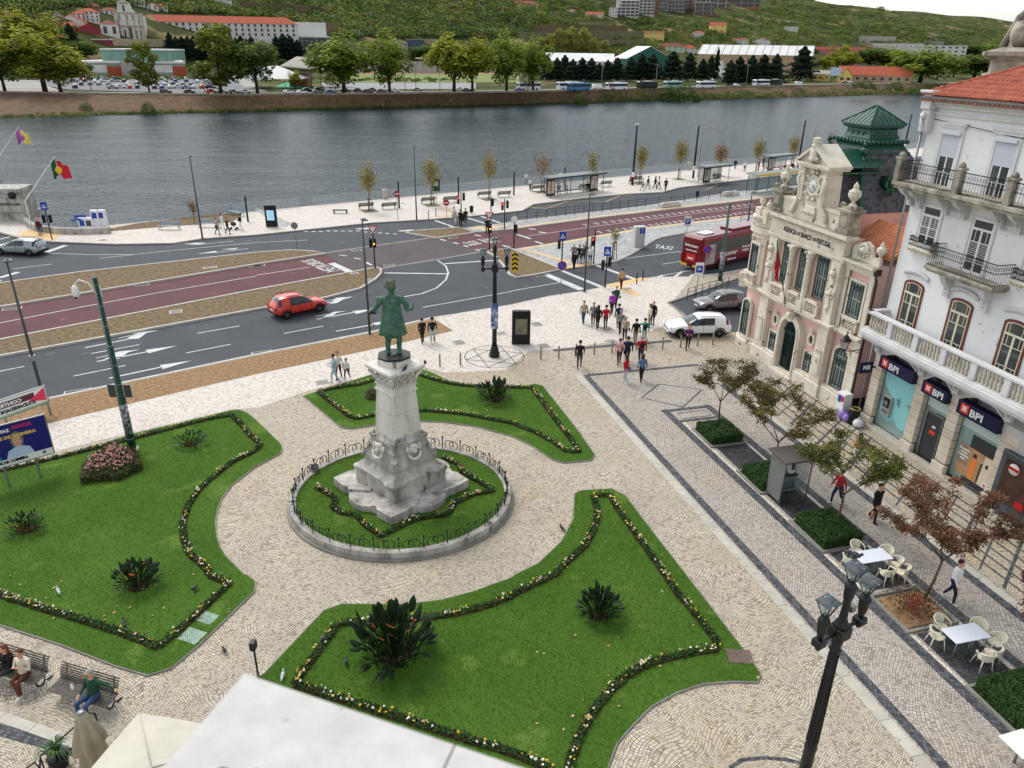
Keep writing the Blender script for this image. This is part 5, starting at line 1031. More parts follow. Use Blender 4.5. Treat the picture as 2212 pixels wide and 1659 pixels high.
rwall('bare earth bank above the upper retaining wall',[(2,180,300),(2,420,288),(2,700,292),(2,1000,296)],60,mat('far_earth',l_(120,104,76),.95,l_(90,84,58),.1))
rwall('brown rock face above the concert hall',[(1,560,290),(1,640,300),(1,735,300)],85,mat('far_rock',l_(140,120,92),.95,l_(96,88,64),.15,detail=9))
rwall('stone terrace wall in front of the church',[(0,960,395),(0,1200,405),(0,1480,412)],50,stone_y)
rwall('grey rock cliff at the top of the slope',[(1,-150,90),(1,150,120),(1,560,140),(1,640,170)],60,mat('far_rock2',l_(118,98,74),.95,l_(76,80,56),.1,detail=9,stretch=(1,1,.3)))
def fb(name,label,c,x0,x1,yb,ye,depth,wm_,roof,rm,rh,fl,co,yaw=0.,cat='building',wsz=(1.2,1.2),**k):return block(name,label,c,x0,x1,yb,ye,depth,wm_,roof,rm,rh,fl,co,yaw,1,None,wsz,wint,P(c,0,(x0+x1)/2,yb,FZ),cat,**k)
fb('tiled_house','long low house with orange tiled roof and open gable by the far road',3,660,1155,712,652,14,wallb,'side',roofm,5.5,1,9,.05,'house',(2,1.6))
fb('tiled_house','yellow gabled end of the orange roofed house',3,615,705,716,652,16,wally,'gable',roofm,5,1,2,.05,'house',(2,1.6))
fb('yellow_house','low yellow house beside the dark cypress on the far bank',3,375,512,700,640,9,wally,'side',conc,2.5,1,3,0,'house')
fb('far_shed','small white flat roofed building between the golden trees',3,750,880,610,566,10,wallw,'flat',whiteroof,1,1,5,0,'building')
t1=block('pink_building','long pink building behind the golden trees',3,385,775,500,428,12,wallp,'side',wallr,2.5,2,14,cat='building',base_drop=14)
block('hospital','long white flat roofed building under the concrete wall',3,815,1262,430,378,14,wallw,'flat',whiteroof,1,1,14,cat='building',base_drop=14)
block('hospital','stepped white building with dark bays at the right',3,1250,1625,500,395,16,wallw,'flat',whiteroof,1,3,9,cat='building',base_drop=14,wsz=(3,1.8))
block('hospital','grey penthouse with a red band above the white building',3,1368,1490,395,358,10,wallgr,'flat',conc,1,0,0,cat='building',base_drop=12)
block('far_house','tiled house glimpsed beyond the right hand tower',3,1935,2060,500,450,10,wallw,'hip',roofm,3,1,4,group='houses on the far hillside')
p=F(3,568,715);t=th_('billboard','white billboard on posts beside the orange roofed house','billboard',tuple(p),-.45)
k_=p.length/FPX/4
mb=MB();mb.box(-37*k_,-.2,48*k_,37*k_,.2,105*k_);mb.B_('panel',mat('far_poster',l_(206,220,232),.6,l_(160,190,214),1.5),t)
for x in(-25,25):mb=MB();mb.box(x*k_-.2,-.15,0,x*k_+.2,.15,48*k_);mb.B_('leg',M['greypole'],t)
for i,(c,x,yb,yt)in enumerate([(0,790,780,510),(0,1420,420,240),(0,2055,560,260),(1,475,760,575),(1,1290,790,590),(1,1383,800,560),(0,1770,800,640),(1,690,800,660),(2,772,760,560),(2,1240,760,560),(2,1800,745,570),(2,2020,750,560),(3,125,720,548),(3,805,720,570),(3,975,715,600),(1,1590,800,620),(2,130,790,650)]):
 b=F(c,x,yb)if yb>500 else land(*CB(c,x,yb));h=vz(b,*CB(c,x,yt))-b.z
 t=th_('far_lamp_post',ORD[i]+' slender lamp post counted on the far bank','lamp post',tuple(b),ru(-.3,.3),'lamp posts on the far bank');mb=MB();mb.tube([(0,0,0),(0,0,h)],[.16,.09],5);mb.B_('pole',M['steel'],t)
 mb=MB();mb.box(-1.2,-.15,h-.1,1.2,.15,h+.12);mb.B_('lamp_head',M['steel'],t)
# bank with the clock
pinkw=mat('pink_plaster',l_(236,200,190),.85,l_(222,180,170),.8,detail=8);cs_=mat('cream_limestone',l_(232,226,210),.75,l_(204,194,174),1.6,amount=1.0,detail=9,bump=.3,bscale=9,speck=(l_(120,112,96),2.3,.64))
cw_=mat('weathered_cornice',l_(190,182,164),.85,l_(110,106,98),1.4,amount=1.3,detail=9,bump=.4,bscale=9);dgreen=mat('bottle_green_iron',l_(18,44,40),.5);slate=mat('slate_shingle',l_(70,71,76),.6,l_(52,53,58),4,objrand=.0)
zincg=mat('green_zinc',l_(14,66,52),.38,l_(22,82,64),1.5,spec=.5);tile_m=mat('roof_tile',l_(186,106,82),.85,l_(146,76,58),2.2,detail=7,objrand=.12,speck=(l_(96,64,50),5,.66));tile_o=mat('orange_tile',l_(198,128,90),.85,l_(160,96,66),2,objrand=.12)
whitew=mat('white_plaster',l_(236,236,234),.85,l_(220,221,221),.4,detail=8,speck=(l_(176,174,168),2.2,.66));wt_=mat('white_trim',l_(222,222,222),.7,l_(196,196,194),1.4,detail=8)
def arch_pts(w,z0,z1,rise,n=9):
 h=w/2
 if rise<=0:return[(-h,z0),(h,z0),(h,z1),(-h,z1)]
 out=[(-h,z0),(h,z0)]
 for i in rg(n+1):
  a=pi*i/n;out.append((h*cos(a),z1-rise+rise*sin(a)))
 return out
def rf_(mb,pts,t,y0,y1,m=0,open_bottom=1):
 n=len(pts);cx=sum(p[0]for p in pts)/n;cz=sum(p[1]for p in pts)/n;P_=[]
 for i in rg(n):
  a,b,c=pts[i-1],pts[i],pts[(i+1)%n];d1=Vc((b[0]-a[0],b[1]-a[1]));d2=Vc((c[0]-b[0],c[1]-b[1]))
  if d1.length<1e-6:d1=d2
  if d2.length<1e-6:d2=d1
  d=(d1.normalized()+d2.normalized());d=d.normalized()if d.length>1e-6 else d1.normalized();nn=Vc((d.y,-d.x));k=1/max(.5,abs(nn.dot(Vc((d1.y,-d1.x)).normalized())))
  P_.append((b[0]+nn.x*t*k,b[1]+nn.y*t*k))
 vs=[(p[0],y0,p[1])for p in pts]+[(p[0],y0,p[1])for p in P_]+[(p[0],y1,p[1])for p in pts]+[(p[0],y1,p[1])for p in P_]
 fs=[]
 for i in rg(n):
  j=(i+1)%n
  if open_bottom and i==0:continue
  fs+=[(i,j,n+j,n+i),(n+i,n+j,3*n+j,3*n+i),(j,i,2*n+i,2*n+j)]
 mb.add(vs,fs,m)
def scroll_bar(mb,x,z0,z1,y,s=1):
 mb.box(x-.012,y-.012,z0,x+.012,y+.012,z1)
 zc=z0+.15
 while zc<z1-.12:
  pts=[(x+s*(.055-.05*cos(t)*(1-t/9)),y,zc+.075*sin(t)*(1-t/9))for t in[i*.8 for i in rg(8)]];mb.tube(pts,.008,4);zc+=.20
def grille(name,w,z0,z1,rise):
 mb=MB();h=w/2
 for x in[-h+.03,-h+.13,h-.13,h-.03]:mb.box(x-.012,-.12,z0,x+.012,-.096,z1-rise*(.55 if abs(x)>h-.05 else.2))
 k=max(2,int((w-.3)/.14))
 for i in rg(1,k):x=-h+.13+(w-.26)*i/k;mb.box(x-.010,-.12,z0,x+.010,-.1,z1-.05)
 for z in(z0+.02,z0+.3,z1-rise-.25):mb.box(-h+.02,-.122,z,h-.02,-.098,z+.03)
 zc=z0+.15
 while zc<z1-rise:
  for s in(-1,1):mb.tube([(s*(h-.08)+.04*cos(t)*(1-t/8),-.11,zc+.07*sin(t)*(1-t/8))for t in[i*.8 for i in rg(7)]],.010,4)
  zc+=.19
 for s in(-1,1):
  for q in(.12,.24):mb.tube([(0,-.13,z1-rise-.5),(s*q*.8,-.14,z1-rise-.35),(s*q,-.13,z1-rise-.2),(s*(q+.05),-.13,z1-rise-.32)],.014,4)
 mb.ball((0,-.13,z1-rise-.2),.06,6)
 if rise>.1:rf_(mb,[(-h+.04,z1-rise)]+[(cos(pi*i/8)*-(h-.04)*-1,z1-rise+rise*.95*sin(pi*i/8))for i in rg(9)],.02,-.12,-.1)
 return mb.mesh(name,dgreen)
bank=th_('bank_building','pink and cream stone bank building with a clock gable and green mansard roof','bank building',(17.27,42.37,0),atan2(-.9642,.265))
def bp_(name,mb,m,par=None,**k):return mb.B_(name,m,par or bank,**k)
CX=-0.85
mb=MB();mb.box(-4.35,.30,.9,2.55,2.6,9.3);mb.box(2.55,.45,.9,4.9,9,8.4);mb.box(-4.35,2.6,0,4.9,12,9.0);bp_('wall',mb,pinkw)
mb=MB();
mb.box(-4.5,-.16,0,-1.95,.3,.75,0,.02);mb.box(.25,-.16,0,2.7,.3,.75,0,.02);mb.box(2.70,.0,0,4.95,.5,.8,0,.02);mb.box(-4.42,-.08,.75,-1.95,.3,.9);mb.box(.25,-.08,.75,2.62,.3,.9);mb.box(2.62,.08,.8,4.9,.5,.92);bp_('plinth',mb,cs_)
mb=MB();mb.box(-1.95,-.35,-.02,.25,.2,.16);mb.box(-1.8,-.2,.16,.1,.3,.28);bp_('step',mb,cs_)
def pilaster(x0,x1,z0,z1,y=-.1,m=cs_,joints=None):
 mb=MB();zs=[z0+(z1-z0)*i/(joints or 1)for i in rg((joints or 1)+1)]
 for a,b in zip(zs[:-1],zs[1:]):mb.box(x0,y,a+.012,x1,.31,b-.012,0,.015)
 mb.box(x0+.02,y+.03,z0,x1-.02,.3,z1);return bp_('pilaster',mb,m)
pilaster(-4.35,-3.45,.9,4.2,-.1,joints=7);pilaster(1.72,2.6,.9,4.2,-.1,joints=7);pilaster(-4.3,-3.5,4.5,8.05,-.1,joints=1);pilaster(1.78,2.55,4.5,8.05,-.1,joints=1)
pilaster(4.35,4.9,.92,4.2,.25,joints=7);pilaster(4.5,4.85,4.5,7.8,.25,joints=1);pilaster(2.6,2.9,4.5,7.8,.25,joints=1)
for x in(-3.9,2.17):
 mb=MB();mb.box(x-.3,-.16,1.25,x+.3,-.1,2.6,0,.02);mb.box(x-.2,-.18,1.35,x+.2,-.16,2.45,0,.01);mb.tube([(x-.3,-.16,2.72),(x,-.2,2.9),(x+.3,-.16,2.72)],.05,6);bp_('stone_panel',mb,cs_)
 mb=MB()
 mb.ball((x,-.16,7.35),.22,8,jit=.14);mb.ball((x-.05,-.18,7.6),.1,6,jit=.2);mb.box(x-.16,-.2,6.75,x+.16,-.1,7.05);mb.lathe([(.2,0),(.24,.04),(.2,.08)],12,(x,-.14,6.2));mb.ball((x,-.18,6.25),.17,8,jit=.1)
 mb.tube([(x-.28,-.12,6.5),(x-.34,-.14,6.25),(x-.2,-.14,6.0),(x,-.16,5.92),(x+.2,-.14,6.0),(x+.34,-.14,6.25),(x+.28,-.12,6.5)],.055,6);mb.tube([(x,-.12,7.15),(x+.06,-.14,6.9),(x-.05,-.14,6.6)],.06,6)
 mb.tube([(x,-.12,5.9),(x+.05,-.14,5.6),(x-.06,-.14,5.35),(x+.04,-.13,5.1)],[.08,.06,.07,.02],6);mb.ball((x+.1,-.14,5.5),.09,6,jit=.2);mb.ball((x-.1,-.14,5.3),.08,6,jit=.2);bp_('carved_trophy',mb,cs_)
def course(x0,x1,z,prof,m=cs_,name='cornice',ybase=.3):
 mb=MB()
 for y,a,b in prof:mb.box(x0-(-y if y<0 else 0)*.9,y,z+a,x1+(-y if y<0 else 0)*.9,ybase+.01,z+b)
 return bp_(name,mb,m)
course(-4.35,2.6,4.2,[(-.12,0,.1),(-.26,.1,.2),(-.32,.2,.3)]);course(2.62,4.9,4.2,[(.12,0,.12),(.0,.12,.24)],ybase=.5)
course(-4.35,2.6,8.05,[(-.1,0,.12),(-.16,.12,.2)]);
mb=MB();mb.box(-4.38,-.12,8.25,2.63,.31,9.25);mb.box(-3.3,-.14,8.38,1.6,-.12,9.15);bp_('frieze',mb,cs_)
course(-4.35,2.6,9.25,[(-.22,0,.08),(-.36,.08,.16),(-.5,.16,.34)],cs_);course(-4.35,2.6,9.59,[(-.46,0,.03)],cw_,'cornice_top')
mb=MB()
for i in rg(34):x=-4.3+i*.207;mb.box(x,-.30,9.17,x+.1,-.1,9.25)
bp_('dentils',mb,cs_)
course(2.6,4.9,7.8,[(.2,0,.15),(.12,.15,.4),(-.05,.4,.5),(-.16,.5,.62)],ybase=.5);course(2.6,4.9,8.42,[(-.14,0,.02)],cw_,'cornice_top',ybase=.5)
T_=lambda x,z,y,rx=pi/2:MTr((x,y,z))@MRt(rx,4,'X')
for s_,x,w_,h_ in(('AGENCIA',-2.33,1.35,.40),('DO',-1.45,.28,.24),('BANCO',-.72,.98,.40),('DE',.03,.26,.24),('PORTUGAL',.87,1.28,.40)):
 text(s_,h_,M['black'],bank,T_(x,8.76,-.15),'lettering',width=w_)
ao=arch_pts(1.62,.28,3.62,.81);
mb=MB();rf_(mb,[(p[0]+CX,p[1])for p in ao],.32,-.12,.32);rf_(mb,[(p[0]+CX,p[1])for p in arch_pts(1.72,.28,3.68,.86)],.12,-.2,-.1);bp_('portal',mb,cs_)
mb=MB();mb.xzprism([(p[0]+CX,p[1])for p in ao],.22,.28);d_=bp_('door',mb,dgreen)
mb=MB()
for s in(-1,1):
 for z0,z1 in((.4,.9),(1.0,2.5)):rf_(mb,[(CX+s*.4-.3,z0),(CX+s*.4+.3,z0),(CX+s*.4+.3,z1),(CX+s*.4-.3,z1)],-.04,.17,.22,open_bottom=0)
 for k in rg(4):mb.box(CX+s*.4-.2+k*.12,.17,1.05,CX+s*.4-.18+k*.12,.2,2.45)
 for q in rg(4):mb.tube([(CX+s*.4+.14*cos(t)*(1-t/9),.17,1.25+q*.33+.14*sin(t)*(1-t/9))for t in[i*.8 for i in rg(8)]],.012,4)
mb.box(CX-.81,.12,2.7,CX+.81,.24,2.84);mb.box(CX-.03,.15,.28,CX+.03,.22,2.7)
for i in rg(7):a=pi*(i+.5)/7;mb.tube([(CX,.2,2.85),(CX+.7*cos(a),.2,2.85+.65*sin(a))],.012,4)
mb.B_('door_ironwork',dgreen,d_)
mb=MB();mb.ball((CX,-.25,3.95),.2,8,jit=.15);mb.tube([(CX-.3,-.2,3.9),(CX,-.3,3.8),(CX+.3,-.2,3.9)],.07,6);mb.xzprism([(CX-.16,3.55),(CX+.16,3.55),(CX+.24,4.15),(CX-.24,4.15)],-.25,.0);bp_('keystone',mb,cs_)
glz=mat('window_glass_green',l_(58,72,70),.12,l_(120,136,132),.9,spec=.7);winf=mat('window_frame_green',l_(30,60,54),.5)
def bwin(x,z0,z1,w,rise,y=.30,frame=.12,gr=1,surround=cs_,sill=1,keyst=0):
 mb=MB();rf_(mb,[(p[0]+x,p[1])for p in arch_pts(w,z0,z1,rise)],frame,y-.16,y+.02)
 if sill:mb.box(x-w/2-.16,y-.24,z0-.12,x+w/2+.16,y,z0)
 o=bp_('window',mb,surround)
 g=MB();g.xzprism([(p[0]+x,p[1])for p in arch_pts(w,z0,z1,rise)],y-.02,y+.01);g.B_('pane',glz,o)
 f=MB();f.box(x-.03,y-.06,z0,x+.03,y-.02,z1-.02)
 for sx in(-1,1):f.box(x+sx*(w/2-.05)-.03,y-.05,z0,x+sx*(w/2-.05)+.03,y-.02,z1-rise*.6)
 for z in(z0+.05,z1-rise-.06,z0+(z1-z0)*.5):f.box(x-w/2,y-.05,z-.03,x+w/2,y-.02,z+.03)
 for sx in(-.25,.25):f.box(x+sx*w-.02,y-.045,z0,x+sx*w+.02,y-.02,z1-rise*.4)
 f.B_('window_frame',mat('frame_pale',l_(206,214,210),.5),o)
 if gr:q=link('grille',grille('grille',w,z0,z1,rise),o,(x,y-.05,0))
 return o
for x in(-2.52,CX,.82):bwin(x,5.45,8.0,1.08,0,frame=.06,sill=0)
bwin(3.7,5.3,7.25,1.1,0,y=.45,frame=.14);bwin(3.55,.95,3.4,1.12,.5,y=.45,frame=.2)
for x in(CX-1.85,CX+1.85):
 bwin(x,.95,2.15,.68,0,frame=.1)
 mb=MB();L_=[(x+.19*cos(2*pi*i/14),3.0+.27*sin(2*pi*i/14))for i in rg(14)];rf_(mb,L_,.14,.1,.3,open_bottom=0);mb.tube([(x-.4,.15,3.5),(x,.1,3.62),(x+.1,.1,3.5)],.04,5);mb.ball((x,.1,3.45),.1,6,jit=.2);o=bp_('oval_window',mb,cs_)
 g=MB();g.xzprism(L_,.22,.26);g.B_('pane',glz,o);g=MB();g.box(x-.01,.16,2.75,x+.01,.18,3.25);g.box(x-.18,.16,2.99,x+.18,.18,3.01);g.tube([(x+.1*cos(t),.17,3+.15*sin(t))for t in[i*.63 for i in rg(11)]],.012,4);g.B_('grille',dgreen,o)
def bluster(x0,x1,z0,z1,y=-.28):
 mb=MB();mb.box(x0,y-.04,z0,x1,y+.16,z0+.14);mb.box(x0,y-.06,z1-.14,x1,y+.18,z1);mb.box(x0,y,z0,x0+.14,y+.12,z1);mb.box(x1-.14,y,z0,x1,y+.12,z1)
 n=3
 for i in rg(n):
  c=x0+.2+(x1-x0-.4)*(i+.5)/n;mb.tube([(c+.09*cos(t),y+.06,(z0+z1)/2+.2*sin(t))for t in[i_*.7 for i_ in rg(10)]],.035,5,closed=0);mb.ball((c,y+.06,(z0+z1)/2),.06,6)
 return bp_('balustrade',mb,cs_)
for a,b in((-3.2,-1.95),(-1.42,-.28),(.25,1.5)):bluster(a,b,4.52,5.4)
bluster(3.1,4.3,4.45,5.25,y=.2)
for x in(-1.69,-.01):
 mb=MB();mb.box(x-.25,-.42,4.52,x+.25,.1,5.0,0,.02);mb.lathe([(.24,5.0),(.24,5.08),(.19,5.14),(.185,5.9),(.165,7.45),(.19,7.5),(.17,7.54),(.2,7.7),(.27,7.88),(.26,7.92)],16,(x,-.16,0));mb.box(x-.27,-.43,7.92,x+.27,.1,8.04)
 for i in rg(8):a=i*pi/4;mb.ball((x+.2*cos(a),-.16+.2*sin(a),7.72),.06,5,jit=.2)
 bp_('column',mb,cs_)
mb=MB();mb.box(-4.2,-.05,9.62,2.45,.4,10.5);mb.box(-4.25,-.12,10.5,2.5,.45,10.66);bp_('attic_wall',mb,cs_)
def urn(par,x,y,z,s=1.0,m=cs_,name='urn'):
 mb=MB();mb.lathe([(r*s,h*s)for r,h in[(.2,0),(.2,.1),(.1,.16),(.09,.26),(.16,.32),(.3,.5),(.34,.66),(.3,.74),(.33,.8),(.2,.86),(.12,.98),(.16,1.06),(.05,1.22),(.01,1.3)]],14,(x,y,z));return mb.B_(name,m,par)
for x in(-4.0,2.25):
 mb=MB();mb.box(x-.5,-.3,9.62,x+.5,.6,9.85,0,.02);mb.box(x-.42,-.22,9.85,x+.42,.52,10.75,0,.02);mb.box(x-.3,-.26,10.0,x+.3,-.22,10.55,0,.02);mb.box(x-.56,-.36,10.75,x+.56,.66,10.92,0,.02);mb.box(x-.4,-.2,10.92,x+.4,.5,11.05)
 for s in(-1,1):mb.tube([(x+s*.25,-.1,11.12),(x+s*.5,-.1,11.16),(x+s*.6,-.1,11.02),(x+s*.48,-.1,10.98)],.09,6)
 bp_('pier',mb,cw_);urn(bank,x,.15,11.05)
mb=MB();mb.xzprism([(CX-1.7,9.62),(CX+1.7,9.62),(CX+1.35,10.4),(CX+1.15,12.6),(CX-1.15,12.6),(CX-1.35,10.4)],-.1,.7)
for s in(-1,1):
 mb.box(CX+s*1.0-.2,-.32,10.7,CX+s*1.0+.2,.1,12.55,0,.02);mb.tube([(CX+s*1.05,-.3,12.3),(CX+s*1.25,-.34,11.9),(CX+s*1.0,-.3,11.3),(CX+s*1.1,-.3,10.7),(CX+s*1.45,-.2,10.2),(CX+s*1.6,-.2,9.8)],[.1,.12,.09,.09,.14,.1],6);mb.box(CX+s*1.0-.26,-.4,12.2,CX+s*1.0+.26,.1,12.35)
mb.box(CX-.5,-.2,10.0,CX+.5,-.08,10.5,0,.03)
for i in rg(5):mb.ball((CX-.5+i*.25,-.2,10.15),.13,6,jit=.1)
bp_('clock_gable',mb,cs_)
mb=MB();mb.box(CX-1.5,-.5,12.6,CX+1.5,.9,12.72);mb.box(CX-1.58,-.56,12.72,CX+1.58,.95,12.86);mb.xzprism([(CX-1.5,12.86),(CX+1.5,12.86),(CX,13.75)],-.3,.85);
mb.add([(CX-1.6,-.56,12.86),(CX-1.45,-.56,12.86),(CX,-.56,13.72),(CX+1.45,-.56,12.86),(CX+1.6,-.56,12.86),(CX,-.56,13.9),(CX-1.6,.9,12.86),(CX-1.45,-.3,12.86),(CX,-.3,13.72),(CX+1.45,-.3,12.86),(CX+1.6,.9,12.86),(CX,.9,13.9)],[(0,1,2,5),(2,3,4,5),(0,5,11,6),(5,4,10,11),(1,7,8,2),(2,8,9,3)]);bp_('pediment',mb,cs_)
mb=MB();mb.ball((CX,-.5,13.35),.34,10,sc_=(.8,.6,1.2),jit=.12);mb.ball((CX,-.55,13.1),.2,8,jit=.2);mb.ball((CX-.3,-.45,13.1),.15,8,jit=.2);mb.ball((CX+.3,-.45,13.1),.15,8,jit=.2);mb.ball((CX,-.45,13.8),.22,8,jit=.1);mb.lathe([(.22,13.95),(.26,14.05),(.2,14.1),(.28,14.2),(.12,14.25)],8,(CX,-.4,0));bp_('carved_crest',mb,cs_)
mb=MB();mb.T=MTr((CX,-.12,11.65))@MRt(pi/2,4,'X');mb.lathe([(.56,0),(.6,.06),(.56,.12),(.47,.12),(.46,.06)],28);mb.T=None
for i in rg(10):a=i*.63;mb.ball((CX+.66*cos(a),-.2,11.65+.78*sin(a)),.12,6,jit=.25)
mb.ball((CX,-.3,12.4),.13,8);o=bp_('clock',mb,cs_)
mb=MB();mb.T=MTr((CX,-.19,11.65))@MRt(pi/2,4,'X');mb.lathe([(.455,0),(.455,.02)],28);mb.T=None;mb.B_('clock_dial',M['white'],o)
mb=MB()
for i in rg(12):a=i*pi/6;c,s=sin(a),cos(a);mb.add([(CX+c*.31-s*.02,-.222,11.65+s*.31+c*.02),(CX+c*.41-s*.028,-.222,11.65+s*.41+c*.028),(CX+c*.41+s*.028,-.222,11.65+s*.41-c*.028),(CX+c*.31+s*.02,-.222,11.65+s*.31-c*.02)],[(0,1,2,3)])
for L_,w_,a in((.36,.03,radians(125)),(.24,.045,radians(140))):
 c,s=sin(a),cos(a);mb.add([(CX-s*w_,-.225,11.65+c*w_),(CX+c*L_,-.225,11.65+s*L_),(CX+s*w_,-.225,11.65-c*w_),(CX-c*.08,-.225,11.65-s*.08)],[(0,1,2,3)])
mb.B_('clock_hands',M['black'],o)
mb=MB();mb.prism([(CX-1.2,.8),(CX+1.2,.8),(CX+1.2,3.2),(CX-1.2,3.2)],12.4,12.5);mb.add([(CX-1.35,.85,12.75),(CX+1.35,.85,12.75),(CX+1.35,3.3,12.75),(CX-1.35,3.3,12.75),(CX,.85,13.6),(CX,3.3,13.6)],[(0,1,4),(0,4,5,3),(1,2,5,4),(2,3,5)])
for y in(1.0,1.9,2.8):mb.box(CX+.1,y,12.8,CX+1.35,y+.04,12.84)
bp_('gable_roof',mb,zincg)
mb=MB();mb.xzprism([(2.75,8.44),(4.9,8.44),(4.9,8.75),(4.35,8.8),(4.1,9.3),(3.7,9.5),(3.3,9.35),(2.75,9.1)],.3,.5);mb.tube([(3.3,.25,8.7),(3.45,.2,9.2),(3.75,.2,9.4),(4.0,.2,9.15),(3.8,.2,8.85)],.09,6);mb.ball((3.7,.2,9.05),.2,8,jit=.2)
for i in rg(8):mb.ball((3.7+.36*cos(i*.8),.24,9.0+.3*sin(i*.8)),.09,6,jit=.25)
bp_('parapet',mb,cs_);urn(bank,4.7,.45,8.75,.75)
mb=MB();mb.tube([(4.98,.25,8.3),(4.98,.2,7.9),(5.0,.3,7.6),(5.0,.3,.1)],.06,6);mb.box(4.85,.1,8.0,5.1,.4,8.35);bp_('drainpipe',mb,mat('brown_pipe',l_(70,48,42),.5))
TC=(-5.75,1.75);TR_=1.5
def arcpts(r,a0=-2.6,a1=-.75,n=14):return[(TC[0]+r*cos(a0+(a1-a0)*i/n),TC[1]+r*sin(a0+(a1-a0)*i/n))for i in rg(n+1)]
def arcwall(name,r,z0,z1,m,inner=None):
 mb=MB();L_=arcpts(r);q=[(-4.2,L_[-1][1]),(-4.2,6)]+[(L_[0][0],6)];mb.prism(L_+q,z0,z1);return bp_(name,mb,m)
arcwall('wall',1.62,.85,8.2,pinkw);arcwall('plinth',1.95,0,.55,cs_);arcwall('plinth',1.8,.55,.9,cs_);arcwall('cornice',1.85,4.2,4.5,cs_);arcwall('cornice',1.8,7.55,7.9,cs_);arcwall('cornice',2.0,7.9,8.25,cs_);arcwall('parapet',1.7,8.25,8.8,cs_)
arcwall('cornice_top',1.95,8.25,8.28,cw_)
def tang(a,r):return MTr((TC[0]+r*cos(a),TC[1]+r*sin(a),0))@MRt(a+pi/2,4,'Z')
for a,z0,z1,rise in((-1.62,.95,3.35,.45),(-1.62,5.3,7.1,0)):
 T_a=tang(a,1.66);mb=MB();mb.T=T_a;rf_(mb,arch_pts(.9,z0,z1,rise),.14,-.12,.05);o=bp_('window',mb,cs_)
 g=MB();g.T=T_a;g.xzprism(arch_pts(.9,z0,z1,rise),-.03,.0);g.B_('pane',glz,o);q=link('grille',grille('grille',.9,z0,z1,rise),o);q.matrix_local=T_a@MTr((0,-.02,0))
 f=MB();f.T=T_a;f.box(-.03,-.06,z0,.03,-.02,z1-.03)
 for x in(-.25,.25):f.box(x-.02,-.055,z0,x+.02,-.02,z1-rise*.5)
 f.B_('window_frame',_mats['frame_pale'],o)
T_a=tang(-1.62,1.68);mb=MB();mb.T=T_a;mb.box(-.6,-.3,4.5,.6,-.1,4.62);mb.box(-.6,-.3,5.1,.6,-.1,5.25)
for i in rg(3):mb.tube([(-.36+i*.36+.09*cos(t),-.2,4.86+.18*sin(t))for t in[k*.7 for k in rg(10)]],.035,5)
bp_('balustrade',mb,cs_)
for a in(-2.05,-1.2):T_a=tang(a,1.64);mb=MB();mb.T=T_a;mb.box(-.14,-.14,4.5,.14,.1,7.55,0,.02);mb.box(-.2,-.2,7.3,.2,.1,7.55);bp_('pilaster',mb,cs_)
for a in(-2.3,-1.35):
 p=(TC[0]+1.5*cos(a),TC[1]+1.5*sin(a));mb=MB();mb.box(p[0]-.28,p[1]-.28,8.5,p[0]+.28,p[1]+.28,9.3,0,.02);bp_('pier',mb,cs_);urn(bank,p[0],p[1],9.3,.6)
mb=MB();mb.T=tang(-1.8,1.66);mb.tube([(-.5,-.1,8.6),(-.3,-.2,8.9),(0,-.24,8.75),(.3,-.2,8.95),(.5,-.1,8.6)],.12,6);bp_('carved_crest',mb,cs_)
mb=MB();mb.T=tang(-2.45,1.7);mb.box(-.5,-.5,3.9,.5,0,4.25,0,.04);mb.box(-.5,-.55,4.25,.5,0,4.9,0,.04);mb.T=None;bp_('side_balcony',mb,cs_)
mb=MB();mb.box(-5.0,1.9,8.9,1.0,7.2,10.35);mb.box(1.0,2.4,8.0,5.2,8,9.6);bp_('attic_storey',mb,mat('salmon_plaster',l_(232,182,166),.85,l_(218,166,150),.6))
LV=[(10.35,-5.1,1.05,1.8,7.2),(10.9,-4.75,.72,1.9,6.9),(11.7,-4.25,.32,2.05,6.3),(12.6,-3.75,.0,2.2,5.8),(13.45,-3.35,-.25,2.35,5.3)]
def corners(L_):z,a,b,c,d=L_;return[Vc((a,c,z)),Vc((b,c,z)),Vc((b,d,z)),Vc((a,d,z))]
mb=MB()
for A_1,A_2 in zip(LV[:-1],LV[1:]):
 c0,c1=corners(A_1),corners(A_2)
 for i in rg(4):mb.add([c0[i],c0[(i+1)%4],c1[(i+1)%4],c1[i]],[(0,1,2,3)])
mans=bp_('mansard_roof',mb,slate)
sh_pts=MB();si=0;shingles=[]
def lerpL(z):
 for A_1,A_2 in zip(LV[:-1],LV[1:]):
  if A_1[0]<=z<=A_2[0]:t=(z-A_1[0])/(A_2[0]-A_1[0]);return[A_1[k]+(A_2[k]-A_1[k])*t for k in rg(5)]
 return LV[-1]
sg_=mat('slate_a',l_(98,99,104),.6,l_(80,82,88),5);sg2=mat('slate_b',l_(66,68,73),.6)
row=0;z=10.4
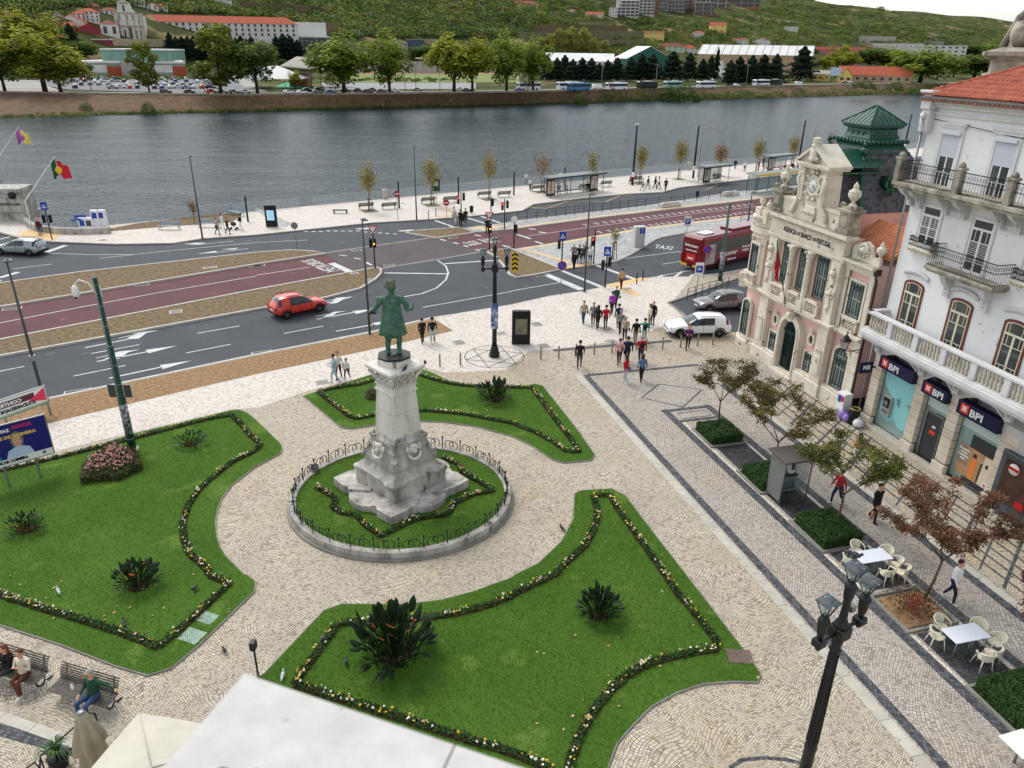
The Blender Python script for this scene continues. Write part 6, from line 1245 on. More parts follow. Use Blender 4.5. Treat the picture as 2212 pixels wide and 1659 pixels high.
while z<13.35:
 q=lerpL(z);q2=lerpL(min(13.44,z+.19));c0,c1=corners([z]+q[1:]),corners([z+.19]+q2[1:])
 for i in(0,1):
  a,b=c0[i],c0[(i+1)%4];up_=((c1[i]+c1[(i+1)%4])/2-(a+b)/2).normalized();e=(b-a).normalized();n_=e.cross(up_);L_=(b-a).length;k=int(L_/.21);
  for j in rg(k):
   x=(j+.5+(.5 if row%2 else 0))*.21
   if x>L_-.1:continue
   p=a+e*x+n_*.02;w2=.105;sh_pts.add([p-e*w2+up_*.24-n_*.012,p-e*w2+up_*.02+n_*.01,p-e*.05-up_*.06+n_*.014,p+e*.05-up_*.06+n_*.014,p+e*w2+up_*.02+n_*.01,p+e*w2+up_*.24-n_*.012],[(0,1,2,3,4,5)],1 if rnd.random()<.3 else 0)
 z+=.155;row+=1
sh_pts.B_('slates',[sg_,sg2],mans,kind='stuff')
hp=[Vc((L_[2]+.02,L_[3]-.02,L_[0]))for L_ in LV];hp2=[Vc((L_[1]-.02,L_[3]-.02,L_[0]))for L_ in LV]
for h_ in(hp,hp2):
 mb=MB();mb.tube([p+Vc((0,0,.03))for p in h_],.11,6);
 for s in((1,0,0),(0,1,0)):
  o_=Vc(s)*(-1 if s[0]and h_ is hp else 1)*.24
  if s[1]:o_=Vc((0,.24,0))
  for p,q in zip(h_[:-1],h_[1:]):mb.add([p,q,q+o_+Vc((0,-.03 if s[0]else 0,.02)),p+o_+Vc((0,-.03 if s[0]else 0,.02))],[(0,1,2,3),(3,2,1,0)])
 for k in rg(16):t_=k/15*3.99;i=int(t_);p=h_[i].lerp(h_[i+1],t_-i);mb.ball((p.x,p.y,p.z+.06),.09,5)
 mb.ball(tuple(h_[-1]+Vc((.05,-.1,.1))),.24,8,jit=.2);mb.ball(tuple(h_[-1]+Vc((.05,-.15,.45))),.13,6,jit=.2);bp_('roof_hip',mb,zincg,mans)
def ringbox(mb,cx,cy,prof):
 for(a,b,z0),(c,d,z1)in zip(prof[:-1],prof[1:]):
  q0=[(cx-a,cy-b,z0),(cx+a,cy-b,z0),(cx+a,cy+b,z0),(cx-a,cy+b,z0)];q1=[(cx-c,cy-d,z1),(cx+c,cy-d,z1),(cx+c,cy+d,z1),(cx-c,cy+d,z1)]
  mb.add(q0+q1,[(0,1,5,4),(1,2,6,5),(2,3,7,6),(3,0,4,7)])
KX,KY=-1.75,3.75
mb=MB();ringbox(mb,KX,KY,[(1.62,1.5,13.35),(1.5,1.4,13.5),(1.3,1.2,13.85),(1.42,1.32,13.9),(1.48,1.38,14.0),(1.42,1.32,14.1),(1.12,1.02,14.15),(1.0,.92,14.35),(.98,.9,14.6),(1.12,1.04,14.66),(1.2,1.12,14.74),(1.2,1.12,14.82),(1.28,1.2,14.84),(1.26,1.18,14.9),(.02,.02,15.82)])
for k in rg(10):
 for s in rg(4):
  a=-1.36+2.72*k/9;p=[(KX+a,KY-1.4),(KX+1.5,KY+a*.93),(KX+a,KY+1.4),(KX-1.5,KY+a*.93)][s];mb.ball((p[0],p[1],13.98),.13,6)
for k in rg(9):
 f=-1+2*k/8
 for s in rg(4):
  e=1.24 if s%2==0 else 1.16;e2=1.16 if s%2==0 else 1.24
  b0=[Vc((KX+f*e,KY-e2,14.92)),Vc((KX+e2,KY+f*e,14.92)),Vc((KX+f*e,KY+e2,14.92)),Vc((KX-e2,KY+f*e,14.92))][s];tp=Vc((KX,KY,15.84));q=1-abs(f);en=Vc((KX+(b0.x-KX)*0+(b0.x-KX),b0.y,b0.z));
  ax=Vc((0,1,0))if s in(0,2)else Vc((1,0,0));mid=Vc((KX,KY,0));d_2=(mid-Vc((b0.x,b0.y,0))).dot(ax);top_=b0+ax*d_2*q+Vc((0,0,.92*q))
  if q>.02:mb.tube([b0,top_],.035,4)
  if k in(2,4,6):pb=[(KX+f*.9,KY-.93),(KX+1.0,KY+f*.85),(KX+f*.9,KY+.93),(KX-1.0,KY+f*.85)][s];mb.tube([(pb[0],pb[1],14.22),(pb[0],pb[1],14.5)],.05,5)
for s,(p,q)in enumerate((((-1,-1),0),((1,-1),0),((1,1),0),((-1,1),0))):mb.tube([(KX+p[0]*1.27,KY+p[1]*1.19,14.9),(KX,KY,15.86)],.05,5)
bp_('roof_cap',mb,zincg)
mb=MB();mb.T=MTr((.62,3.6,11.9))@MRt(pi/2,4,'Y');mb.lathe([(.38,-.6),(.38,.15),(.46,.17),(.46,.3),(.3,.3),(.28,.24)],16);mb.T=None
for i in rg(8):mb.ball((.95,3.6+.45*cos(i*.8),11.85+.45*sin(i*.8)),.12,6,jit=.2)
for z in(11.75,11.85,11.95,12.05):mb.box(.9,3.38,z,.94,3.82,z+.03)
bp_('dormer',mb,zincg)
mb=MB();E0,E1,E2,E3=Vc((1.7,.7,8.9)),Vc((5.3,.7,8.9)),Vc((5.3,2.5,10.1)),Vc((1.7,2.5,10.1));mb.add([E0,E1,E2,E3,E0-Vc((0,0,.12)),E1-Vc((0,0,.12)),E2-Vc((0,0,.12)),E3-Vc((0,0,.12))],[(0,1,2,3),(4,7,6,5),(0,4,5,1),(1,5,6,2),(2,6,7,3),(3,7,4,0)]);wr=bp_('wing_roof',mb,tile_o)
mb=MB();mb.add([(-.08,0,0),(-.05,0,.05),(.05,0,.05),(.08,0,0),(-.1,.4,0),(-.06,.4,.06),(.06,.4,.06),(.1,.4,0)],[(0,1,5,4),(1,2,6,5),(2,3,7,6),(0,3,2,1)]);t_me=mb.mesh('roof_tile',tile_o)
ang=atan2(1.2,1.8)
for r_ in rg(6):
 for k in rg(18):o=link('roof_tile',t_me,wr,(1.8+k*.2,.66+r_*.36*cos(ang),8.91+r_*.36*sin(ang)));o.rotation_euler=(ang,0,0)
t=th_('wall_lantern','black wall lantern on an iron bracket where the two buildings meet','lantern');t.matrix_world=MTr((17.27,42.37,0))@MRt(atan2(-.9642,.265),4,'Z')@MTr((5.1,.2,4.15))
def lantern_mb(s=1.0):
 mb=MB();mb.lathe([(.03*s,-.30*s),(.05*s,-.26*s),(.13*s,-.24*s),(.14*s,-.2*s)],6,smooth=0);
 for i in rg(6):a=i*pi/3;mb.tube([(.13*s*cos(a),.13*s*sin(a),-.2*s),(.23*s*cos(a),.23*s*sin(a),.25*s)],.014*s,4)
 mb.lathe([(.27*s,.25*s),(.28*s,.29*s),(.14*s,.42*s),(.12*s,.5*s),(.05*s,.54*s),(.03*s,.62*s)],6,smooth=0);return mb
mb=lantern_mb(1.1);T0=MTr((-.05,-1.1,.1));mb.v=[tuple(T0@Vc(v))for v in mb.v];mb.B_('lamp_body',M['iron'],t)
mb=MB();mb.T=T0;mb.lathe([(.13,-.2),(.23,.26)],6,smooth=0);mb.B_('glass',M['clear'],t)
mb=MB();mb.tube([(0,0,-.2),(0,-.5,-.22),(-.05,-1.1,-.22)],.025,5);mb.tube([(0,0,-.45),(0,-.4,-.3),(0,-.7,-.22)],.02,5);mb.B_('bracket',M['iron'],t)
t=th_('portugal_flag','furled red and green flag on a slim pole over the bank door','flag');t.matrix_world=bank.matrix_world.copy()if 0 else MTr((17.27,42.37,0))@MRt(atan2(-.9642,.265),4,'Z')@MTr((-1.3,-.35,4.5))
mb=MB();mb.tube([(0,0,0),(-.3,-1.1,3.9)],.03,6);mb.B_('pole',M['greenpole'],t)
def cloth(pts0,drop,m_,name,par,folds=6,amp=.1):
 mb=MB();n=12;vs=[]
 for i in rg(n+1):
  p=pts0[0].lerp(pts0[1],i/n)
  for k in rg(7):q=k/6;vs.append((p.x+amp*sin(i*1.3+k)*q,p.y+amp*cos(i*1.7)*q,p.z-drop*q))
 mb.add(vs,[(i*7+k,(i+1)*7+k,(i+1)*7+k+1,i*7+k+1)for i in rg(n)for k in rg(6)],0,1);return mb.B_(name,m_,par)
cloth((Vc((-.28,-1.02,3.6)),Vc((-.2,-.7,2.5))),1.2,mat('flag_red',l_(196,30,46),.7),'cloth',t,amp=.07);cloth((Vc((-.29,-1.06,3.75)),Vc((-.27,-1.0,3.5))),.9,M['white'],'cloth',t,amp=.04)
# white building with the shops
wb=th_('white_building','white plastered building with iron balconies above three bank shop windows','building',(20.08,33.87,0),atan2(-.968,.251))
def wp_(name,mb,m,par=None,**k):return mb.B_(name,m,par or wb,**k)
ENDS=14.0
mb=MB();mb.box(-3.1,0,5.0,ENDS,14,16.3);mb.box(-3.1,.9,0,ENDS,14,5.0);wp_('wall',mb,whitew)
ivory=mat('ivory_frame',l_(222,214,190),.55);brownf=mat('brown_frame',l_(112,56,46),.55);whitef=mat('white_frame',l_(230,232,234),.4);wg=mat('window_glass',l_(52,58,58),.1,l_(78,84,80),1.2,spec=.8);shut=mat('roller_shutter',l_(206,210,218),.6)
stonep=mat('pier_limestone',l_(222,212,194),.7,l_(196,184,164),1.2,detail=8,bump=.25,bscale=12,objrand=.05)
PI_=[(-3.1,-2.45),(-.02,.62),(2.18,2.85),(5.15,6.1)]
for a,b in PI_:
 mb=MB();mb.box(a+.02,.06,0,b-.02,.9,5.0);pier=wp_('pier',mb,mat('joint_dark',l_(120,112,100),.9));z=.55;mb=MB();mb.box(a-.06,-.1,0,b+.06,.2,.5,0,.03);mb.B_('stone_block',stonep,pier)
 while z<3.95:
  mb=MB();mb.box(a,0,z+.015,b,.5,z+.43,0,.025);mb.B_('stone_block',stonep,pier);z+=.435
mb=MB()
for(a,b),(c,d)in zip(PI_[:-1],PI_[1:]):
 x0,x1=b,c;n=10;top=4.78;pts=[(x0,4.0)]+[(x0+(x1-x0)*i/n,4.12+.42*sin(pi*i/n))for i in rg(n+1)]+[(x1,4.0),(x1+.01,top),(x0-.01,top)]
 mb.xzprism(pts,-.02,.5)
 rf_(mb,[(x0+(x1-x0)*i/n,4.12+.42*sin(pi*i/n))for i in rg(n,-1,-1)],.1,-.1,-.02,open_bottom=0)
for a,b in PI_:mb.box(a,-.02,4.0,b,.5,4.78)
mb.box(5.1,-.02,3.6,ENDS,.5,4.78);mb.box(6.1,.02,0,ENDS,.5,4.78);wp_('arcade',mb,mat('arcade_plaster',l_(206,206,200),.8,l_(184,182,176),.8))
mb=MB();mb.box(-3.1,-.1,0,-2.45+2.5,.0,.12);mb.box(-2.5,-.28,0,.05,.3,.14);mb.box(.05,-.28,0,6.1,.1,.10);wp_('threshold',mb,M['slabs'])
shopg=mat('shop_glass',l_(150,176,170),.06,l_(120,146,142),.5,spec=.8);shopd=mat('shop_inside',l_(46,52,54),.3,spec=.5);navy=mat('navy_sign',l_(18,20,62),.4);orange=mat('logo_orange',l_(226,62,44),.5);aqua=mat('aqua_print',l_(142,206,206),.4);dkaq=mat('dark_print',l_(60,104,106),.4)
def sign(x0,x1,z0,z1):
 mb=MB();mb.box(x0,-.28,z0,x1,.1,z1,0,.01);s=wp_('shop_sign',mb,navy);h=z1-z0
 mb=MB();mb.box(x0+.22,-.295,z0+h*.22,x0+.22+h*.66,-.28,z1-h*.12);mb.B_('logo_tile',orange,s)
 mb=MB();c=(x0+.22+h*.33,z0+h*.55)
 for k in rg(4):a=pi/4+k*pi/2;u_=Vc((cos(a),sin(a)));v_=Vc((-u_.y,u_.x));r=h*.26;L_=[c,(c[0]+u_.x*r*.6+v_.x*r*.4,c[1]+u_.y*r*.6+v_.y*r*.4),(c[0]+u_.x*r,c[1]+u_.y*r),(c[0]+u_.x*r*.6-v_.x*r*.4,c[1]+u_.y*r*.6-v_.y*r*.4)];mb.add([(p[0],-.299,p[1])for p in L_],[(0,1,2,3),(3,2,1,0)])
 mb.B_('logo_flower',M['white'],s)
 text('BPI',h*.72,M['white'],s,MTr((x0+.22+h*1.35,-.30,z0+h*.46))@MRt(pi/2,4,'X'),'lettering',width=h*1.05)
for x0,x1,z0,z1 in((-2.45,-.02,3.55,4.2),(.62,2.18,3.5,4.12),(2.85,5.15,3.45,4.12)):sign(x0,x1,z0,z1)
def shop(x0,x1,z0,z1,y=.32):
 mb=MB();mb.box(x0,y,z0,x1,y+.05,z1);s=wp_('shop_window',mb,shopg)
 mb=MB();mb.box(x0,y-.04,z0,x0+.05,y,z1);mb.box(x1-.05,y-.04,z0,x1,y,z1);mb.box(x0,y-.04,z0,x1,y,z0+.06);mb.B_('window_frame',M['steel'],s);return s
s1=shop(-2.45,-.02,.14,3.6);s2=shop(.62,2.18,.1,3.5);s3=shop(2.85,5.15,.1,3.5)
def flat2(par,name,m_,pts,y):
 mb=MB();n=len(pts);mb.add([(p[0],y,p[1])for p in pts],[tuple(rg(n)),tuple(rg(n-1,-1,-1))]);return mb.B_(name,m_,par)
def blob(cx,cz,a,L_,w_,n=12):
 out=[]
 for i in rg(n):
  t=2*pi*i/n;x=L_/2+L_/2*cos(t);z=w_/2*sin(t)*(.55+.45*cos(t)*.6+.3);out.append((cx+x*cos(a)-z*sin(a),cz+x*sin(a)+z*cos(a)))
 return out
for a,L_,w_ in((2.1,1.75,1.6),(.95,1.75,1.6),(-2.2,1.5,1.4),(-.9,1.6,1.5)):flat2(s1,'flower_print',aqua,[(max(-2.4,min(-.07,p[0])),p[1])for p in blob(-1.15,2.05,a,L_,w_)],.312-ru(0,.004))
for a,r in((-1.3,.5),(-.9,.6),(-.3,.35),(.5,.45),(1.2,.5),(2,.4),(2.6,.3),(-2.0,.35)):flat2(s1,'stamen_print',dkaq,blob(-1.15,2.0,a,r*.6,.06,8),.305)
mb=MB();mb.box(-2.05,.16,.95,-1.45,.32,2.1,0,.02);c=mb.B_('cash_machine',mat('atm_grey',l_(160,160,158),.5),s1)
mb=MB();mb.box(-1.97,.135,1.45,-1.53,.165,1.98);mb.B_('screen_recess',M['black'],s1);mb=MB();mb.box(-1.95,.1,1.15,-1.6,.165,1.3);mb.box(-1.9,.12,1.55,-1.65,.14,1.8);mb.B_('keypad',M['steel'],s1)
mb=MB();mb.box(.9,.25,.1,1.9,.31,2.5);d3=mb.B_('glass_door',shopd,s2)
mb=MB();mb.box(.86,.2,.1,.91,.32,2.55);mb.box(1.89,.2,.1,1.94,.32,2.55);mb.box(.86,.2,2.5,1.94,.32,2.56);mb.B_('door_frame',M['steel'],s2)
flat2(s2,'orange_sticker',orange,[(1.25,1.45),(1.6,1.45),(1.6,1.65),(1.25,1.65)],.244);text('BPI',.16,M['white'],s2,MTr((1.45,.24,1.85))@MRt(pi/2,4,'X'))
for s,x0,x1 in((s2,1.35,2.15),(s3,3.6,5.1)):flat2(s,'dark_interior',shopd,[(x0,.15),(x1,.15),(x1,2.6),(x0,2.6)],.315)
for s,x0,x1 in((s2,.66,2.14),(s3,2.9,5.1)):flat2(s,'lit_ceiling',mat('pale_soffit',l_(190,206,200),.6),[(x0,2.75),(x1,2.75),(x1,3.2),(x0,3.2)],.312)
po=flat2(s3,'poster',mat('poster_brown',l_(196,156,116),.5,l_(170,128,90),2),[(3.1,.45),(5.05,.45),(5.05,1.95),(3.1,1.95)],.300)
def pf(name,m_,x,z,w_,h_):flat2(po,name,m_,[(x-w_/2,z),(x+w_/2,z),(x+w_*.38,z+h_),(x-w_*.38,z+h_)],.296-ru(0,.003))
or2=mat('suit_orange',l_(232,132,62),.5);skin=mat('skin',l_(206,158,130),.55);hairb=mat('hair_brown',l_(70,44,32),.7)
pf('poster_pale_panel',mat('poster_pale',l_(222,206,180),.5),4.75,.47,.55,1.45);pf('poster_title_panel',mat('poster_taupe',l_(150,128,104),.5),3.42,.95,.6,.95)
pf('poster_trousers',or2,4.02,.5,.3,.55);pf('poster_jacket',or2,4.02,1.0,.34,.5);pf('poster_face',skin,4.02,1.5,.13,.2);pf('poster_hair',hairb,4.02,1.56,.24,.2)
pf('poster_man',mat('poster_olive',l_(58,62,50),.5),4.5,.5,.26,1.0);pf('poster_man_head',skin,4.5,1.5,.13,.18);pf('poster_partner',mat('poster_cream',l_(214,206,190),.5),4.74,.9,.22,.5);pf('poster_partner_jeans',mat('poster_denim',l_(60,84,120),.5),4.74,.5,.2,.42);pf('poster_partner_hair',hairb,4.74,1.38,.16,.2)
pf('poster_logo_panel',M['white'],4.86,.47,.3,.28);text('BPI',.11,orange,po,MTr((4.88,.288,.6))@MRt(pi/2,4,'X'))
for i,s_ in enumerate(('Na escolha','da casa','a confianca','conta')):text(s_,.13,M['white'],po,MTr((3.42,.288,1.72-i*.155))@MRt(pi/2,4,'X'))
mb=MB();mb.box(5.6,-.12,0,ENDS,.1,3.0);wp_('marble_front',mb,mat('dark_marble',l_(92,98,106),.35,l_(60,66,74),1.5,amount=1.6,detail=9))
mb=MB();mb.box(5.9,-.22,.75,7.4,-.12,2.75,0,.01);p_=wp_('poster_board',mb,mat('poster_dark',l_(52,30,26),.5,l_(88,60,48),2));mb=MB();mb.box(5.85,-.4,2.85,7.6,-.1,3.1,0,.02);wp_('poster_hood',mb,M['greypole'])
mb=MB();mb.T=MTr((6.4,-.222,2.4))@MRt(pi/2,4,'X');mb.lathe([(.26,0),(.26,.008)],20);mb.T=None;mb.B_('round_logo',M['white'],p_);mb=MB();mb.box(6.15,-.236,2.33,6.65,-.23,2.47);mb.B_('logo_bar',M['red'],p_);mb=MB();mb.box(6.9,-.236,.85,7.3,-.226,1.15);mb.B_('red_badge',M['red'],p_)
mb=MB();mb.box(-3.15,-1.3,5.22,ENDS,.05,5.42);mb.box(-3.1,-1.2,5.08,ENDS,.02,5.22);mb.box(-3.05,-1.05,4.95,ENDS,.02,5.08);mb.box(-3.15,-1.22,5.42,ENDS,.02,5.52);ter=wp_('terrace',mb,wt_)
mb=MB();mb.box(-3.1,-1.2,6.38,ENDS,-.86,6.52,0,.02);mb.box(-3.1,-1.14,5.52,ENDS,-.92,5.62);mb.box(-3.1,-1.2,6.38,-2.8,.0,6.52);mb.B_('handrail',wt_,ter)
mb=MB();mb.lathe([(.09,0),(.09,.05),(.05,.09),(.085,.25),(.09,.33),(.045,.55),(.05,.62),(.085,.68),(.085,.76)],10);bal=mb.mesh('baluster',mat('baluster_stone',l_(212,206,192),.75,l_(170,162,146),2.5,detail=8))
x=-2.75;k=0
while x<8.2:
 if k%8==7:
  mb=MB();mb.box(x-.16,-1.17,5.62,x+.16,-.89,6.38,0,.02);mb.B_('pedestal',wt_,ter);x+=.31
 else:link('baluster',bal,ter,(x,-1.03,5.62));x+=.205
 k+=1
for y in(-.75,-.5,-.25):link('baluster',bal,ter,(-2.95,y,5.62))
def cn_(par,x,z,h,dy,w_=.3,m_=None):
 mb=MB();pr=[(0,0),(dy*.9,0),(dy,-.08*h),(dy*.75,-.35*h),(dy*.35,-.6*h),(dy*.3,-h),(0,-h)];n=len(pr)
 vs=[(x-w_/2,-a,z+b)for a,b in pr]+[(x+w_/2,-a,z+b)for a,b in pr];mb.add(vs,[(i,(i+1)%n,(i+1)%n+n,i+n)[::-1]for i in rg(n)]+[tuple(rg(n)),tuple(rg(2*n-1,n-1,-1))])
 for k in rg(4):mb.ball((x,-dy*.62+k*dy*.1,z-h*(.3+.17*k)),.07,5)
 return mb.B_('console',m_ or wt_,par)
for x in(-2.85,.3,2.5,5.4,7.4):cn_(ter,x,4.95,.75,.75,.3)
WC=[-1.6,1.4,4.4,7.4]
def win_arch(x,z0,z1,w_):
 rise=.22;out=[(-w_/2,z0),(w_/2,z0)]+[(w_/2*cos(pi*i/8),z1-rise+rise*sin(pi*i/8))for i in rg(9)];out=[(p[0]+x,p[1])for p in out]
 mb=MB();rf_(mb,out,-.11,-.05,.05,open_bottom=0);o=wp_('window',mb,brownf)
 g=MB();g.xzprism(out,-.015,.03);g.B_('pane',wg,o)
 f=MB();rf_(f,[(x+(p[0]-x)*.84,z0+(p[1]-z0)*.97)for p in out],-.07,-.03,.0)
 f.box(x-.05,-.04,z0,x+.05,0,z1-.62)
 f.box(x-w_/2+.1,-.045,z1-.72,x+w_/2-.1,0,z1-.62)
 for sx in(-1,1):
  f.box(x+sx*w_*.24-.012,-.03,z1-1.15,x+sx*w_*.24+.012,0,z1-.7);f.box(x+sx*.05,-.03,z1-1.2,x+sx*(w_/2-.15),0,z1-1.17);f.box(x+sx*.05,-.03,z0+.75,x+sx*(w_/2-.15),0,z0+.78);f.box(x+sx*w_*.24-.012,-.03,z0+.5,x+sx*w_*.24+.012,0,z0+.75)
  f.box(x+sx*.05,-.04,z0,x+sx*(w_/2-.12),0,z0+.42);f.box(x+sx*w_*.25-.012,-.03,z1-.62,x+sx*w_*.25+.012,0,z1-.12)
 f.B_('window_frame',ivory,o)
 mb=MB();n=17
 for i in rg(n):t_=i/(n-1)-.5;mb.ball((x+t_*w_*1.15,-.06,z1+.42-.5*t_*t_*1.2),.085,6,sc_=(.9,1,1.5))
 wp_('hood_mould',mb,wt_)
for x in WC:win_arch(x,5.55,8.4,1.3)
def win2(x,z0,z1,w_,nm=whitef):
 mb=MB();rf_(mb,[(x-w_/2,z0),(x+w_/2,z0),(x+w_/2,z1),(x-w_/2,z1)],.09,-.05,.03,open_bottom=0);o=wp_('window',mb,wt_)
 g=MB();g.box(x-w_/2,-.012,z0,x+w_/2,.02,z1);g.B_('pane',wg,o)
 f=MB();f.box(x-.05,-.03,z0,x+.05,0,z1-.5);f.box(x-w_/2,-.04,z1-.5,x+w_/2,0,z1-.4)
 for sx in(-1,1):
  f.box(x+sx*(w_/2-.06)-.05,-.03,z0,x+sx*(w_/2-.06)+.05,0,z1);f.box(x+sx*w_*.26-.012,-.025,z1-1.0,x+sx*w_*.26+.012,0,z1-.5)
  f.box(x,-.025,z1-1.02,x+sx*w_/2,0,z1-.99);f.box(x,-.025,z0+.45,x+sx*w_/2,0,z0+.48)
 f.box(x-w_/2,-.03,z0,x+w_/2,0,z0+.1);f.box(x-w_/2,-.03,z1-.08,x+w_/2,0,z1)
 for i in rg(10):f.box(x-w_/2+.1,-.018,z0+.5+i*.09,x+w_/2-.1,-.013,z0+.52+i*.09)
 f.B_('window_frame',nm,o);return o
win2(WC[0],10.15,12.0,1.2);win2(WC[1],9.62,12.0,1.2);win2(WC[2],10.15,12.0,1.2);win2(WC[3],9.62,12.0,1.2)
def iron_rail(par,pts,z0,h,pitch=.13,m_=None,name='railing'):
 mb=MB()
 for a,b in zip(pts[:-1],pts[1:]):
  a,b=Vc(a),Vc(b);L_=(b-a).length;d=(b-a)/L_;n=int(L_/pitch)
  for z,r in((z0+h,.022),(z0+h*.62,.012),(z0+h*.58,.010),(z0+.06,.016)):mb.tube([(a.x,a.y,z),(b.x,b.y,z)],r,4)
  for i in rg(n+1):
   p=a+d*(L_*i/max(1,n));mb.tube([(p.x,p.y,z0),(p.x,p.y,z0+h)],.010,4)
   if i<n:c=p+d*(L_/n/2);mb.tube([(c.x+d.x*.05*cos(t),c.y+d.y*.05*cos(t),z0+h*.8+.08*sin(t))for t in[k_*1.05 for k_ in rg(7)]],.007,3)
 return mb.B_(name,m_ or M['iron'],par)
for x in(WC[0],WC[2]):
 mb=MB();mb.box(x-.85,-.3,9.88,x+.85,.02,10.02,0,.02)
 for i in rg(12):mb.box(x-.8+i*.14,-.26,9.76,x-.73+i*.14,0,9.88)
 s=wp_('sill',mb,cs_);iron_rail(s,[(x-.8,0,0),(x-.8,-.24,0),(x+.8,-.24,0),(x+.8,0,0)],10.02,.45,.11)
for x in(1.55,7.5):
 mb=MB();mb.box(x-1.95,-.95,9.44,x+1.95,.02,9.6,0,.03);mb.box(x-1.85,-.85,9.34,x+1.85,.0,9.44);s=wp_('balcony',mb,cw_)
 for i in rg(22):mb=None
 iron_rail(s,[(x-1.88,0,0),(x-1.88,-.88,0),(x+1.88,-.88,0),(x+1.88,0,0)],9.6,.95,.12)
 for q in(-1.1,1.1):cn_(s,x+q,9.34,1.1,.6,.34)
mb=MB();mb.box(-3.15,-1.35,12.82,ENDS,.05,13.0,0,.02);mb.box(-3.1,-1.22,12.68,ENDS,.02,12.82);s=wp_('top_balcony',mb,cw_)
PP=[-3.0,.62,3.3,6.2,9]
for x in PP:
 mb=MB();mb.box(x-.15,-1.32,13.0,x+.15,-1.0,14.0,0,.02);mb.box(x-.2,-1.36,14.0,x+.2,-.96,14.1,0,.02);mb.lathe([(.14,14.1),(.16,14.18),(.1,14.28),(.02,14.34)],8,(x,-1.16,0));mb.B_('balcony_post',cw_,s)
for a,b in zip(PP[:-1],PP[1:]):iron_rail(s,[(a+.16,-1.16,0),(b-.16,-1.16,0)],13.0,.92,.15)
iron_rail(s,[(-3.0,0,0),(-3.0,-1.0,0)],13.0,.92,.15)
for x in(-2.95,-2.35,-.72,.35,2.35,3.3,5.3,6.4,8.4):cn_(s,x,12.68,.85,.95,.26)
for a,b in((-2.95,-2.35),(-.72,.35),(2.35,3.3),(5.3,6.4)):
 mb=MB();mb.box(a,-.08,11.75,b,.0,11.85);mb.box(a,-.05,11.85,b,.0,12.68)
 n=int((b-a-.3)/.07)
 for i in rg(n):x=a+.17+i*.07;mb.box(x,-.09,12.0,x+.035,-.05,12.45)
 mb.B_('fluted_panel',wt_,s)
for x in WC:
 x+=.05;mb=MB();rf_(mb,[(x-.52,13.0),(x+.52,13.0),(x+.52,15.35),(x-.52,15.35)],.16,-.06,.03);mb.box(x-.8,-.14,15.62,x+.8,0,15.74);mb.box(x-.74,-.1,15.5,x+.74,0,15.62);o=wp_('window',mb,wt_)
 g=MB();g.box(x-.5,-.012,13.0,x+.5,.02,15.3);g.B_('pane',wg,o);f=MB();f.box(x-.035,-.03,13.0,x+.035,0,14.3)
 for sx in(-1,1):f.box(x+sx*.46-.04,-.03,13,x+sx*.46+.04,0,14.3);f.box(x,-.03,13.55,x+sx*.46,0,13.58);f.box(x+sx*.24-.012,-.03,13.0,x+sx*.24+.012,0,13.55)
 f.B_('window_frame',whitef,o)
 f=MB()
 for i in rg(14):f.box(x-.5,-.045,14.25+i*.072,x+.5,-.02,14.25+i*.072+.062)
 f.box(x-.56,-.16,15.2,x+.56,0,15.38,0,.03);f.B_('roller_shutter',shut,o)
mb=MB();mb.box(-3.12,-.1,15.98,ENDS,.02,16.1);mb.box(-3.16,-.2,16.3,ENDS,.02,16.45);mb.box(-3.2,-.32,16.45,ENDS,.02,16.6);wp_('cornice',mb,wt_)
mb=MB();mb.box(-3.35,-.5,16.2,-2.75,-.05,16.9,0,.03);mb.box(-3.3,-.4,15.2,-2.8,0,16.2,0,.03);mb.box(-3.45,-.6,16.9,-2.65,.1,17.02,0,.02);mb.ball((-3.05,-.45,15.9),.16,8,jit=.2);mb.tube([(-3.2,-.42,16.0),(-3.05,-.5,15.6),(-2.9,-.42,15.2)],.08,6);wp_('corner_pier',mb,wt_)
mb=MB();mb.tube([(-3.28,-.15,15.3),(-3.28,-.15,5.6)],.055,8);mb.box(-3.42,-.3,15.2,-3.14,0,15.6);mb.tube([(-3.28,-.15,4.9),(-3.28,-.15,.2)],.05,8);wp_('drainpipe',mb,M['steel'])
mb=MB();mb.tube([(-3.3,-.55,16.68),(ENDS,-.55,16.68)],.09,8);wp_('gutter',mb,mat('old_gutter',l_(90,88,86),.6,l_(64,62,60),3))
mb=MB();mb.tube([(-3.1,-.05,15.8),(-1,-.08,15.68),(1.2,-.08,15.5),(3.5,-.06,15.35)],.015,4);wp_('cable',mb,M['black'])
RS=.46;r0=(-3.35,-.5,16.78)
mb=MB();mb.add([(r0[0],r0[1],r0[2]),(ENDS,r0[1],r0[2]),(ENDS,6.5,r0[2]+7*RS),(3.65,6.5,r0[2]+7*RS),(r0[0],14,r0[2])],[(0,1,2,3),(0,3,4)]);rf=wp_('roof',mb,tile_m)
mb=MB();vs=[]
for k in rg(2):
 for i in rg(5):a=pi*i/4;vs.append((.115*cos(a)*(-1),k*.46,.055*sin(a)+(.028 if k==0 else 0)))
mb.add(vs,[(i,i+1,i+6,i+5)[::-1]for i in rg(4)]+[(0,1,2,3,4)],0,1);tl=mb.mesh('roof_tile',tile_m);ang=atan(RS);n_t=0
for r_ in rg(12):
 y=r0[1]-.06+r_*.40*cos(ang);z=r0[2]+.03+r_*.40*sin(ang)
 for k in rg(32):
  x=r0[0]+.1+k*.225
  if x<r0[0]+(y-r0[1])+.02 or x>3.9:continue
  if n_t>=298:break
  o=link('roof_tile',tl,rf,(x,y,z));o.rotation_euler=(ang+ru(-.01,.01),0,ru(-.02,.02));n_t+=1
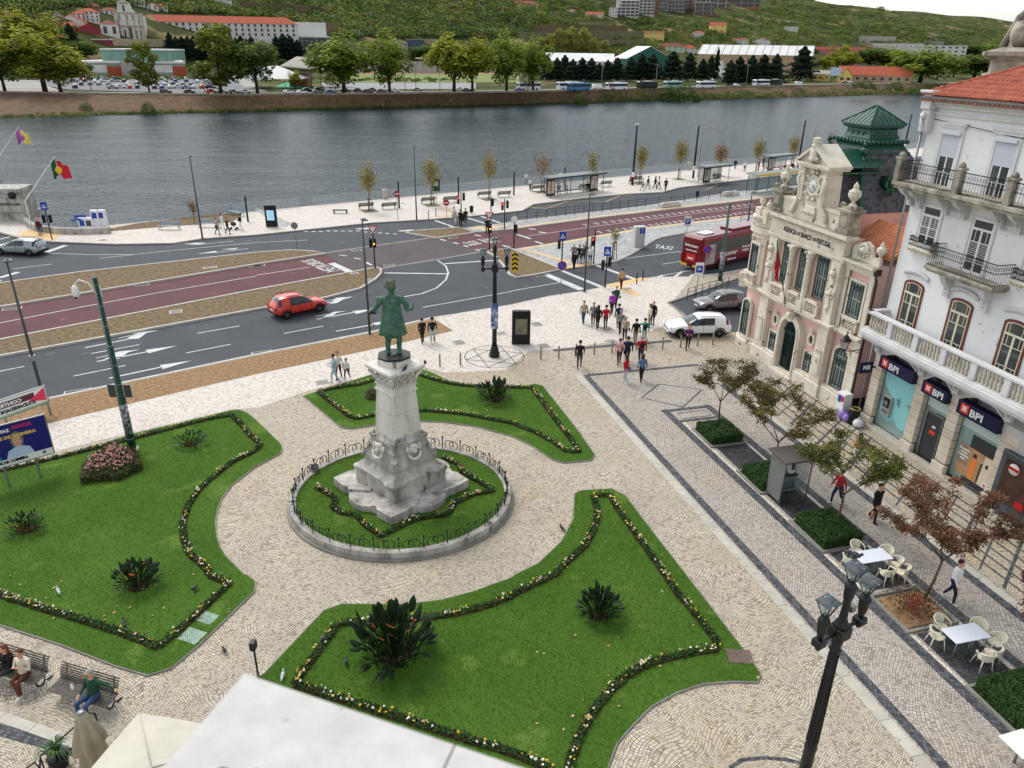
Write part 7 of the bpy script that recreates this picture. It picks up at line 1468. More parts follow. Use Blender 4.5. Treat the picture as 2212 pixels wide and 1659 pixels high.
mb=MB();p0,p1=Vc((r0[0],r0[1],r0[2]+.08)),Vc((3.65,6.5,r0[2]+7*RS+.08))
for i in rg(22):a=p0.lerp(p1,i/22);b=p0.lerp(p1,(i+1.15)/22);mb.tube([a,b],[.13,.10],6)
mb.B_('ridge_tiles',tile_m,rf,kind='stuff')
mb=MB()
for k in rg(76):mb.tube([(r0[0]+.1+k*.225,-.62,16.62),(r0[0]+.1+k*.225,-.2,16.70)],[.075,.075],5)
mb.B_('eaves_tiles',tile_o,rf,kind='stuff')
mb=MB();mb.box(-.04,-1.0,0,.04,-.2,.62,0,.01);t=th_('bank_sign','small dark hanging sign reading MB at the corner of the white building','sign');WBM=MTr((20.08,33.87,0))@MRt(atan2(-.968,.251),4,'Z');t.matrix_world=WBM@MTr((-2.9,0,3.0))
mb.B_('panel',navy,t);text('MB',.34,M['white'],t,MTr((.045,-.6,.32))@MRt(pi/2,4,'X')@MRt(pi/2,4,'Y'),'lettering')
mb=MB();mb.box(-.01,-.2,.25,.01,.05,.35);mb.B_('bracket',M['iron'],t)
tp_=ray(2212,110);tp_=Vc((tp_.x,tp_.y,0)).normalized()*52;t=th_('stone_tower','weathered carved stone tower rising behind the tiled roof at the right edge','tower',(tp_.x+1.3,tp_.y,0),-.5)
mb=MB();mb.box(-2.4,-2.4,0,2.4,2.4,17.2);mb.B_('wall',cs_,t)
for x in(-2.3,2.3):mb=MB();mb.box(x-.45,-2.7,10,x+.45,-2.2,17.0,0,.05);mb.B_('pilaster',cs_,t)
mb=MB();mb.box(-1.1,-2.5,13.2,1.1,-2.38,16.2);mb.B_('window',wg,t)
mb=MB();ringbox(mb,0,0,[(2.5,2.5,17.0),(2.7,2.7,17.2),(2.8,2.8,17.5),(2.5,2.5,17.6),(2.5,2.5,18.2),(3.0,3.0,18.5),(3.0,3.0,18.7),(2.2,2.2,18.9)]);mb.B_('cornice',cw_,t)
mb=MB();mb.lathe([(2.1,18.8),(2.0,19.4),(1.6,20.4),(1.0,21.2),(.5,21.7),(.2,22.4)],8,smooth=0)
for a in rg(8):mb.tube([(2.1*cos(a*.785),2.1*sin(a*.785),18.9),(1.7*cos(a*.785),1.7*sin(a*.785),20.4),(.5*cos(a*.785),.5*sin(a*.785),21.8)],[.3,.22,.1],6)
mb.ball((-1.4,-1.4,19.5),.7,8,jit=.2);mb.B_('dome',cw_,t)
# street furniture
GP,NV,IR=M['greypole'],M['navy'],M['iron']
def prod(c,r,x,y,z=0.0):return P(c,r,x,y,z)
def post_h(b,u,v):return max(.3,vz(b,u,v)-b.z)
def pole_thing(name,label,cat,b,group=None,rz=0.0):return th_(name,label,cat,tuple(b),rz,group)
def tq(par,name,pts,r,m,n=8):mb=MB();mb.tube(pts,r,n);return mb.B_(name,m,par)
def bq(par,name,b,m,bev=0.0,T=None):
 mb=MB();mb.T=T;mb.box(*b,0,bev);return mb.B_(name,m,par)
def slamp(bu,tu,label,head=1):
 b=R(*bu);h=post_h(b,*tu);t=pole_thing('street_lamp',label,'street lamp',b,'slim modern street lamps',.5)
 tq(t,'pole',[(0,0,0),(0,0,h*.5),(0,0,h)],[.09,.075,.05],GP);bq(t,'base_plate',(-.14,-.14,0,.14,.14,.02),GP)
 mb=MB();mb.box(-.1,-.45,h-.02,.28,.12,h+.06,0,.02);mb.box(0,-.2,h+.06,.14,-.05,h+.12);mb.B_('lamp_head',GP,t);return t,h
t,h=slamp((95,864.5),(18.75,562),'slim grey street lamp nearest the camera at the left, by the mulch strip');bq(t,'camera_box',(-.16,-.16,h*.30,.16,.16,h*.34),M['steel'],.03)
slamp((799,722),(780.5,474.75),'slim street lamp on the mulch strip behind the statue, with a small paper poster')
slamp((1262.5,630),(1273,420),'tall slim street lamp at the kerb by the pedestrian crossing')
slamp((900,474),(893,319),'slim street lamp on the riverside pavement in the centre');slamp((437.5,514.75),(408.7,337.5),'slim street lamp on the riverside pavement by the blue benches')
slamp((1616,478),(1622,415),'short slim lamp on the platform beside the bank turret')
for bu,tu,l in[((1366,400),(1374.75,271),'tall navy tram pole with a gull on top'),((1497,385),(1509,271),'tall navy tram pole beside the grey gooseneck lamp'),((1723,362),(1738.5,260),'tall navy tram pole behind the last shelter'),((1951,330),(1963.5,246),'tall navy tram pole seen between the green dome and the white building')]:
 b=R(*bu);h=post_h(b,*tu);t=pole_thing('tram_pole',l,'pole',b,'tall navy poles on the riverside');tq(t,'pole',[(0,0,0),(0,0,h)],[.17,.15],NV);tq(t,'sticker_band',[(0,0,1.2),(0,0,1.9)],[.175,.175],M['white'])
b=R(1366,400);gl=MB();gl.ball((0,0,.14),.14,8,sc_=(1.6,.8,.8));gl.ball((.2,0,.28),.07,6);gl.tube([(-.2,0,.14),(-.42,0,.12)],[.07,.02],5);gl.tube([(0,0,0),(0,0,.1)],.02,4);o=gl.B_('gull',M['white']);o.location=(b.x,b.y,post_h(b,1374.75,271));tag(o,'white gull sitting on top of a tall navy pole','gull')
for bu,tu,ar,l in[((1507,383),(1520,279),2.2,'grey gooseneck lamp beside a navy pole on the riverside'),((1750,345),(1760,266),2.2,'grey gooseneck lamp left of the green dome'),((1937,320),(1947,255),2,'grey gooseneck lamp right of the green dome')]:
 b=R(*bu);h=post_h(b,*tu);t=pole_thing('street_lamp',l,'street lamp',b,'grey gooseneck lamps');tq(t,'pole',[(0,0,0),(0,0,h-.1),(.2,0,h),(ar,0,h+.1)],[.09,.06,.05,.04],M['steel']);bq(t,'lamp_head',(ar-.1,-.15,h+.05,ar+.6,.15,h+.16),M['steel'],.03)
for bu,tu,l in[((536,478.5),(529,417),'by the blue benches'),((862.5,450),(860,385),'behind the first young tree'),((990.5,430),(990,375),'between two young trees near the crossing'),((1110,421),(1110,365),'left of the long bus shelter'),((1219,403),(1219.5,356),'behind the long bus shelter')]:
 b=R(*bu);h=post_h(b,*tu);t=pole_thing('light_column','short navy light column on the riverside '+l,'light column',b,'short navy light columns on the riverside');tq(t,'column',[(0,0,0),(0,0,h-.45)],.11,NV);tq(t,'light_head',[(0,0,h-.45),(0,0,h)],.10,M['steel'])
def gpole(bu,tu,label,cam_=0):
 b=R(*bu);h=post_h(b,*tu);t=pole_thing('green_pole',label,'pole',b,'old green tram poles')
 tq(t,'pole',[(0,0,0),(0,0,h*.33),(0,0,h*.335),(0,0,h*.62),(0,0,h*.625),(0,0,h)],[.19,.18,.15,.14,.115,.105],M['greenpole'],12)
 for i in rg(9):z=h*(.08+i*.11);tq(t,'clamp_band',[(0,0,z),(0,0,z+.04)],.2-.011*i,M['steel'])
 tq(t,'cable',[(.0,-.2,.2),(0,-.17,h*.4),(0,-.12,h*.95)],.02,M['steel'],4)
 tq(t,'poster_wrap',[(0,0,1.0),(0,0,2.6)],.195,mat('torn_posters',l_(40,52,60),.7,l_(196,196,200),6,amount=2));return t,h
t,h=gpole((287.5,974),(203,600),'tall green pole with a white dome camera at the edge of the left lawn');mb=MB();mb.lathe([(.3,0),(.28,.14),(.2,.18)],12);mb.B_('concrete_foot',M['kerb'],t)
tq(t,'camera_arm',[(0,-.1,h-.75),(-.25,-.15,h-.2),(-.6,-.2,h-.05),(-.85,-.2,h-.25)],.035,M['white']);mb=MB();mb.lathe([(.05,.2),(.13,.1),(.15,-.15),(.13,-.3),(.06,-.38)],12,(-.88,-.2,h-.5));mb.B_('dome_camera',M['white'],t);mb=MB();mb.ball((-.88,-.26,h-.85),.075,8);mb.B_('camera_lens',M['black'],t);bq(t,'control_box',(-.12,.1,h-.95,.06,.2,h-.45),M['white'],.02)
for s in(-1,1):bq(t,'sign_back',(s*.2,-.02,2.95,s*.55,.02,3.6),M['greypole'],.01)
gpole((1555,606),(1578.5,440),'tall green pole beside the maroon coach')
def lights(par,heads,m_=None):
 for x,y,z,lit in heads:
  mb=MB();mb.box(x-.14,y-.1,z,x+.14,y+.1,z+.85,0,.04)
  for k in rg(3):mb.tube([(x-.0,y-.1,z+.15+k*.27),(x-.0,y-.28,z+.13+k*.27)],.11,8)
  o=mb.B_('signal_head',M['black'],par)
  if lit is not None:
   L_=mat('lamp_'+lit,(1,.25,.03)if lit=='amber' else(1,.03,.02),.4,emit=((1,.25,.03)if lit=='amber' else(1,.03,.02),3));mb=MB();mb.ball((x,y-.27,z+(.42 if lit=='amber' else.68)),.085,8);mb.B_('lit_lamp',L_,o)
def tri(par,z,inv=0,s=.42,y=-.06,name='warning_sign'):
 mb=MB();q=[(-s,z+s*.8),(s,z+s*.8),(0,z-s*.75)];mb.xzprism(q if inv else[(-s,z-.3),(s,z-.3),(0,z+.45)],y-.02,y);o=mb.B_(name,M['red'],par);k=.68;c=z+.12 if inv else z
 mb=MB();q=[(p[0]*k,c+(p[1]-c)*k)for p in q];mb.xzprism(q,y-.03,y-.021);mb.B_('sign_face',M['white'],o)
blue=mat('sign_blue',l_(24,70,168),.5);yel=mat('sign_yellow',l_(236,190,40),.5)
def cross_sign(par,z,y=-.06):
 o=bq(par,'crossing_sign',(-.3,y-.02,z-.4,.3,y,z+.4),blue,.01);mb=MB();mb.xzprism([(-.22,z-.2),(.22,z-.2),(0,z+.2)],y-.03,y-.021);mb.B_('white_triangle',M['white'],o);mb=MB();mb.xzprism([(-.04,z+.02),(.04,z+.02),(.1,z-.16),(0,z-.08),(-.1,z-.16)],y-.04,y-.031);mb.B_('walking_figure',M['black'],o)
def disc(par,name,z,r,m_,y=-.06,x=0):mb=MB();mb.T=MTr((x,y,z))@MRt(pi/2,4,'X');mb.lathe([(r,0),(r,.02)],18,smooth=0);return mb.B_(name,m_,par)
def tl(bu,tu,label,heads,sign=None,rz=0.0):
 b=R(*bu);h=post_h(b,*tu);t=pole_thing('traffic_light',label,'traffic light',b,'traffic lights round the junction',rz);tq(t,'post',[(0,0,0),(0,0,h)],.06,M['black'])
 lights(t,[(x,y,h+z,l)for x,y,z,l in heads])
 if sign=='cross':cross_sign(t,h+.1)
 if sign=='yield':tri(t,h+.35,1,.46)
 if sign=='round':disc(t,'round_sign',h+.1,.32,M['white'])
 return t
tl((112.5,517),(96,447),'traffic light with blue crossing sign at the left end of the river wall',[(-.3,0,-1.6,None),(.3,0,-1.6,None)],'cross',.2)
tl((810.5,579.75),(805.5,505),'traffic light with give way triangle on the median tip',[(-.26,0,-1.25,None),(.1,-.1,-1.25,'amber')],'yield')
tl((1057,542),(1057,474),'traffic light with give way triangle at the island beyond the iron lamp',[(.1,0,-1.3,'amber')],'yield')
tl((996.8,492),(995,415),'traffic light with three heads on the small island',[(.3,0,-.9,None),(-.3,0,-1.3,'red'),(.2,0,-3.2,None)])
tl((1089.8,496),(1089.8,430),'traffic light with two heads on the platform corner',[(-.25,0,-1.2,'red'),(.3,0,-1.0,None)])
tl((1110,536),(1107,475),'traffic light with round white sign at the platform tip',[(.2,0,-1.3,None)],'round')
tl((1060.5,479),(1063,428),'traffic light standing on the far side of the river road',[(.2,0,-.9,None)])
tl((1213,575),(1213,512),'traffic light under a crossing sign at the grey platform edge',[(-.3,0,-1.1,None)],'cross')
tl((1282,570),(1286.5,494.5),'traffic light showing red beside the waiting people',[(-.2,0,-1.6,'red')])
tl((1306.8,622),(1310.5,545),'traffic light with blue crossing sign on the near kerb',[(-.3,0,-1.5,None),(.25,0,-1.2,None)],'cross')
def sign(bu,tu,label,kind,cat='sign',name='road_sign'):
 b=R(*bu);h=post_h(b,*tu);t=pole_thing(name,label,cat,b,None);tq(t,'post',[(0,0,0),(0,0,h+.2)],.035,M['steel'],6)
 if kind=='noentry':o=disc(t,'disc',h,.34,M['red']);bq(o,'white_bar',(-.24,-.1,h-.06,.24,-.085,h+.06),M['white'])
 elif kind=='back':disc(t,'disc',h,.34,M['steel'])
 elif kind=='nostop':o=disc(t,'disc',h,.38,M['red']);disc(o,'blue_face',h,.31,blue,-.085);mb=MB();mb.T=MTr((0,-.11,h))@MRt(.78,4,'Y');mb.box(-.32,0,-.035,.32,.01,.035);mb.B_('red_bar',M['red'],o)
 elif kind in('park','loc'):
  o=bq(t,'panel',(-.34,-.07,h-.55,.34,-.04,h+.5),M['white'],.02);bq(o,'blue_square',(-.26,-.085,h-.3,.26,-.071,h+.25),blue);text('P' if kind=='park' else '>',.5,M['white'],o,MTr((0,-.09,h-.03))@MRt(pi/2,4,'X'))
 elif kind=='green':o=bq(t,'panel',(-.5,-.06,h-.9,.5,0,h+.7),M['greenpole'],.02);disc(o,'white_emblem',h,.28,M['white'],-.065);text('C',.45,blue,o,MTr((0,-.1,h))@MRt(pi/2,4,'X'))
 elif kind=='way':
  for k,a in enumerate((.3,-.5,2.6)):bq(t,'finger_board',(0,-.03,h-.2-k*.25,1.1,.03,h-k*.25),blue,0,MRt(a,4,'Z'))
 return t
sign((859.8,474.75),(856,418.5),'no entry sign on the riverside pavement left of the slim lamp','noentry');sign((965.5,492),(963.8,437.7),'no entry sign on the small traffic island','noentry');sign((641.8,539.75),(636.8,487),'back of a round sign on the tip of the upper median','back')
sign((1479.8,531),(1484.8,477),'white and blue parking sign by the taxi lettering','park');sign((943,437),(943,397.5),'green board with a white emblem behind the second young tree','green');sign((1211.5,637),(1213.5,573),'round no stopping sign at the kerb left of the crossing lamp','nostop')
sign((1520,600),(1526,538),'round blue sign on the coach side of the pavement','nostop');sign((1502,652),(1507,580),'white panel with blue square above the ramp railing','loc');sign((166,494),(163,465),'blue finger post by the white cabinets at the river railing','way')
b=P(2,1,25,712);t=th_('hazard_marker','yellow and black chevron board on the island','marker',tuple(b));tq(t,'post',[(0,0,0),(0,0,.5)],.04,M['steel']);o=bq(t,'board',(-.28,-.03,.25,.28,.03,2.0),yel)
for i in rg(4):mb=MB();z=.35+i*.42;mb.add([(-.28,-.035,z),(0,-.035,z+.2),(.28,-.035,z),(.28,-.035,z+.2),(0,-.035,z+.4),(-.28,-.035,z+.2)],[(0,1,4,5),(1,2,3,4)]);mb.B_('chevron',M['black'],o)
scr=mat('screen_glow',l_(150,190,206),.2,l_(60,90,110),1.5,emit=(l_(150,190,210),.55))
for bu,tu,l,m_ in[((588,490),(587,443),'black advertising kiosk with a glowing screen on the riverside',scr),((1125,743),(1125,671),'black advertising kiosk with a dim screen on the plaza by the iron lamp',mat('screen_dim',l_(90,96,110),.15,l_(150,140,80),1.2))]:
 b=R(*bu);h=post_h(b,*tu);t=th_('advertising_kiosk',l,'kiosk',tuple(b),.05);bq(t,'body',(-.62,-.2,.05,.62,.2,h),M['black'],.04);bq(t,'base',(-.6,-.2,0,.6,.2,.05),M['steel']);bq(t,'screen',(-.4,-.215,h*.32,.4,-.2,h*.78),m_)
def bench_mesh(L_,m_,backless=0):
 t=th_('bench','x','bench')
 if backless:bq(t,'seat',(-L_/2,-.22,.36,L_/2,.22,.45),m_,.02)
 else:
  for k in rg(5):bq(t,'slat',(-L_/2,-.28+k*.105,.42,L_/2,-.19+k*.105,.45),m_)
  for k in rg(3):z=.55+k*.12;bq(t,'slat',(-L_/2,.27+k*.03,z,L_/2,.30+k*.03,z+.09),m_)
 for s in(-1,1):
  mb=MB();x=s*(L_/2-.15);
  if backless:mb.box(x-.05,-.2,0,x+.05,.2,.36)
  else:mb.tube([(x,-.28,0),(x,-.22,.3),(x,.25,.4),(x,.36,.9)],.03,5);mb.tube([(x,.3,0),(x,.2,.4)],.03,5);mb.tube([(x,-.25,.42),(x,-.3,.62),(x,.2,.65)],.02,5)
  mb.B_('leg',M['black'],t)
 return t
wood=mat('dark_wood',l_(84,76,68),.7,l_(60,54,48),6);bl_=mat('pale_blue_paint',l_(150,172,182),.6)
ba=bench_mesh(1.9,wood);bb=bench_mesh(2.4,bl_);bc=bench_mesh(1.8,M['black'],1)
def putb(src,first,c,r,x,y,rz,l,g):
 p=P(c,r,x,y);
 if first:src.location=tuple(p);src.rotation_euler=(0,0,rz);src['label']=l;src['group']=g
 else:dup(src,tuple(p),rz,l,g)
for i,(c,r,x,y,l)in enumerate([(1,1,950,150,'under the first young tree'),(1,1,1148,148,'right of the first young tree'),(1,1,1485,100,'under the second young tree'),(1,1,1675,92,'left of the crossing posts'),(1,1,1968,48,'under the third young tree'),(1,1,2140,45,'just before the long shelter'),(2,0,215,1652,'behind the left end of the long shelter'),(2,0,805,1612,'right of the long shelter'),(2,0,1068,1572,'beside the tall pole with the gull'),(2,0,620,1640,'inside the long shelter')]):putb(ba,i==0,c,r,x,y,.45+pi,'dark wooden riverside bench '+l,'dark benches on the riverside')
for i,(c,r,x,y,a,l)in enumerate([(0,1,1468,325,.0,'leftmost pale blue bench by the dry bed'),(0,1,1812,305,.05,'pale blue bench behind the slim lamp'),(0,1,2040,200,-.5,'pale blue bench turned away by the railing')]):putb(bb,i==0,c,r,x,y,a,l,'pale blue benches')
putb(bc,1,1,1,730,185,.05,'black backless block bench on the riverside','black bench')
RP=[R(96,489),R(150,494.3),R(300,480)];
RL=[BK(1.5,.0),BK(25.5,.0),BK(27,.0),BK(38.5,.0),BK(66,.0),BK(112,.0),BK(140,0),BK(200,0)]
rlg=mat('railing_pale',l_(176,186,190),.5)
for i,(a,b_)in enumerate([(-1.5,26),(27.6,37),(37.6,66),(66.6,93),(93.6,113),(113.6,150),(150,210)]):
 t=th_('river_railing','pale metal bar railing along the river, '+['left section beside the dry bed','short darker section by the grey strip','section behind the backless bench','section behind the second and third young trees','section behind the tall gull pole','section behind the second shelter','farthest section toward the dome'][i],'railing',tuple(BK(a,0)),atan2(bd.y,bd.x),'river railing sections')
 L_=b_-a
 for z in(.12,1.1):tq(t,'rail',[(0,0,z),(L_,0,z)],.03,rlg,5)
 mb=MB();n=int(L_/.16)
 for k in rg(n):mb.box(k*.16,-.02,.05,k*.16+.045,.02,1.1)
 mb.B_('bars',rlg,t,kind='stuff')
for a in(37.3,66.3,93.3,113.3):mb=MB();mb.box(-.32,-.25,0,.32,.25,1.25,0,.05);o=mb.B_('railing_pier',M['slabs']);o.location=BK(a,-.1);o.rotation_euler=(0,0,.6);tag(o,'short stone pier between railing sections, '+{37.3:'behind the backless bench',66.3:'behind the long shelter left end',93.3:'beside the second gooseneck lamp',113.3:'far along the railing'}[a],'pier','stone piers of the railing')
mb=MB();cw=sl_([P(0,1,*q)for q in((205,215),(225,270),(290,320),(400,345),(560,360),(760,362),(960,355))],4);rb_(mb,cw,.45,.62,h=.62);o=mb.B_('curved_wall',M['marble_d']);tag(o,'low curved pale stone wall at the foot of the bridge pillar','wall')
for i,(x0,x1,y,h_,l)in enumerate([(705,755,318,1.2,'low white cabinet with blue poster, leftmost of four'),(760,815,318,1.2,'low white cabinet with dark stencil next to the leftmost'),(820,875,316,2.0,'tall white cabinet with blue poster'),(876,930,314,2.0,'rightmost tall white cabinet by the curved wall end')]):
 p=P(0,1,(x0+x1)/2,y);t=th_('utility_cabinet',l,'cabinet',tuple(p),.0,'white utility cabinets');bq(t,'body',(-.42,-.25,0,.42,.25,h_),M['white'],.03);bq(t,'blue_poster' if i!=1 else 'stencil',(-.26,-.265,h_-.85,.26,-.251,h_-.25),blue if i!=1 else M['greypole'])
p=R(30,474);t=th_('bridge_pillar','pale stone bridge end pillar inscribed Ponte de Santa Clara','pillar',tuple(p),.12);h=post_h(p,25,404)
mb=MB();mb.prism([(-2.1,-1),(2.1,-1),(2.1,2.4),(-2.1,2.4)],0,.8);mb.prism([(-1.75,-.8),(1.75,-.8),(1.75,2.2),(-1.75,2.2)],.8,h-.5);mb.B_('shaft',M['marble_d'],t);bq(t,'cap',(-1.85,-.95,h-.5,1.85,2.3,h),M['marble_d'],.05)
mb=MB();mb.ball((.9,-.85,h-.7),.42,8,jit=.2);mb.B_('carved_emblem',M['iron'],t)
for i in rg(3):bq(t,'joint_line',(-1.76,-.81,.9+i*.8,1.76,-.8,.93+i*.8),M['soil'])
text('PONTE DE SANTA CLARA',.3,M['black'],t,MTr((0,-.82,h-1.7))@MRt(pi/2,4,'X'),width=3.0)
t=th_('bridge_parapet','yellowish parapet of the bridge leaving at the left edge','parapet',tuple(R(-10,462)),2.2);bq(t,'wall',(0,-.3,-.1,60,.3,1.3),mat('ochre_wall',l_(208,188,140),.85));mb=MB();mb.box(0,.3,-.6,60,14,-.1);mb.B_('deck',M['calcada_w'],t)
for bu,tu,l,cols in[((54,434),(118,339),'red Portuguese flag on a leaning white pole by the river',('r','g')),((-10,350),(40,275),'yellow and purple city flag on a leaning pole at the left edge',('y','p'))]:
 b=R(*bu,z=3.0);d=ray(*tu);k=b.y/d.y*1.0;tp=Vc((d.x*k,d.y*k,CH+d.z*k));t=th_('flag',l,'flag',tuple(b));v=tp-b;tq(t,'pole',[(0,0,-3),(0,0,0),tuple(v)],[.07,.07,.04],M['white'])
 f1=mat('flag_'+cols[0],l_(206,36,52)if cols[0]=='r' else l_(240,222,120),.7);f2=mat('flag_'+cols[1],l_(30,100,60)if cols[1]=='g' else l_(176,96,170),.7);sd_=1.5
 cloth((v*.98,v*.98-v.normalized()*.7),1.7,f2,'cloth_band',t,amp=.12);p0=v*.98-v.normalized()*.3+Vc((.3,0,-.3))
 mb=MB();n=8;vs=[]
 for i in rg(n+1):
  for q in rg(n+1):a,c=i/n,q/n;vs.append((p0.x+sd_*a*.8,p0.y+.22*sin(a*6+c*2),p0.z+.2-1.4*c-.5*a+.1*sin(a*9)))
 mb.add(vs,[(i*(n+1)+q,(i+1)*(n+1)+q,(i+1)*(n+1)+q+1,i*(n+1)+q+1)for i in rg(n)for q in rg(n)],0,1);mb.B_('cloth',f1,t)
 mb=MB();mb.ball((p0.x+.25,p0.y-.25,p0.z-.7),.38,8,sc_=(1,.2,1));mb.B_('emblem',yel if cols[0]=='r' else f2,t)
def shelter(bl,br,hh,label,deep=1.5,posters=(),edge=GP):
 a,b=R(*bl),R(*br);d=b-a;L_=d.length;t=th_('bus_shelter',label,'bus shelter',tuple(a),atan2(d.y,d.x),'bus shelters')
 bq(t,'roof',(-.3,-.3,hh,L_+.3,deep+.3,hh+.12),mat('shelter_roof',l_(120,128,120),.5),.02);bq(t,'roof_edge',(-.32,-.34,hh-.12,L_+.32,-.28,hh+.1),edge)
 n=max(2,int(L_/2.2)+1)
 for i in rg(n):x=L_*i/(n-1);tq(t,'post',[(x,deep,0),(x,deep,hh)],.045,M['black'],6);tq(t,'post',[(x,0,0),(x,0,hh)],.045,M['black'],6)if i in(0,n-1)else None
 for i in rg(n-1):bq(t,'glass_panel',(L_*i/(n-1)+.06,deep-.02,.25,L_*(i+1)/(n-1)-.06,deep+.02,hh-.2),M['clear'])
 for x in posters:o=bq(t,'poster_case',(x-.75,deep*.3-.06,.15,x+.75,deep*.3+.12,hh-.15),M['black'],.03);bq(o,'poster',(x-.6,deep*.3-.075,.45,x+.6,deep*.3-.061,hh-.4),mat('poster_%d'%(int(x*7+L_)%3),[l_(150,136,124),l_(112,50,66),l_(196,160,130)][int(x*7+L_)%3],.4,l_(210,200,190),2,amount=2))
 bq(t,'bench_seat',(.9,deep-.55,.42,L_-.9,deep-.15,.48),M['greypole']);return t
shelter((1190,427),(1302,413),2.55,'long dark framed bus shelter with posters at both ends',posters=(.3,8.2));shelter((1524,398),(1572,392.5),2.5,'smaller bus shelter right of the walking group',posters=(.6,));shelter((1664,372),(1712,366),2.5,'farthest bus shelter with seated people',posters=(.5,));shelter((1630,421),(1740,407),2.7,'platform shelter with a yellow roof edge next to the bank',edge=yel)
def rail_line(pts,n,h_,label,m_=M['black'],rails=(.35,.7,1.0)):
 t=th_('guard_rail',label,'railing',tuple(pts[0]));o0=pts[0]
 for z in rails:tq(t,'rail',[p-o0+Vc((0,0,z*h_))for p in pts],.022,m_,5)
 L_=[pts[i].lerp(pts[i+1],k/n)for i in rg(len(pts)-1)for k in rg(n)]+[pts[-1]]
 me=MB().tube([(0,0,0),(0,0,h_+.05)],.035,5).mesh('post',m_)
 for p in L_:link('post',me,t,tuple(p-o0))
rail_line([P(2,1,45,245),P(2,1,620,188),P(2,1,1150,127),P(2,1,1900,40)],7,1.0,'long black guard rail between the road and the far platform');rail_line([P(2,1,1972,265),P(2,1,2100,250)],2,1.0,'short black guard rail on the near platform');rail_line([P(2,1,1512,937),P(2,1,1700,880),P(2,1,1862,840)],3,1.0,'grey ramp railing above the parked cars',GP);rail_line([P(1,1,2165,265),P(1,1,2212,262)],1,.9,'tiny black rail beside the crossing')
for x,y,s,l in((1362,128,1.0,'pale concrete block pair on the far platform'),(1885,32,.9,'pale concrete block further along the far platform')):p=P(2,1,x,y);mb=MB();mb.box(-1.6*s,-.35,0,1.6*s,.35,.5,0,.04);mb.box(-1.2*s,-.2,.5,1.3*s,.3,.62,0,.04);o=mb.B_('concrete_block',M['kerb']);o.location=p;o.rotation_euler=(0,0,.5);tag(o,l,'concrete block')
p=P(2,1,1088,470);t=th_('utility_cabinet','tall grey cabinet with two blue posters on the grey platform','cabinet',tuple(p),.3);bq(t,'body',(-.55,-.35,0,.55,.35,2.1),mat('cabinet_grey',l_(196,198,194),.6),.03)
for x in(.02,.35):bq(t,'blue_poster',(x-.1,-.365,1.4,x+.14,-.351,1.95),blue)
for c,r,x,y,l in((1,1,1862,185,'dark litter bin on the riverside by the crossing'),(2,1,1600,48,'dark litter bin on the far platform')):p=P(c,r,x,y);mb=MB();mb.lathe([(.2,.15),(.22,.2),(.24,.85),(.2,.92),(.05,.95)],10);mb.tube([(.0,.0,0),(0,0,.2)],.05,6);o=mb.B_('litter_bin',M['black']);o.location=p;tag(o,l,'litter bin')
bm1=MB().tube([(0,0,0),(0,0,.82),(0,0,.86)],[.055,.055,.03],8).mesh('bollard',mat('worn_steel',l_(146,136,120),.6));bm2=MB().tube([(0,0,0),(0,0,1.0)],.05,8).mesh('bollard',M['black'])
for c,r,x,y,l in[(1,1,1590,1508,'steel bollard left of the star paving, outermost'),(1,1,1767,1496,'steel bollard left of the star paving, nearer the lamp'),(2,1,248,1442,'steel bollard just right of the star paving'),(2,1,403,1434,'first bollard at the left end of the basalt line'),(2,1,553,1417,'bollard behind the man in black at the basalt line'),(2,1,710,1404,'third bollard on the basalt line'),(2,1,864,1391,'bollard beside the woman in pink'),(2,1,1157,1366,'bollard just right of the person in red'),(2,1,1300,1353,'bollard near the right end of the basalt line'),(2,1,1455,1341,'bollard at the nose of the white estate car'),(2,1,1602,1331,'bollard right of the woman in purple'),(2,1,1733,1321,'bollard at the rear of the white estate car')]:o=link('bollard',bm1,None,tuple(P(c,r,x,y)));tag(o,l,'bollard','steel bollards on the plaza')
for c,r,x,y,l in[(2,1,1076,797,'black bollard right of the crossing, nearer'),(2,1,1128,766,'black bollard right of the crossing, farther'),(1,1,1493,232,'black bollard on the riverside, left one'),(1,1,1555,214,'black bollard on the riverside, right one')]:o=link('bollard',bm2,None,tuple(P(c,r,x,y)));tag(o,l,'bollard','black bollards at the crossings')
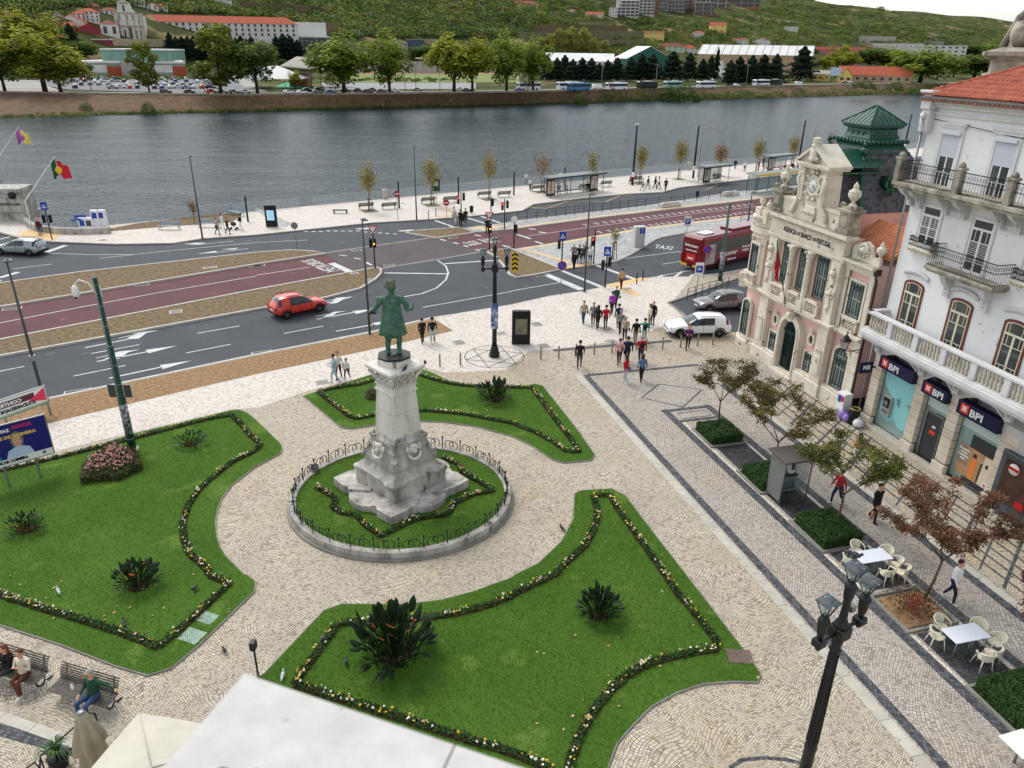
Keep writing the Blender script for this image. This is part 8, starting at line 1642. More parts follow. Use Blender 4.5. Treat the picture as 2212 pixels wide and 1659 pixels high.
def iron_lamp(p,label,rz,banner=0):
 t=th_('cast_iron_lamp',label,'lamp post',tuple(p),rz,'three lantern cast iron lamps')
 mb=MB();mb.lathe([(.36,0),(.36,.25),(.3,.32),(.26,.6),(.2,.7),(.22,.8)],8,smooth=0);mb.B_('base',IR,t)
 mb=MB();mb.lathe([(.16,.75),(.15,2.0),(.17,2.05),(.13,2.15),(.11,5.3),(.15,5.36),(.11,5.42),(.12,5.55),(.17,5.8)],16);
 for i in rg(12):a=i*pi/6;mb.tube([(.15*cos(a),.15*sin(a),2.2),(.115*cos(a),.115*sin(a),5.25)],.012,4)
 mb.B_('shaft',IR,t);bq(t,'cross_block',(-.2,-.2,5.75,.2,.2,6.08),IR,.02);mb=MB();mb.lathe([(.2,6.08),(.17,6.16),(.1,6.3),(.08,6.7),(.1,6.75),(.07,6.85)],12);mb.B_('upper_stem',IR,t)
 for s in(-1,1):mb=MB();mb.tube([(s*.18,0,5.92),(s*.72,0,5.92)],.05,8);mb.box(s*.62,-.13,5.82,s*.88,.13,6.02,0,.02);mb.lathe([(.05,5.7),(.08,5.76),(.05,5.82)],6,(s*.75,0,0));mb.B_('arm',IR,t)
 for x,z in((-.75,6.02),(.75,6.02),(0,6.7)):
  mb=MB();mb.lathe([(.06,z),(.05,z+.06),(.09,z+.12),(.12,z+.3),(.13,z+.5),(.15,z+.54),(.13,z+.6),(.07,z+.68),(.04,z+.72)],12,(x,0,0))
  for i in rg(4):a=pi/4+i*pi/2;mb.tube([(x+.07*cos(a),.07*sin(a),z+.68),(x+.25*cos(a),.25*sin(a),z+1.1)],.016,4)
  mb.lathe([(.09,z+.7),(.1,z+.73)],4,(x,0,0),a0=pi/4,smooth=0);o=mb.B_('lantern',IR,t)
  mb=MB();mb.lathe([(.29,z+1.08),(.3,z+1.11),(.25,z+1.16),(.08,z+1.19)],4,(x,0,0),a0=pi/4,smooth=0);mb.B_('lantern_lid',mat('lid_grey',l_(96,104,108),.5,l_(60,66,70),7,speck=(l_(210,210,206),6,.62)),o)
  mb=MB();mb.lathe([(.075,z+.72),(.24,z+1.07)],4,(x,0,0),a0=pi/4,smooth=0);mb.B_('lantern_glass',M['clear'],o)
 if banner:bq(t,'campaign_banner',(-.26,-.24,2.0,.2,-.18,3.7),mat('banner_blue',l_(70,90,150),.6,l_(206,210,222),3,amount=2));
 bq(t,'sensor_box',(.1,-.12,6.5,.26,.04,6.66),M['steel']);return t
iron_lamp(LAMP,'three lantern cast iron lamp with a blue banner on the star paving',.15,1)
b=P(3,3,620,475,5.92);iron_lamp(Vc((b.x,b.y,0)),'three lantern cast iron lamp in the near right foreground',.55)
fo_=P(3,2,90,1045);t=th_('phone_booth','grey glass phone booth with flat roof between the planters','phone booth',tuple(fo_),SRZ+pi*.5)
G_=mat('booth_grey',l_(112,116,112),.5)
for x,y in((0,0),(1.35,0),(0,1.0),(1.35,1.0)):tq(t,'post',[(x,y,0),(x,y,2.2)],.04,G_,6)
bq(t,'roof',(-.15,-.25,2.2,1.5,1.2,2.3),mat('booth_roof',l_(92,84,80),.7),.02);bq(t,'side_panel',(-.02,0,.15,.03,1.0,2.15),G_);bq(t,'back_glass',(.05,.98,.15,1.3,1.0,2.1),M['clear']);bq(t,'side_glass',(1.33,.1,.15,1.35,.95,2.0),M['clear']);bq(t,'poster',(.08,.955,.7,.62,.975,1.8),mat('booth_poster',l_(170,176,168),.5));o=bq(t,'telephone',(.85,.75,1.05,1.15,.95,1.75),M['white'],.03);bq(o,'keypad',(.92,.735,1.25,1.08,.75,1.6),M['greypole']);bq(t,'shelf',(.3,.65,.95,1.3,.95,1.0),GP);tq(t,'frame_bar',[(1.35,0,1.9),(1.35,1,1.9)],.025,G_,5)
cream_=mat('cream_plastic',l_(226,220,198),.45)
def chair():
 t=th_('cafe_chair','x','chair');mb=MB();mb.prism([(.2*cos(a)*1.1,.2*sin(a)*1.1)for a in[i*pi/6 for i in rg(12)]],.43,.46);mb.B_('seat',cream_,t)
 mb=MB();arc=[(.27*cos(a),.27*sin(a)+.02,.66+.12*max(0,sin(a)))for a in[-.5+i*(pi+1)/14 for i in rg(15)]];mb.tube(arc,.022,6);mb.B_('armrest',cream_,t)
 mb=MB();n=8;vs=[]
 for i in rg(n+1):a=.5+i*(pi-1)/n;vs+=[(.24*cos(a),.24*sin(a),.47),(.27*cos(a),.27*sin(a)+.02,.67+.12*sin(a))]
 mb.add(vs,[(2*i,2*i+1,2*i+3,2*i+2)for i in rg(n)],0,1);mb.B_('backrest',cream_,t)
 for x,y in((-.2,-.2),(.2,-.2),(-.18,.2),(.18,.2)):mb=MB();mb.tube([(x*.85,y*.85,.45),(x*1.25,y*1.25,0)],[.022,.014],5);mb.B_('leg',cream_,t)
 for x in(-1,1):mb=MB();mb.tube([(x*.2,-.16,.45),(x*.26,-.12,.66)],.016,5);mb.B_('arm_support',cream_,t)
 return t
ch0=chair();used=[0]
def cset(ctr,ax,two,chairs,glab,tl_):
 t=th_('cafe_table',tl_,'table',(ctr.x,ctr.y,0),atan2(ax.y,ax.x));m1=mat('table_white',l_(222,228,236),.35)
 for k in(-1,1):bq(t,'tabletop',((-.70 if k<0 else.004),-.36,.73,(-.004 if k<0 else.70),.36,.76),m1,.008)
 for x in(-.62,-.06,.06,.62):
  for y in(-.3,.3):tq(t,'leg',[(x,y,.73),(x*1.02,y*1.05,0)],.016,M['steel'],5)
 ay=Vc((-ax.y,ax.x,0))
 for a,b_,rz,l in chairs:
  p=ctr+ax*a+ay*b_;
  if not used[0]:ch0.location=(p.x,p.y,.008);ch0.rotation_euler=(0,0,atan2(ax.y,ax.x)+rz);ch0['label']=l;ch0['group']=glab;used[0]=1
  else:dup(ch0,(p.x,p.y,.008),atan2(ax.y,ax.x)+rz,l,glab)
q0,q1,q2,q3=[P(3,3,x,y,.75)for x,y in((1530,470),(1780,422),(1890,520),(1635,558))];ct=(q0+q1+q2+q3)/4;ct.z=0;ax=(q1-q0).normalized()
cset(ct,ax,1,[(-.75,.35,1.2,'cream chair at the left end of the near cafe table'),(-.25,.72,.1,'cream chair behind the near cafe table'),(.85,.3,-1.0,'cream chair behind the right end of the near cafe table'),(.95,-.35,-1.9,'cream chair at the right front of the near cafe table'),(.05,-.85,2.9,'cream chair at the front of the near cafe table'),(.45,-.72,3.4,'cream chair tucked under the front of the near cafe table')],'cream cafe chairs','white double table in front of the mulch planter')
q0,q1,q2=[P(3,2,x,y,.75)for x,y in((745,1465),(960,1430),(1055,1500))];ct=(q0+q2)/2;ct.z=0;ax=(q1-q0).normalized()
cset(ct,ax,1,[(-.8,.2,1.3,'cream chair at the left end of the far cafe table'),(-.05,.75,.0,'cream chair behind the far cafe table'),(.85,.25,-1.2,'cream chair behind the right end of the far cafe table'),(.8,-.35,-2.2,'cream chair at the right end of the far cafe table'),(.75,-.8,-2.5,'cream chair at the right front of the far cafe table'),(.1,-.75,3.2,'cream chair in front of the far cafe table')],'cream cafe chairs','white double table beyond the near lantern')
p=P(3,3,2190,1450,.75);t=th_('cafe_table','white table cut off at the lower right corner','table',(p.x,p.y,0),.3);bq(t,'tabletop',(-.4,-.4,.72,.5,.4,.76),M['white'],.01);bq(t,'lower_top',(-.35,-.95,.5,.3,-.45,.53),M['white'],.01);tq(t,'pedestal',[(0,0,0),(0,0,.72)],.04,M['steel']);tq(t,'leg',[(0,-.7,0),(0,-.7,.5)],.03,M['steel'])
p=P(3,2,610,265);t=th_('newspaper_box','white newspaper box with a blue label against the bank corner','newspaper box',tuple(p),SRZ+pi/2+1.57*0-pi/2);bq(t,'body',(-.3,-.1,.35,.3,.45,1.35),M['white'],.03);bq(t,'base',(-.28,-.06,0,.28,.4,.35),M['kerb'],.02);bq(t,'blue_label',(-.2,-.115,.8,.05,-.101,1.2),blue);bq(t,'red_label',(.08,-.115,.9,.27,-.101,1.2),M['red'])
p=P(3,2,730,345);mb=MB();mb.lathe([(.24,0),(.27,.1),(.27,.85),(.24,.9)],14);t=th_('waste_bin','black round waste bin with a brass rim by the newspaper box','waste bin',tuple(p));mb.B_('body',M['black'],t);mb=MB();mb.tube([(.24*cos(a),.24*sin(a),.92)for a in[i*.524 for i in rg(12)]],.035,5,closed=1);mb.B_('rim',mat('brass',l_(170,150,90),.4,metal=.5),t)
for x,y,s,m_,l in((640,300,.3,'bag_purple','larger purple rubbish bag beside the black bin'),(672,322,.24,'bag_purple','smaller purple rubbish bag touching the black bin'),(770,372,.28,'bag_white','white rubbish bag at the foot of the black bin')):
 p=P(3,2,x,y);mb=MB();mb.ball((0,0,s*.85),s,10,sc_=(1,1,.95),jit=.09);mb.ball((0,0,s*1.8),s*.28,6,jit=.3);o=mb.B_('rubbish_bag',mat(m_,l_(150,120,190)if 'p' in m_[4:]else l_(226,226,226),.45));o.location=p;tag(o,l,'rubbish bag','rubbish bags by the bin')
def board(tlc,trc,brc,blc,zt,label,m_,legs,fn,flip=0):
 a=R(*blc,z=zt[0]);b=R(*brc,z=zt[0]);d=(b-a);L_=d.length*1.25;d.normalize();H_=zt[1];t=th_('billboard',label,'billboard',(b.x,b.y,0),atan2(d.y,d.x));o=bq(t,'panel',(-L_,-.03,zt[0],0,.03,zt[0]+H_),m_);
 for e in((-L_,-.05,zt[0]-.04,.04,.05,zt[0]),(-L_,-.05,zt[0]+H_,.04,.05,zt[0]+H_+.04),(0,-.05,zt[0],.05,.05,zt[0]+H_)):bq(t,'frame_bar',e,legs[1])
 for x in legs[0]:bq(t,'leg',(x-.05,-.05,0,x+.05,.03,zt[0]),M['steel'])
 fn(o,L_,zt[0],H_);return t
def b1(o,L_,z0,H_):
 T2=lambda x,z,y=-.036:MTr((x,y,z))@MRt(pi/2,4,'X')
 bq(o,'white_strip',(-L_,-.034,z0,0,-.031,z0+.3),M['white']);text('AVANCAR COIMBRA',.2,M['black'],o,T2(-1.75,z0+.17,-.04),width=1.5);text('RANCA QUE FAZ',.2,M['white'],o,T2(-2.15,z0+H_-.3),width=1.45);text('AVANCAR',.22,mat('magenta',l_(200,40,110),.5),o,T2(-.95,z0+H_-.22),width=.8);text('E FREGUESIAS DE COIMBRA',.2,mat('poster_gold',l_(222,180,96),.5),o,T2(-1.75,z0+H_-.62),width=2.6);text('X',.2,M['black'],o,T2(-.35,z0+.17,-.04))
 for x,sh,hr,w_ in((-2.5,mat('jacket_teal',l_(20,140,150),.6),mat('hair_grey_blond',l_(150,136,110),.8),.34),(-1.25,mat('shirt_pale',l_(180,200,224),.6),mat('hair_grey',l_(110,108,106),.8),.28)):
  def el(name,m_,cx,cz,a,b_,y):mb=MB();mb.add([(cx+a*cos(k*.524),y,cz+b_*sin(k*.524))for k in rg(12)],[tuple(rg(12))]);mb.B_(name,m_,o)
  el('portrait_hair',hr,x,z0+1.12,w_*.95,.42,-.034);el('portrait_face',skin,x,z0+1.08,w_*.62,.32,-.037);mb=MB();mb.add([(x-.55,-.036,z0+.3),(x+.55,-.036,z0+.3),(x+.42,-.036,z0+.66),(x+.1,-.036,z0+.8),(x-.1,-.036,z0+.8),(x-.42,-.036,z0+.66)],[tuple(rg(6))]);mb.B_('portrait_shoulders',sh,o)
  for s in(-1,1):el('portrait_eye',M['black'],x+s*.09,z0+1.12,.03,.014,-.039)
  el('portrait_mouth',mat('lips',l_(160,80,76),.6),x,z0+.92,.07,.018,-.039)
board((0,937),(94,916),(116,977),(0,1010),(1.05,1.95),'navy election billboard with two portraits on the left lawn',mat('poster_navy',l_(28,28,110),.5),((-.75,-2.0),M['steel']),b1)
def b2(o,L_,z0,H_):
 bq(o,'brown_strip',(-L_,-.034,z0+H_*.5,-.6,-.031,z0+H_*.85),mat('maroon_strip',l_(86,52,54),.6));bq(o,'green_strip',(-L_,-.034,z0,0,-.031,z0+.1),mat('strip_green',l_(150,190,150),.6));mb=MB();mb.add([(-.05,-.036,z0+.15),(-.05,-.036,z0+H_-.05),(-.95,-.036,z0+.4)],[(0,1,2)]);mb.B_('red_triangle',mat('coral',l_(226,62,92),.6),o)
 for s_,x,z,w_ in(('CONTRA O G',-2.2,z0+H_*.66,1.9),('SOLIDARIEDADE COM A',-1.9,z0+H_*.3,2.6)):T2=MTr((x,-.04,z))@MRt(pi/2,4,'X')@Matrix.Diagonal((-1,1,1,1));text(s_,.26,M['white']if s_[0]=='C' else M['black'],o,T2,width=w_)
board((0,868),(97,850),(104,868),(0,905),(.75,.95),'white banner seen from behind with mirrored lettering and a red triangle',M['white'],((-.05,-2.2),M['steel']),b2)
# trees of the walk and young riverside trees
def branches(h,seed,spread,trunk_h,levels=4,r0=.06,lean=(0,0)):
 g=random.Random(seed);mb=MB();tips=[]
 def grow(p,d,L_,r,lv):
  q=p+d*L_;m_=p.lerp(q,.5)+Vc((g.uniform(-1,1),g.uniform(-1,1),0))*L_*.06;mb.tube([p,m_,q],[r,r*.85,r*.7],6 if lv>1 else 4)
  if lv==0:tips.append(q);return
  if lv<3:tips.append(m_);tips.append(q)
  for k in rg(g.choice((2,3))if lv>1 else 3):
   a=g.uniform(0,6.28);e=g.uniform(.35,.85)*spread;nd=(d+Vc((cos(a)*e,sin(a)*e,g.uniform(-.15,.25)))).normalized();grow(q,nd,L_*g.uniform(.62,.86),r*.62,lv-1)
 d0=Vc((lean[0],lean[1],1)).normalized();top=d0*trunk_h;mb.tube([(0,0,0),tuple(top*.5+Vc((.03,-.02,0))),tuple(top)],[r0*1.3,r0,r0*.85],8)
 for k in rg(4):a=k*1.57+g.uniform(-.4,.4);grow(top,Vc((cos(a)*.9*spread,sin(a)*.9*spread,.9)).normalized(),(h-trunk_h)*.36,r0*.6,levels-1)
 return mb,tips
def walk_tree(p,h,w,seed,cols,label,lean=(0,0),n=4200,trunk=1.5):
 mb,tips=branches(h,seed,1.0,trunk,4,.05,lean);g=np.random.default_rng(seed);T_2=np.array([tuple(t_)for t_ in tips]);c=T_2[:,:2].mean(0);ext=np.percentile(np.abs(T_2[:,:2]-c),92);s=(w/2*.9)/ext;zt=np.percentile(T_2[:,2],97)
 idx=g.integers(0,len(T_2),n);pts=T_2[idx]+g.normal(0,.13,(n,3))*np.array([1/s,1/s,.45]);hd=np.repeat(g.random(len(T_2)),1)[idx]
 me=lm_('foliage',pts*np.array([s,s,(h*.98)/zt]),.10,[mat('walk_leaf_%d'%seed,l_(*cols[0]),.6,l_(*cols[1]),tintattr=1,spec=.2,trans=.25)],None,np.clip(hd*.8+g.normal(0,.15,n)+.1,0,1),asp=.6)
 t=th_('street_tree',label,'tree',(p.x,p.y,0),0,'small trees along the tree walk');o=link('foliage',me,t,kind='stuff');mb.v=[(x*(1+(s-1)*min(1,z/trunk))if z>trunk else x,y*(1+(s-1)*min(1,z/trunk))if z>trunk else y,z*(h*.98/zt if z>trunk*0 else 1))for x,y,z in mb.v];mb.B_('trunk',M['bark'],t);return t
wd=lambda p,px:px/FPX*sqrt(p.x**2+p.y**2+CH*CH)
for c,r,x,y,h,px,seed,cols,l,ln_,n in[(2,2,1765,400,4.1,140,3,((62,46,30),(122,116,66)),'small olive brown tree in the first clipped planter',(0,0),6000),(3,2,30,760,4.5,205,5,((66,52,34),(134,128,74)),'broad olive tree in the second planter behind the phone booth',(.05,0),9000),(3,2,575,1240,4.0,185,7,((58,64,30),(140,142,72)),'greenish tree in the third planter beside the phone booth',(.05,0),8500),(3,3,1345,205,4.5,245,9,((82,58,44),(146,108,80)),'rusty brown tree in the mulch planter',(.25,.12),10500),(3,3,2330,900,4.3,150,13,((70,26,28),(126,52,48)),'dark red tree at the right edge',(0,0),8000)]:
 p=P(c,r,x,y);walk_tree(p,h,wd(p,px)*.84,seed,cols,l,ln_,n)
hedm=mat('clipped_hedge_leaf',l_(22,46,18),.6,l_(66,98,40),tintattr=1,trans=.15,spec=.2)
for i,(a,b_)in enumerate(HED):
 if i==3:continue
 t0,t1=3.86+a*.012,5.5+a*.02;q=srect(a,b_,t0,t1);c0=(q[0]+q[2])/2;poly=[(p.x-c0.x,p.y-c0.y)for p in q];pts_,out_=hedge_leaves(poly,.02,.52,1500,.05,50+i)
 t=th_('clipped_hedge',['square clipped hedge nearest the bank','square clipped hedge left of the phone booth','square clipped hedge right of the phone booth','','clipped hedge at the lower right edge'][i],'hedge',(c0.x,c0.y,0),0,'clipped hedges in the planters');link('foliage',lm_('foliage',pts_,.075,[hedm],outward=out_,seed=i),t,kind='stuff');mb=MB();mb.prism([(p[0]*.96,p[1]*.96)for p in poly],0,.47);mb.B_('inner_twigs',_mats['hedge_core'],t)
c0=S(21.8,4.95);g=np.random.default_rng(77);q=g.normal(size=(1500,3))*np.array([.42,.4,.22])+np.array([0,0,.42]);q[:,2]=np.abs(q[:,2]);t=th_('low_shrub','loose green and red shrub in the mulch planter','shrub',(c0.x,c0.y,.03));link('foliage',lm_('foliage',q,.08,[mat('shrub_leaf',l_(50,66,30),.6,l_(150,60,44),tintattr=1,trans=.2)],None,np.clip(.25+.9*np.exp(-((q[:,0]+.1)**2+(q[:,1]+.2)**2)*14)+g.normal(0,.1,1500),0,1)),t)
yl=[mat('young_leaf',l_(96,96,40),.6,l_(178,156,74),tintattr=1,trans=.25),mat('young_leaf_rust',l_(110,82,48),.6,l_(168,128,84),tintattr=1,trans=.25)]
for i,(bu,tu,px,n,k,l)in enumerate([((799,456),(785.5,349),48,700,0,'first on the left of the riverside row'),((933,443.5),(933,336),50,800,0,'in front of the green board'),((1057,431),(1050,322),46,600,0,'third in the row behind the crossing'),((1170,415),(1161,326),48,420,1,'sparse rusty one left of the long shelter'),((1278,410),(1285,321),30,380,0,'thin one behind the long shelter'),((1382,397),(1392,310),30,700,0,'beside the gull pole'),((1466,387),(1475,299),37,900,0,'fullest one in the middle of the row'),((1552,380),(1556,307),38,750,1,'behind the second shelter'),((1633,373),(1643,295),32,700,0,'left of the farthest shelter'),((1709,358),(1718,291),28,600,0,'behind the farthest shelter'),((1790,340),(1792,281),26,260,1,'almost bare one left of the green dome'),((420,480),(421,430),24,120,1,'tiny bare one on the dry bed'),((1325,560),(1326,485),24,110,0,'staked and nearly bare on the grey platform')]):
 b=R(*bu);h=post_h(b,*tu);mb,tips=branches(h,60+i,.55,h*.42,3,.035);g=np.random.default_rng(i);T_2=np.array([tuple(q)for q in tips]);w=wd(b,px);s=w/2/np.percentile(np.abs(T_2[:,:2]),88)*.85;f=h*.93/T_2[:,2].max();idx=g.integers(0,len(T_2),n);n=int(n*2.2);v_=g.normal(size=(n,3));v_/=np.linalg.norm(v_,axis=1,keepdims=1);pts=v_*g.random((n,1))**.5*np.array([w*.42,w*.42,h*.33])*(1+.25*np.sin(v_[:,[0]]*9+v_[:,[2]]*7+i))+np.array([0,0,h*.66])
 t=th_('young_tree','young riverside tree, '+l,'tree',tuple(b),0,'young trees on the riverside');me=lm_('foliage',pts,.17,[yl[k]],asp=.7);link('foliage',me,t,kind='stuff');mb.v=[(x*(s if z>h*.42 else 1),y*(s if z>h*.42 else 1),z*f)for x,y,z in mb.v];mb.B_('trunk',M['bark'],t)
 if i not in(11,10):
  for a in rg(3):tq(t,'stake',[(.28*cos(a*2.1),.28*sin(a*2.1),0),(.2*cos(a*2.1),.2*sin(a*2.1),1.6)],.035,M['bark'],5)
  if 11>i:mb=MB();mb.box(-.9,-.9,.006,.9,.9,.012);o=mb.B_('tree_pit',_mats['far_retaining'],t);o.rotation_euler=(0,0,.5)
# vehicles
tailr=mat('tail_lamp',l_(150,16,24),.3);headl=mat('head_lamp',l_(206,212,216),.15)
wheel_t=MB();wheel_t.T=MRt(pi/2,4,'X');wheel_t.lathe([(.2,-.11),(.31,-.11),(.335,-.07),(.335,.07),(.31,.11),(.2,.11)],18);wheel_t=wheel_t.mesh('tyre',M['tyre'])
wheel_r=MB();wheel_r.T=MRt(pi/2,4,'X');wheel_r.lathe([(.205,-.1),(.205,.1)],14,m=1)
for i in rg(5):a=i*1.257;wheel_r.box(0,0,0,0.001,0.001,0.001);wheel_r.tube([(0,0,.112),(.2*cos(a),.2*sin(a),.108)],.03,4);wheel_r.tube([(0,0,-.112),(.2*cos(a),.2*sin(a),-.108)],.03,4)
wheel_r=wheel_r.mesh('rim',[M['rim'],M['black']])
STN=dict(hatch=[(0,.5,.78,.86,.80,.70),(.02,.3,.92,1.0,.93,.74),(.07,.26,.97,1.3,.98,.72),(.13,.26,.98,1.52,1,.74),(.28,.26,.97,1.6,1,.77),(.46,.26,.96,1.59,1,.77),(.56,.26,.95,1.48,1,.75),(.66,.26,.94,1.18,1,.80),(.73,.26,.93,1.0,1,.86),(.86,.26,.88,.95,.98,.84),(.95,.28,.80,.86,.92,.76),(1,.36,.62,.68,.78,.62)])
STN['estate']=[(0,.45,.78,.86,.84,.74),(.015,.28,.92,1.0,.95,.76),(.05,.22,.93,1.25,.98,.74),(.10,.22,.93,1.38,1,.76),(.28,.22,.92,1.46,1,.78),(.46,.22,.91,1.46,1,.78),(.55,.22,.90,1.36,1,.76),(.65,.22,.89,1.1,1,.80),(.71,.22,.88,.95,1,.86),(.85,.22,.83,.9,.98,.84),(.95,.26,.74,.8,.92,.74),(1,.34,.58,.62,.76,.6)]
def car(label,p,rz,paint,kind='hatch',L_=4.2,Wd=1.78,hs_=1.0,detail=1,group=None,rails=0):
 t=th_('parked_car' if not detail else 'car',label,'car',tuple(p),rz,group);st=STN[kind];mb=MB();n=len(st);vs=[]
 for x,zb,zm,zt,wb,wt in st:
  w=Wd/2;zm*=hs_;zt*=hs_;r=[(0,zb),(w*wb*.86,zb),(w*wb*.99,zb+.14),(w*wb,(zb+zm)/2),(w*wb*.96,zm),(w*wt,max(zm+.02,zt-.07)),(w*wt*.8,zt),(0,zt+.012)]
  vs+=[(x*L_-L_/2,y,z)for y,z in r]+[(x*L_-L_/2,-y,z)for y,z in r[-2:0:-1]]
 k=14;fs=[];mi=[]
 for i in rg(n-1):
  for j in rg(k):
   fs.append((i*k+j,i*k+(j+1)%k,(i+1)*k+(j+1)%k,(i+1)*k+j)[::-1]);cab=st[i][3]-st[i][2]>.22 and st[i+1][3]-st[i+1][2]>.22;side=j in(4,9);gl=(side and cab and i!=3 or(j in(4,5,6,7,8,9)and i in(6,7))or(j in(5,6,7,8)and i==2)or(side and i in(2,)))
   mi.append(1 if gl else(2 if j in(0,1,12,13)else 0))
 for f,m_ in zip(fs,mi):mb.f.append(list(f));mb.m.append(m_);mb.sm.append(1)
 mb.v+=vs;mb.f+=[list(rg(k)),[(n-1)*k+j for j in rg(k-1,-1,-1)]];mb.m+=[0,0];mb.sm+=[0,0];mb.B_('body',[paint,M['glass'],M['black']],t)
 R_=.335 if kind=='hatch' else.32
 for x in(-.31,.32):
  for s in(-1,1):
   w_=bpy.data.objects.new('wheel',wheel_t);COL.objects.link(w_);w_.parent=t;w_.location=(x*L_,s*(Wd/2-.10),R_)
   if detail:link('rim',wheel_r,w_)
   if detail:mb=MB();mb.tube([(x*L_+.40*cos(a),s*(Wd/2-.012),R_+.39*sin(a))for a in[i*.35 for i in rg(-1,11)]],.045,5);mb.B_('wheel_arch',M['black'],t)
 if not detail:return t
 for s in(-1,1):
  mb=MB();mb.ball((L_*.465,s*Wd*.34,.70*hs_),.16,8,sc_=(.7,1,.5));mb.B_('headlight',headl,t);mb=MB();mb.ball((-L_*.485,s*Wd*.39,.86*hs_),.14,8,sc_=(.45,.8,1.2));mb.B_('tail_light',tailr,t)
  mb=MB();mb.ball((L_*.2,s*(Wd/2+.09),.98*hs_),.1,8,sc_=(.7,1,.7));mb.B_('wing_mirror',paint,t)
  for x in(-.16,.06):bq(t,'door_handle',(x*L_,s*Wd/2-.01,.86*hs_,x*L_+.16,s*Wd/2+.012,.89*hs_),M['rim'])
  for x in(-.24,-.04,.17):bq(t,'door_seam',(x*L_,s*Wd/2-.03,.34,x*L_+.012,s*Wd/2+.003,.9*hs_),M['black'])
  if rails:tq(t,'roof_rail',[(-L_*.36,s*Wd*.36,STN[kind][4][3]*hs_-.02),(-L_*.3,s*Wd*.37,STN[kind][4][3]*hs_+.05),(L_*.02,s*Wd*.37,STN[kind][4][3]*hs_+.04)],.02,M['black'],5)
 bq(t,'number_plate',(-L_/2-.02,-.26,.62,-L_/2+.03,.26,.73),M['white']);bq(t,'number_plate',(L_/2-.03,-.26,.42,L_/2+.015,.26,.53),M['white']);bq(t,'grille',(L_/2-.1,-.5,.5,L_/2+.004,.5,.6),M['black']);bq(t,'rear_bumper',(-L_/2-.01,-.7,.34,-L_/2+.1,.7,.52),M['black'],.03);return t
cp=lambda n,*c,m=.25:mat('car_'+n,l_(*c),.28,metal=m,spec=.5,coat=.6)
redc,silv,whc,grc,blk,blu=cp('red',206,50,36,m=0),cp('silver',150,162,164),cp('white',232,234,236,m=0),cp('grey',116,114,112),cp('black',26,28,32),cp('blue',36,70,140)
a,b=P(1,1,268,1100,RZ),P(1,1,548,1040,RZ);c0=(a+b)/2;d=b-a;n_=Vc((-d.y,d.x,0)).normalized();car('red compact suv driving right along the near road',(c0.x+n_.x*.8,c0.y+n_.y*.8,RZ+.01),atan2(d.y,d.x),redc,'hatch',4.15,1.78,1.0,rails=1)
a,b=P(0,1,262,555,RZ),P(0,1,28,545,RZ);c0=(a+b)/2;d=b-a;n_=Vc((d.y,-d.x,0)).normalized();car('silver estate car with roof bars leaving at the left edge',(c0.x+n_.x*.75,c0.y+n_.y*.75,RZ+.01),atan2(d.y,d.x),silv,'estate',4.6,1.8,1.03,rails=1)
a,b=P(2,1,1790,1255),P(2,1,1450,1262);c0=(a+b)/2;d=b-a;n_=Vc((d.y,-d.x,0)).normalized();car('white estate car parked nose to the plaza',(c0.x+n_.x*.8,c0.y+n_.y*.8,.01),atan2(d.y,d.x),whc,'estate',4.5,1.8,1.0,rails=1)
a,b=P(2,1,1945,1035),P(2,1,1748,1045);c0=(a+b)/2;d=b-a;n_=Vc((d.y,-d.x,0)).normalized();car('grey hatchback parked behind the white estate car',(c0.x+n_.x*.8-.1,c0.y+n_.y*.8,.01),atan2(d.y,d.x)+.04,grc,'hatch',4.2,1.75,.93)
maroon=mat('coach_maroon',l_(112,18,30),.25,coat=.5)
def coach(label,p,rz,paint,L_=12.0,H_=3.3,far=1,glass=None,group='coaches on the far river road',stripe=None):
 t=th_('coach',label,'bus',tuple(p),rz,group);bq(t,'body',(-L_/2,-1.25,.35,L_/2,1.25,H_),paint,.22);g_=glass or M['glass']
 for s in(-1,1):bq(t,'side_glass',(-L_/2+.5,s*1.255-.01,H_*.50,L_/2-.25,s*1.255+.01,H_*.84),g_)
 bq(t,'windscreen',(L_/2-.02,-1.1,H_*.36,L_/2+.015,1.1,H_*.88),g_);bq(t,'rear_window',(-L_/2-.015,-.95,H_*.56,-L_/2+.02,.95,H_*.84),g_ if far else paint);bq(t,'roof_unit',(-L_*.1,-.8,H_-.02,L_*.2,.8,H_+.2),paint if not far else M['white'],.06)
 for x in(-L_*.27,L_*.32):
  for s in(-1,1):w_=link('wheel',wheel_t,t,(x,s*1.17,.48));w_.scale=(1.42,1.3,1.42)
 if stripe:
  for s in(-1,1):
   for k in rg(3):mb=MB();x0=-L_*.35+k*1.1;y=s*1.262;q=[(x0,y,.45),(x0+.6,y,.45),(x0-1.6,y,H_*.95),(x0-2.2,y,H_*.95)];mb.add(q,[(0,1,2,3),(3,2,1,0)]);mb.B_('stripe',stripe,t)
 return t
a,b=P(2,1,1525,668,RZ),P(2,1,2010,640,RZ);q=P(2,1,1622,705,RZ);d=Vc((.62,.785,0));d=(R(1720,540,RZ)-q);d.z=0;d.normalize();n_=Vc((-d.y,d.x,0));c0=q+d*6.1+n_*1.25
t=coach('maroon tour coach waiting behind the bank',(c0.x,c0.y,RZ),atan2(d.y,d.x),maroon,12.2,3.25,0,group='tour coach')
TS=lambda x,z:MTr((x,-1.275,z))@MRt(pi/2,4,'X');TR2=lambda y,z:MTr((-6.13,y,z))@MRt(-pi/2,4,'Z')@MRt(pi/2,4,'X')
